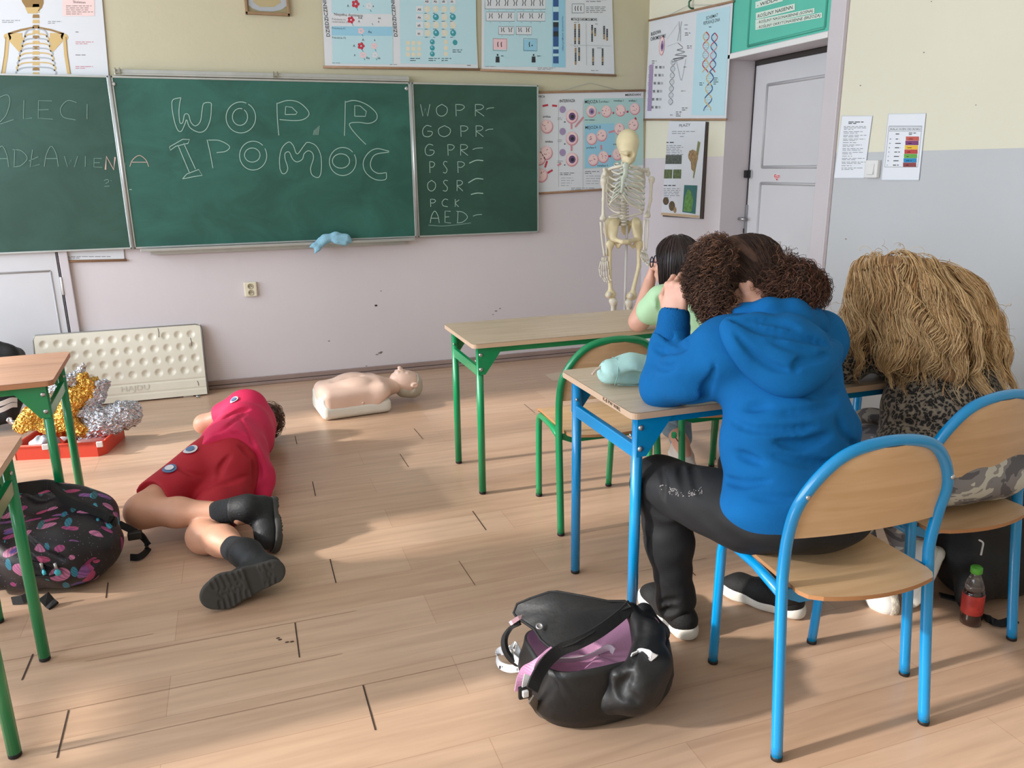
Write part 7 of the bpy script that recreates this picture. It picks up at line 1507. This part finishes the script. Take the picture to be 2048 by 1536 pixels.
h = MB(); h.tube([H(x, y, .002) for x, y in ((290, 960), (400, 985), (560, 1000), (640, 1090), (520, 1130), (360, 1130), (310, 1060))], .004, m_web, n=6); part('pocket_zip', h, m_web, bk)
h = MB(); t1 = [H(1130, 650, .003), H(1165, 670, .003), H(1120, 760, .003), H(1045, 735, .003)]; h.add(t1, [(0, 1, 2, 3)], mat('pale_label', (176, 206, 204), .6)); part('label', h, None, bk, 'pale fabric label')
h = MB(); st = [onz(*C11([q])[0], z) for q, z in (((1250, 575), .14),)]; st = [v for v in [s.hit(*C11([q])[0], .010) for q in ((200, 215), (400, 190), (540, 200), (690, 320), (900, 420), (1080, 510), (1200, 575))] if v is not None] + st; h.ribbon(bez([Vector(v) for v in st], 5), .055, tuple(by_ * .3 + V_(0, -.4, -.6)), m_web, .014); part('shoulder_strap', h, m_web, bk)
h = MB(); st = [onz(*C11([q])[0], z) for q, z in (((1260, 570), .14), ((1400, 640), .10), ((1500, 700), .075), ((1560, 780), .05), ((1560, 850), .025), ((1480, 920), .016), ((1380, 925), .016))]; h.ribbon(bez(st, 6), .026, (0, .3, 1), m_web, .004); h.box(onz(*C11([(1430, 690)])[0], .085), (.05, .03, .03), m_blackp, bev=.004); part('adjuster_strap', h, m_web, bk)
h = MB(); h.ribbon([onz(*C11([q])[0], z) for q, z in (((360, 1320), .03), ((240, 1370), .02), ((130, 1390), .012))], .03, (0, .2, 1), m_web, .004); part('strap_end', h, m_web, bk); h = MB(); h.ribbon([onz(*C11([q])[0], z) for q, z in (((460, 1330), .04), ((530, 1410), .012), ((570, 1440), .008))], .035, (1, 0, .2), m_web, .01); part('strap_end', h, m_web, bk)
# black and pink backpack in the foreground
m_nyl = mat('black_nylon_bag', (17, 18, 20), .5, var=.2, vscale=8, bump=.1, bscale=60); m_pk = mat('pink_bag_lining', (206, 150, 186), .65, var=.05, vscale=10, bump=.15, bscale=240); m_lab = mat('white_ribbon', (216, 216, 218), .6)
fb = thing('backpack', 'open black backpack with pink lining on the floor by the blue desk leg', 'backpack', (.85, 1.76, 0))
NA = 56
def rimz(a): return .185 + .01 * max(0, math.cos(a - .35)) - .035 * max(0, math.sin(a)) + .008 * math.sin(3 * a)
bw, bd_ = .205, .155; bc = Vector((.835, 1.738, 0))
def loop(k, z, dz=0.0, wr=0.0, seed=0):
    out = []
    for i in range(NA):
        a = 2 * math.pi * i / NA; ca, sa = math.cos(a), math.sin(a); e = .72
        x = math.copysign(abs(ca) ** e, ca) * bw * k; y = math.copysign(abs(sa) ** e, sa) * bd_ * k
        w = wr * (math.sin(5 * a + z * 40 + seed) + .6 * math.sin(11 * a - z * 70 + seed * 2))
        rr_ = 1 + w; zz = z if dz == 0 else rimz(a) * z
        out.append(Vector((bc.x + x * rr_, bc.y + y * rr_, zz + w * .1)))
    return out
def loft(mb, loops, m):
    vs = [v for l in loops for v in l]; n = NA
    mb.add(vs, [(j * n + i, j * n + (i + 1) % n, (j + 1) * n + (i + 1) % n, (j + 1) * n + i) for j in range(len(loops) - 1) for i in range(n)], m, True)
mb = MB(); lo = [loop(.05, .004), loop(.80, .003), loop(.93, .012, 0, .004), loop(1.02, .045, 0, .010, 1), loop(1.04, .09, 0, .014, 2), loop(1.01, .70, 1, .014, 3), loop(.97, .9, 1, .010, 4), loop(.95, 1.0, 1, .006, 4), loop(.92, 1.0, 1, .004, 4)]
loft(mb, lo, m_nyl); ob_ = part('body', mb, m_nyl, fb)
mb = MB(); loft(mb, [loop(.92, 1.0, 1, .004, 4), loop(.89, .94, 1, .01, 5), loop(.83, .84, 1, .02, 6), loop(.68, .76, 1, .03, 7), loop(.4, .70, 1, .04, 8), loop(.05, .66, 1)], m_pk); part('lining', mb, m_pk, fb, 'pink lining')
s = SDF()                                     # soft bulge of the right side and front
R1 = lambda x, y, z: np.array(onz(x, y, z))
s.cap(R1(1288, 1228, .185), R1(1318, 1264, .14), .032, .032, .02).chain([R1(1268, 1222, .225), R1(1312, 1262, .165)], [.020, .030], .03).chain([R1(1262, 1222, .235), R1(1296, 1270, .20), R1(1298, 1330, .17), R1(1270, 1380, .12), R1(1225, 1395, .09)], [.018, .040, .055, .058, .045], .03).chain([R1(1270, 1345, .175), R1(1240, 1350, .17)], [.03, .02], .03)
s.fold([(1285, 1240), (1275, 1290), (1262, 1330)], .01, .006).fold([(1262, 1350), (1240, 1380), (1250, 1400)], .01, .006).fold([(1230, 1360), (1262, 1395), (1276, 1406)], .008, .005).fold_end(); s.part('side_pocket', m_nyl, fb, .006, wob(111, 40, .004))
# flap folded back over the opening
fl_ = [(1027, 1226, .215), (1034, 1208, .235), (1060, 1197, .255), (1098, 1184, .275), (1115, 1183, .28), (1165, 1192, .28), (1215, 1202, .275), (1250, 1202, .27), (1262, 1214, .262), (1240, 1222, .255), (1215, 1240, .245), (1185, 1266, .235), (1150, 1286, .225), (1118, 1297, .215), (1098, 1294, .212), (1082, 1280, .210), (1068, 1258, .210), (1048, 1244, .210), (1034, 1236, .212)]
P = [onz(*q) for q in fl_]; cen = sum(P, Vector()) / len(P) + Vector((0, 0, .012)); up_ = Vector((-.1, -.45, 1)).normalized()
mid = [(p + cen) / 2 + up_ * .006 for p in P]; n_ = len(P); mb = MB(); vs = P + mid + [cen]
fs = [(i, (i + 1) % n_, n_ + (i + 1) % n_, n_ + i) for i in range(n_)] + [(n_ + i, n_ + (i + 1) % n_, 2 * n_) for i in range(n_)]
mb.add(vs, fs, m_nyl, True); vs2 = [v - up_ * .009 for v in vs]; mb.add(vs2, [f[::-1] for f in fs], m_nyl, True); mb.add(P + [v - up_ * .009 for v in P], [(i, (i + 1) % n_, n_ + (i + 1) % n_, n_ + i) for i in range(n_)], m_nyl, False)
mb.tube(P, .0035, m_web, n=6, closed=True); fo2 = part('flap', mb, m_nyl, fb)
h = MB(); h.lathe([(.0105, 0), (.0105, .003), (.007, .004), (.006, .002), (.001, .002)], onz(1079, 1253, .232), m_steel, n=16, R=up_.to_track_quat('Z', 'Y').to_matrix()); part('snap_button', h, m_steel, fo2, 'metal snap button')
mb = MB(); mb.ribbon(bez([onz(1262, 1210, .26), onz(1240, 1232, .245), onz(1200, 1262, .232), onz(1160, 1284, .222), onz(1120, 1300, .212), onz(1092, 1325, .20), onz(1075, 1352, .19), onz(1064, 1380, .17)], 5), .032, (.3, -.5, -.8), m_web, .008); part('shoulder_strap', mb, m_web, fb)
mb = MB(); mb.ribbon(bez([onz(1100, 1300, .205), onz(1078, 1316, .196), onz(1060, 1336, .18), onz(1049, 1358, .155), onz(1044, 1382, .12)], 5), .040, (.6, -.1, .5), m_pk, .006); part('back_panel_edge', mb, m_pk, fb, 'pink edge of the back panel')
mb = MB(); mb.ribbon(bez([onz(1056, 1350, .19), onz(1052, 1366, .175), onz(1050, 1384, .15)], 4), .020, (1, .1, 0), m_lab, .003); mb.box(onz(1050, 1384, .15), (.036, .012, .034), m_blackp, bev=.004); mb.box(onz(1050, 1386, .152), (.016, .016, .018), m_lab, bev=.003)
rbo = part('ribbon_buckle', mb, m_lab, fb, 'white ribbon end in a buckle')
mb = MB(); mb.ribbon(bez([onz(1062, 1398, .12), onz(1072, 1412, .06), onz(1085, 1428, .025), onz(1105, 1436, .014), onz(1120, 1440, .012)], 5), .022, (.2, -.2, 1), mat('grey_strap', (120, 112, 104), .7), .004); mb.box(onz(1112, 1436, .018), (.03, .012, .02), m_blackp, bev=.003); part('strap_end', mb, None, fb)
mb = MB(); mb.ribbon(bez([onz(1040, 1246, .20), onz(1022, 1256, .185), onz(1010, 1275, .16), onz(1010, 1296, .13), onz(1020, 1315, .10), onz(1036, 1328, .08), onz(1052, 1334, .08)], 5), .022, (.2, -.6, .6), m_web, .010); mb.ribbon([onz(1022, 1246, .205), onz(1034, 1238, .21), onz(1042, 1236, .208)], .024, (.2, -.6, .6), mat('pink_tab', (222, 178, 190), .6), .012); part('grab_handle', mb, m_web, fb)
mb = MB(); mb.ribbon(bez([onz(1040, 1336, .07), onz(1018, 1337, .05), onz(1000, 1330, .03), onz(994, 1316, .03), onz(1000, 1303, .05), onz(1014, 1302, .08), onz(1026, 1314, .10), onz(1040, 1326, .10)], 6), .024, (.1, -.3, 1), m_lab, .003)
mb.ribbon(bez([onz(1022, 1300, .10), onz(1028, 1290, .12), onz(1034, 1300, .11), onz(1040, 1322, .09)], 5), .022, (.6, -.3, .6), m_lab, .003); ro = part('lettered_ribbon', mb, m_lab, fb, 'white ribbon with black letters')
def letters(pts, st, size, parent, m=m_ink):
    vs, fs = text_mesh(st, True); wd = vs[:, 0].max(); P0 = [Vector(p) for p in pts]; mb = MB(); up = P0[2]; a, b = P0[0], P0[1]; t = (b - a); nn = t.cross(up).normalized() * .003
    if nn.y > 0: nn = -nn
    mb.add([a + t * (v[0] / wd) + up * (v[1] / .7 * size) + nn for v in vs], fs, m); part('lettering', mb, m, parent)
letters([onz(998, 1336, .020), onz(1036, 1342, .055), Vector((0, -.25, .95))], 'IHM', .013, ro)
mb = MB(); mb.ribbon(bez([onz(1080, 1330, .165), onz(1110, 1322, .15), onz(1150, 1319, .14), onz(1180, 1312, .145), onz(1205, 1300, .165), onz(1218, 1296, .175), onz(1228, 1303, .17)], 5), .028, (0, -.5, .85), mat('silver_grey_ribbon', (196, 190, 196), .45), .003); part('inner_ribbon', mb, None, fb)
mb = MB(); rp = [s.hit(x, y, .004) for x, y in ((1262, 1312), (1278, 1306), (1295, 1308), (1308, 1316))]; rp = [Vector(q) for q in rp if q is not None]
if len(rp) > 2: mb.ribbon(bez(rp + [onz(1317, 1328, .12)], 5), .026, (.0, -.45, .9), m_lab, .003); part('white_band', mb, m_lab, fb, 'white lettered band')
mb = MB(); zp = [onz(1298, 1244, .225), onz(1303, 1258, .20), onz(1312, 1275, .165), onz(1325, 1310, .10)]; mb.tube(zp[:2], .006, m_steel, n=6); mb.ribbon(zp[1:], .010, (1, .2, 0), mat('pink_zip_tape', (220, 186, 192), .6), .003); part('zip_pull', mb, None, fb)
# black backpack under the second blue chair
rb = thing('backpack', 'large black backpack by the right wall under the second blue chair', 'backpack', (2.41, 1.83, 0))
s = SDF(); c = V_(2.41, 1.83, .19); s.box(c, (.22, .15, .19), np.eye(3), .09, .04).ell(c + V_(-.08, -.06, -.06), (.17, .14, .13), k=.06).ell(c + V_(.05, 0, .12), (.2, .16, .11), k=.06).cut((0, 0, .003), (0, 0, -1), .01)
bp_ = onz(1941, 1222, .03); s.ell(tuple(Vector(bp_) + Vector((.04, .045, .05))), (.06, .05, .08), k=.03)
s.part('body', m_blk, rb, .010, wob(121, 24, .006)); h = MB(); h.ribbon(bez([onz(1880, 1190, .03), onz(1930, 1205, .015), onz(1990, 1245, .012), onz(2030, 1240, .012)], 5), .03, (0, 1, .1), m_web, .006); part('strap', h, m_web, rb)
h = MB(); h.tube(bez([onz(1958, 1080, .27), onz(1966, 1086, .26), onz(1964, 1100, .25), onz(1962, 1110, .24)], 4), .003, m_white, n=5); part('white_cord', h, m_white, rb)
# bottle in its side pocket
bt = thing('drink_bottle', 'plastic drink bottle with red label and green cap beside the black backpack', 'bottle', tuple(Vector(bp_) - Vector((0, 0, .03))))
bl = Vector(bp_) + Vector((-.018, -.02, -.03)); Rb = Matrix.Rotation(math.radians(-3), 3, 'Y'); m_cola = mat('dark_drink_in_clear_plastic', (46, 22, 20), .12, coat=.6); m_clr = mat('clear_plastic_neck', (150, 140, 136), .1, trans=.7)
h = MB(); h.lathe([(.022, 0), (.031, .006), (.032, .03), (.030, .05), (.032, .07), (.032, .115), (.030, .128)], bl, m_cola, n=20, R=Rb); part('filled_body', h, m_cola, bt)
h = MB(); h.lathe([(.030, .128), (.028, .142), (.020, .165), (.0145, .178), (.0140, .19)], bl, m_clr, n=20, R=Rb); part('neck', h, m_clr, bt)
h = MB(); h.lathe([(.0322, .045), (.0328, .048), (.0328, .112), (.0322, .114)], bl, mat('red_label', (196, 62, 52), .45, c2=(160, 44, 40), vscale=30), n=20, R=Rb); part('label', h, None, bt, 'red label')
h = MB(); h.lathe([(.0155, .184), (.0175, .186), (.0175, .203), (.015, .206)], bl, mat('green_cap', (90, 176, 60), .4), n=18, R=Rb); part('cap', h, None, bt, 'green screw cap')
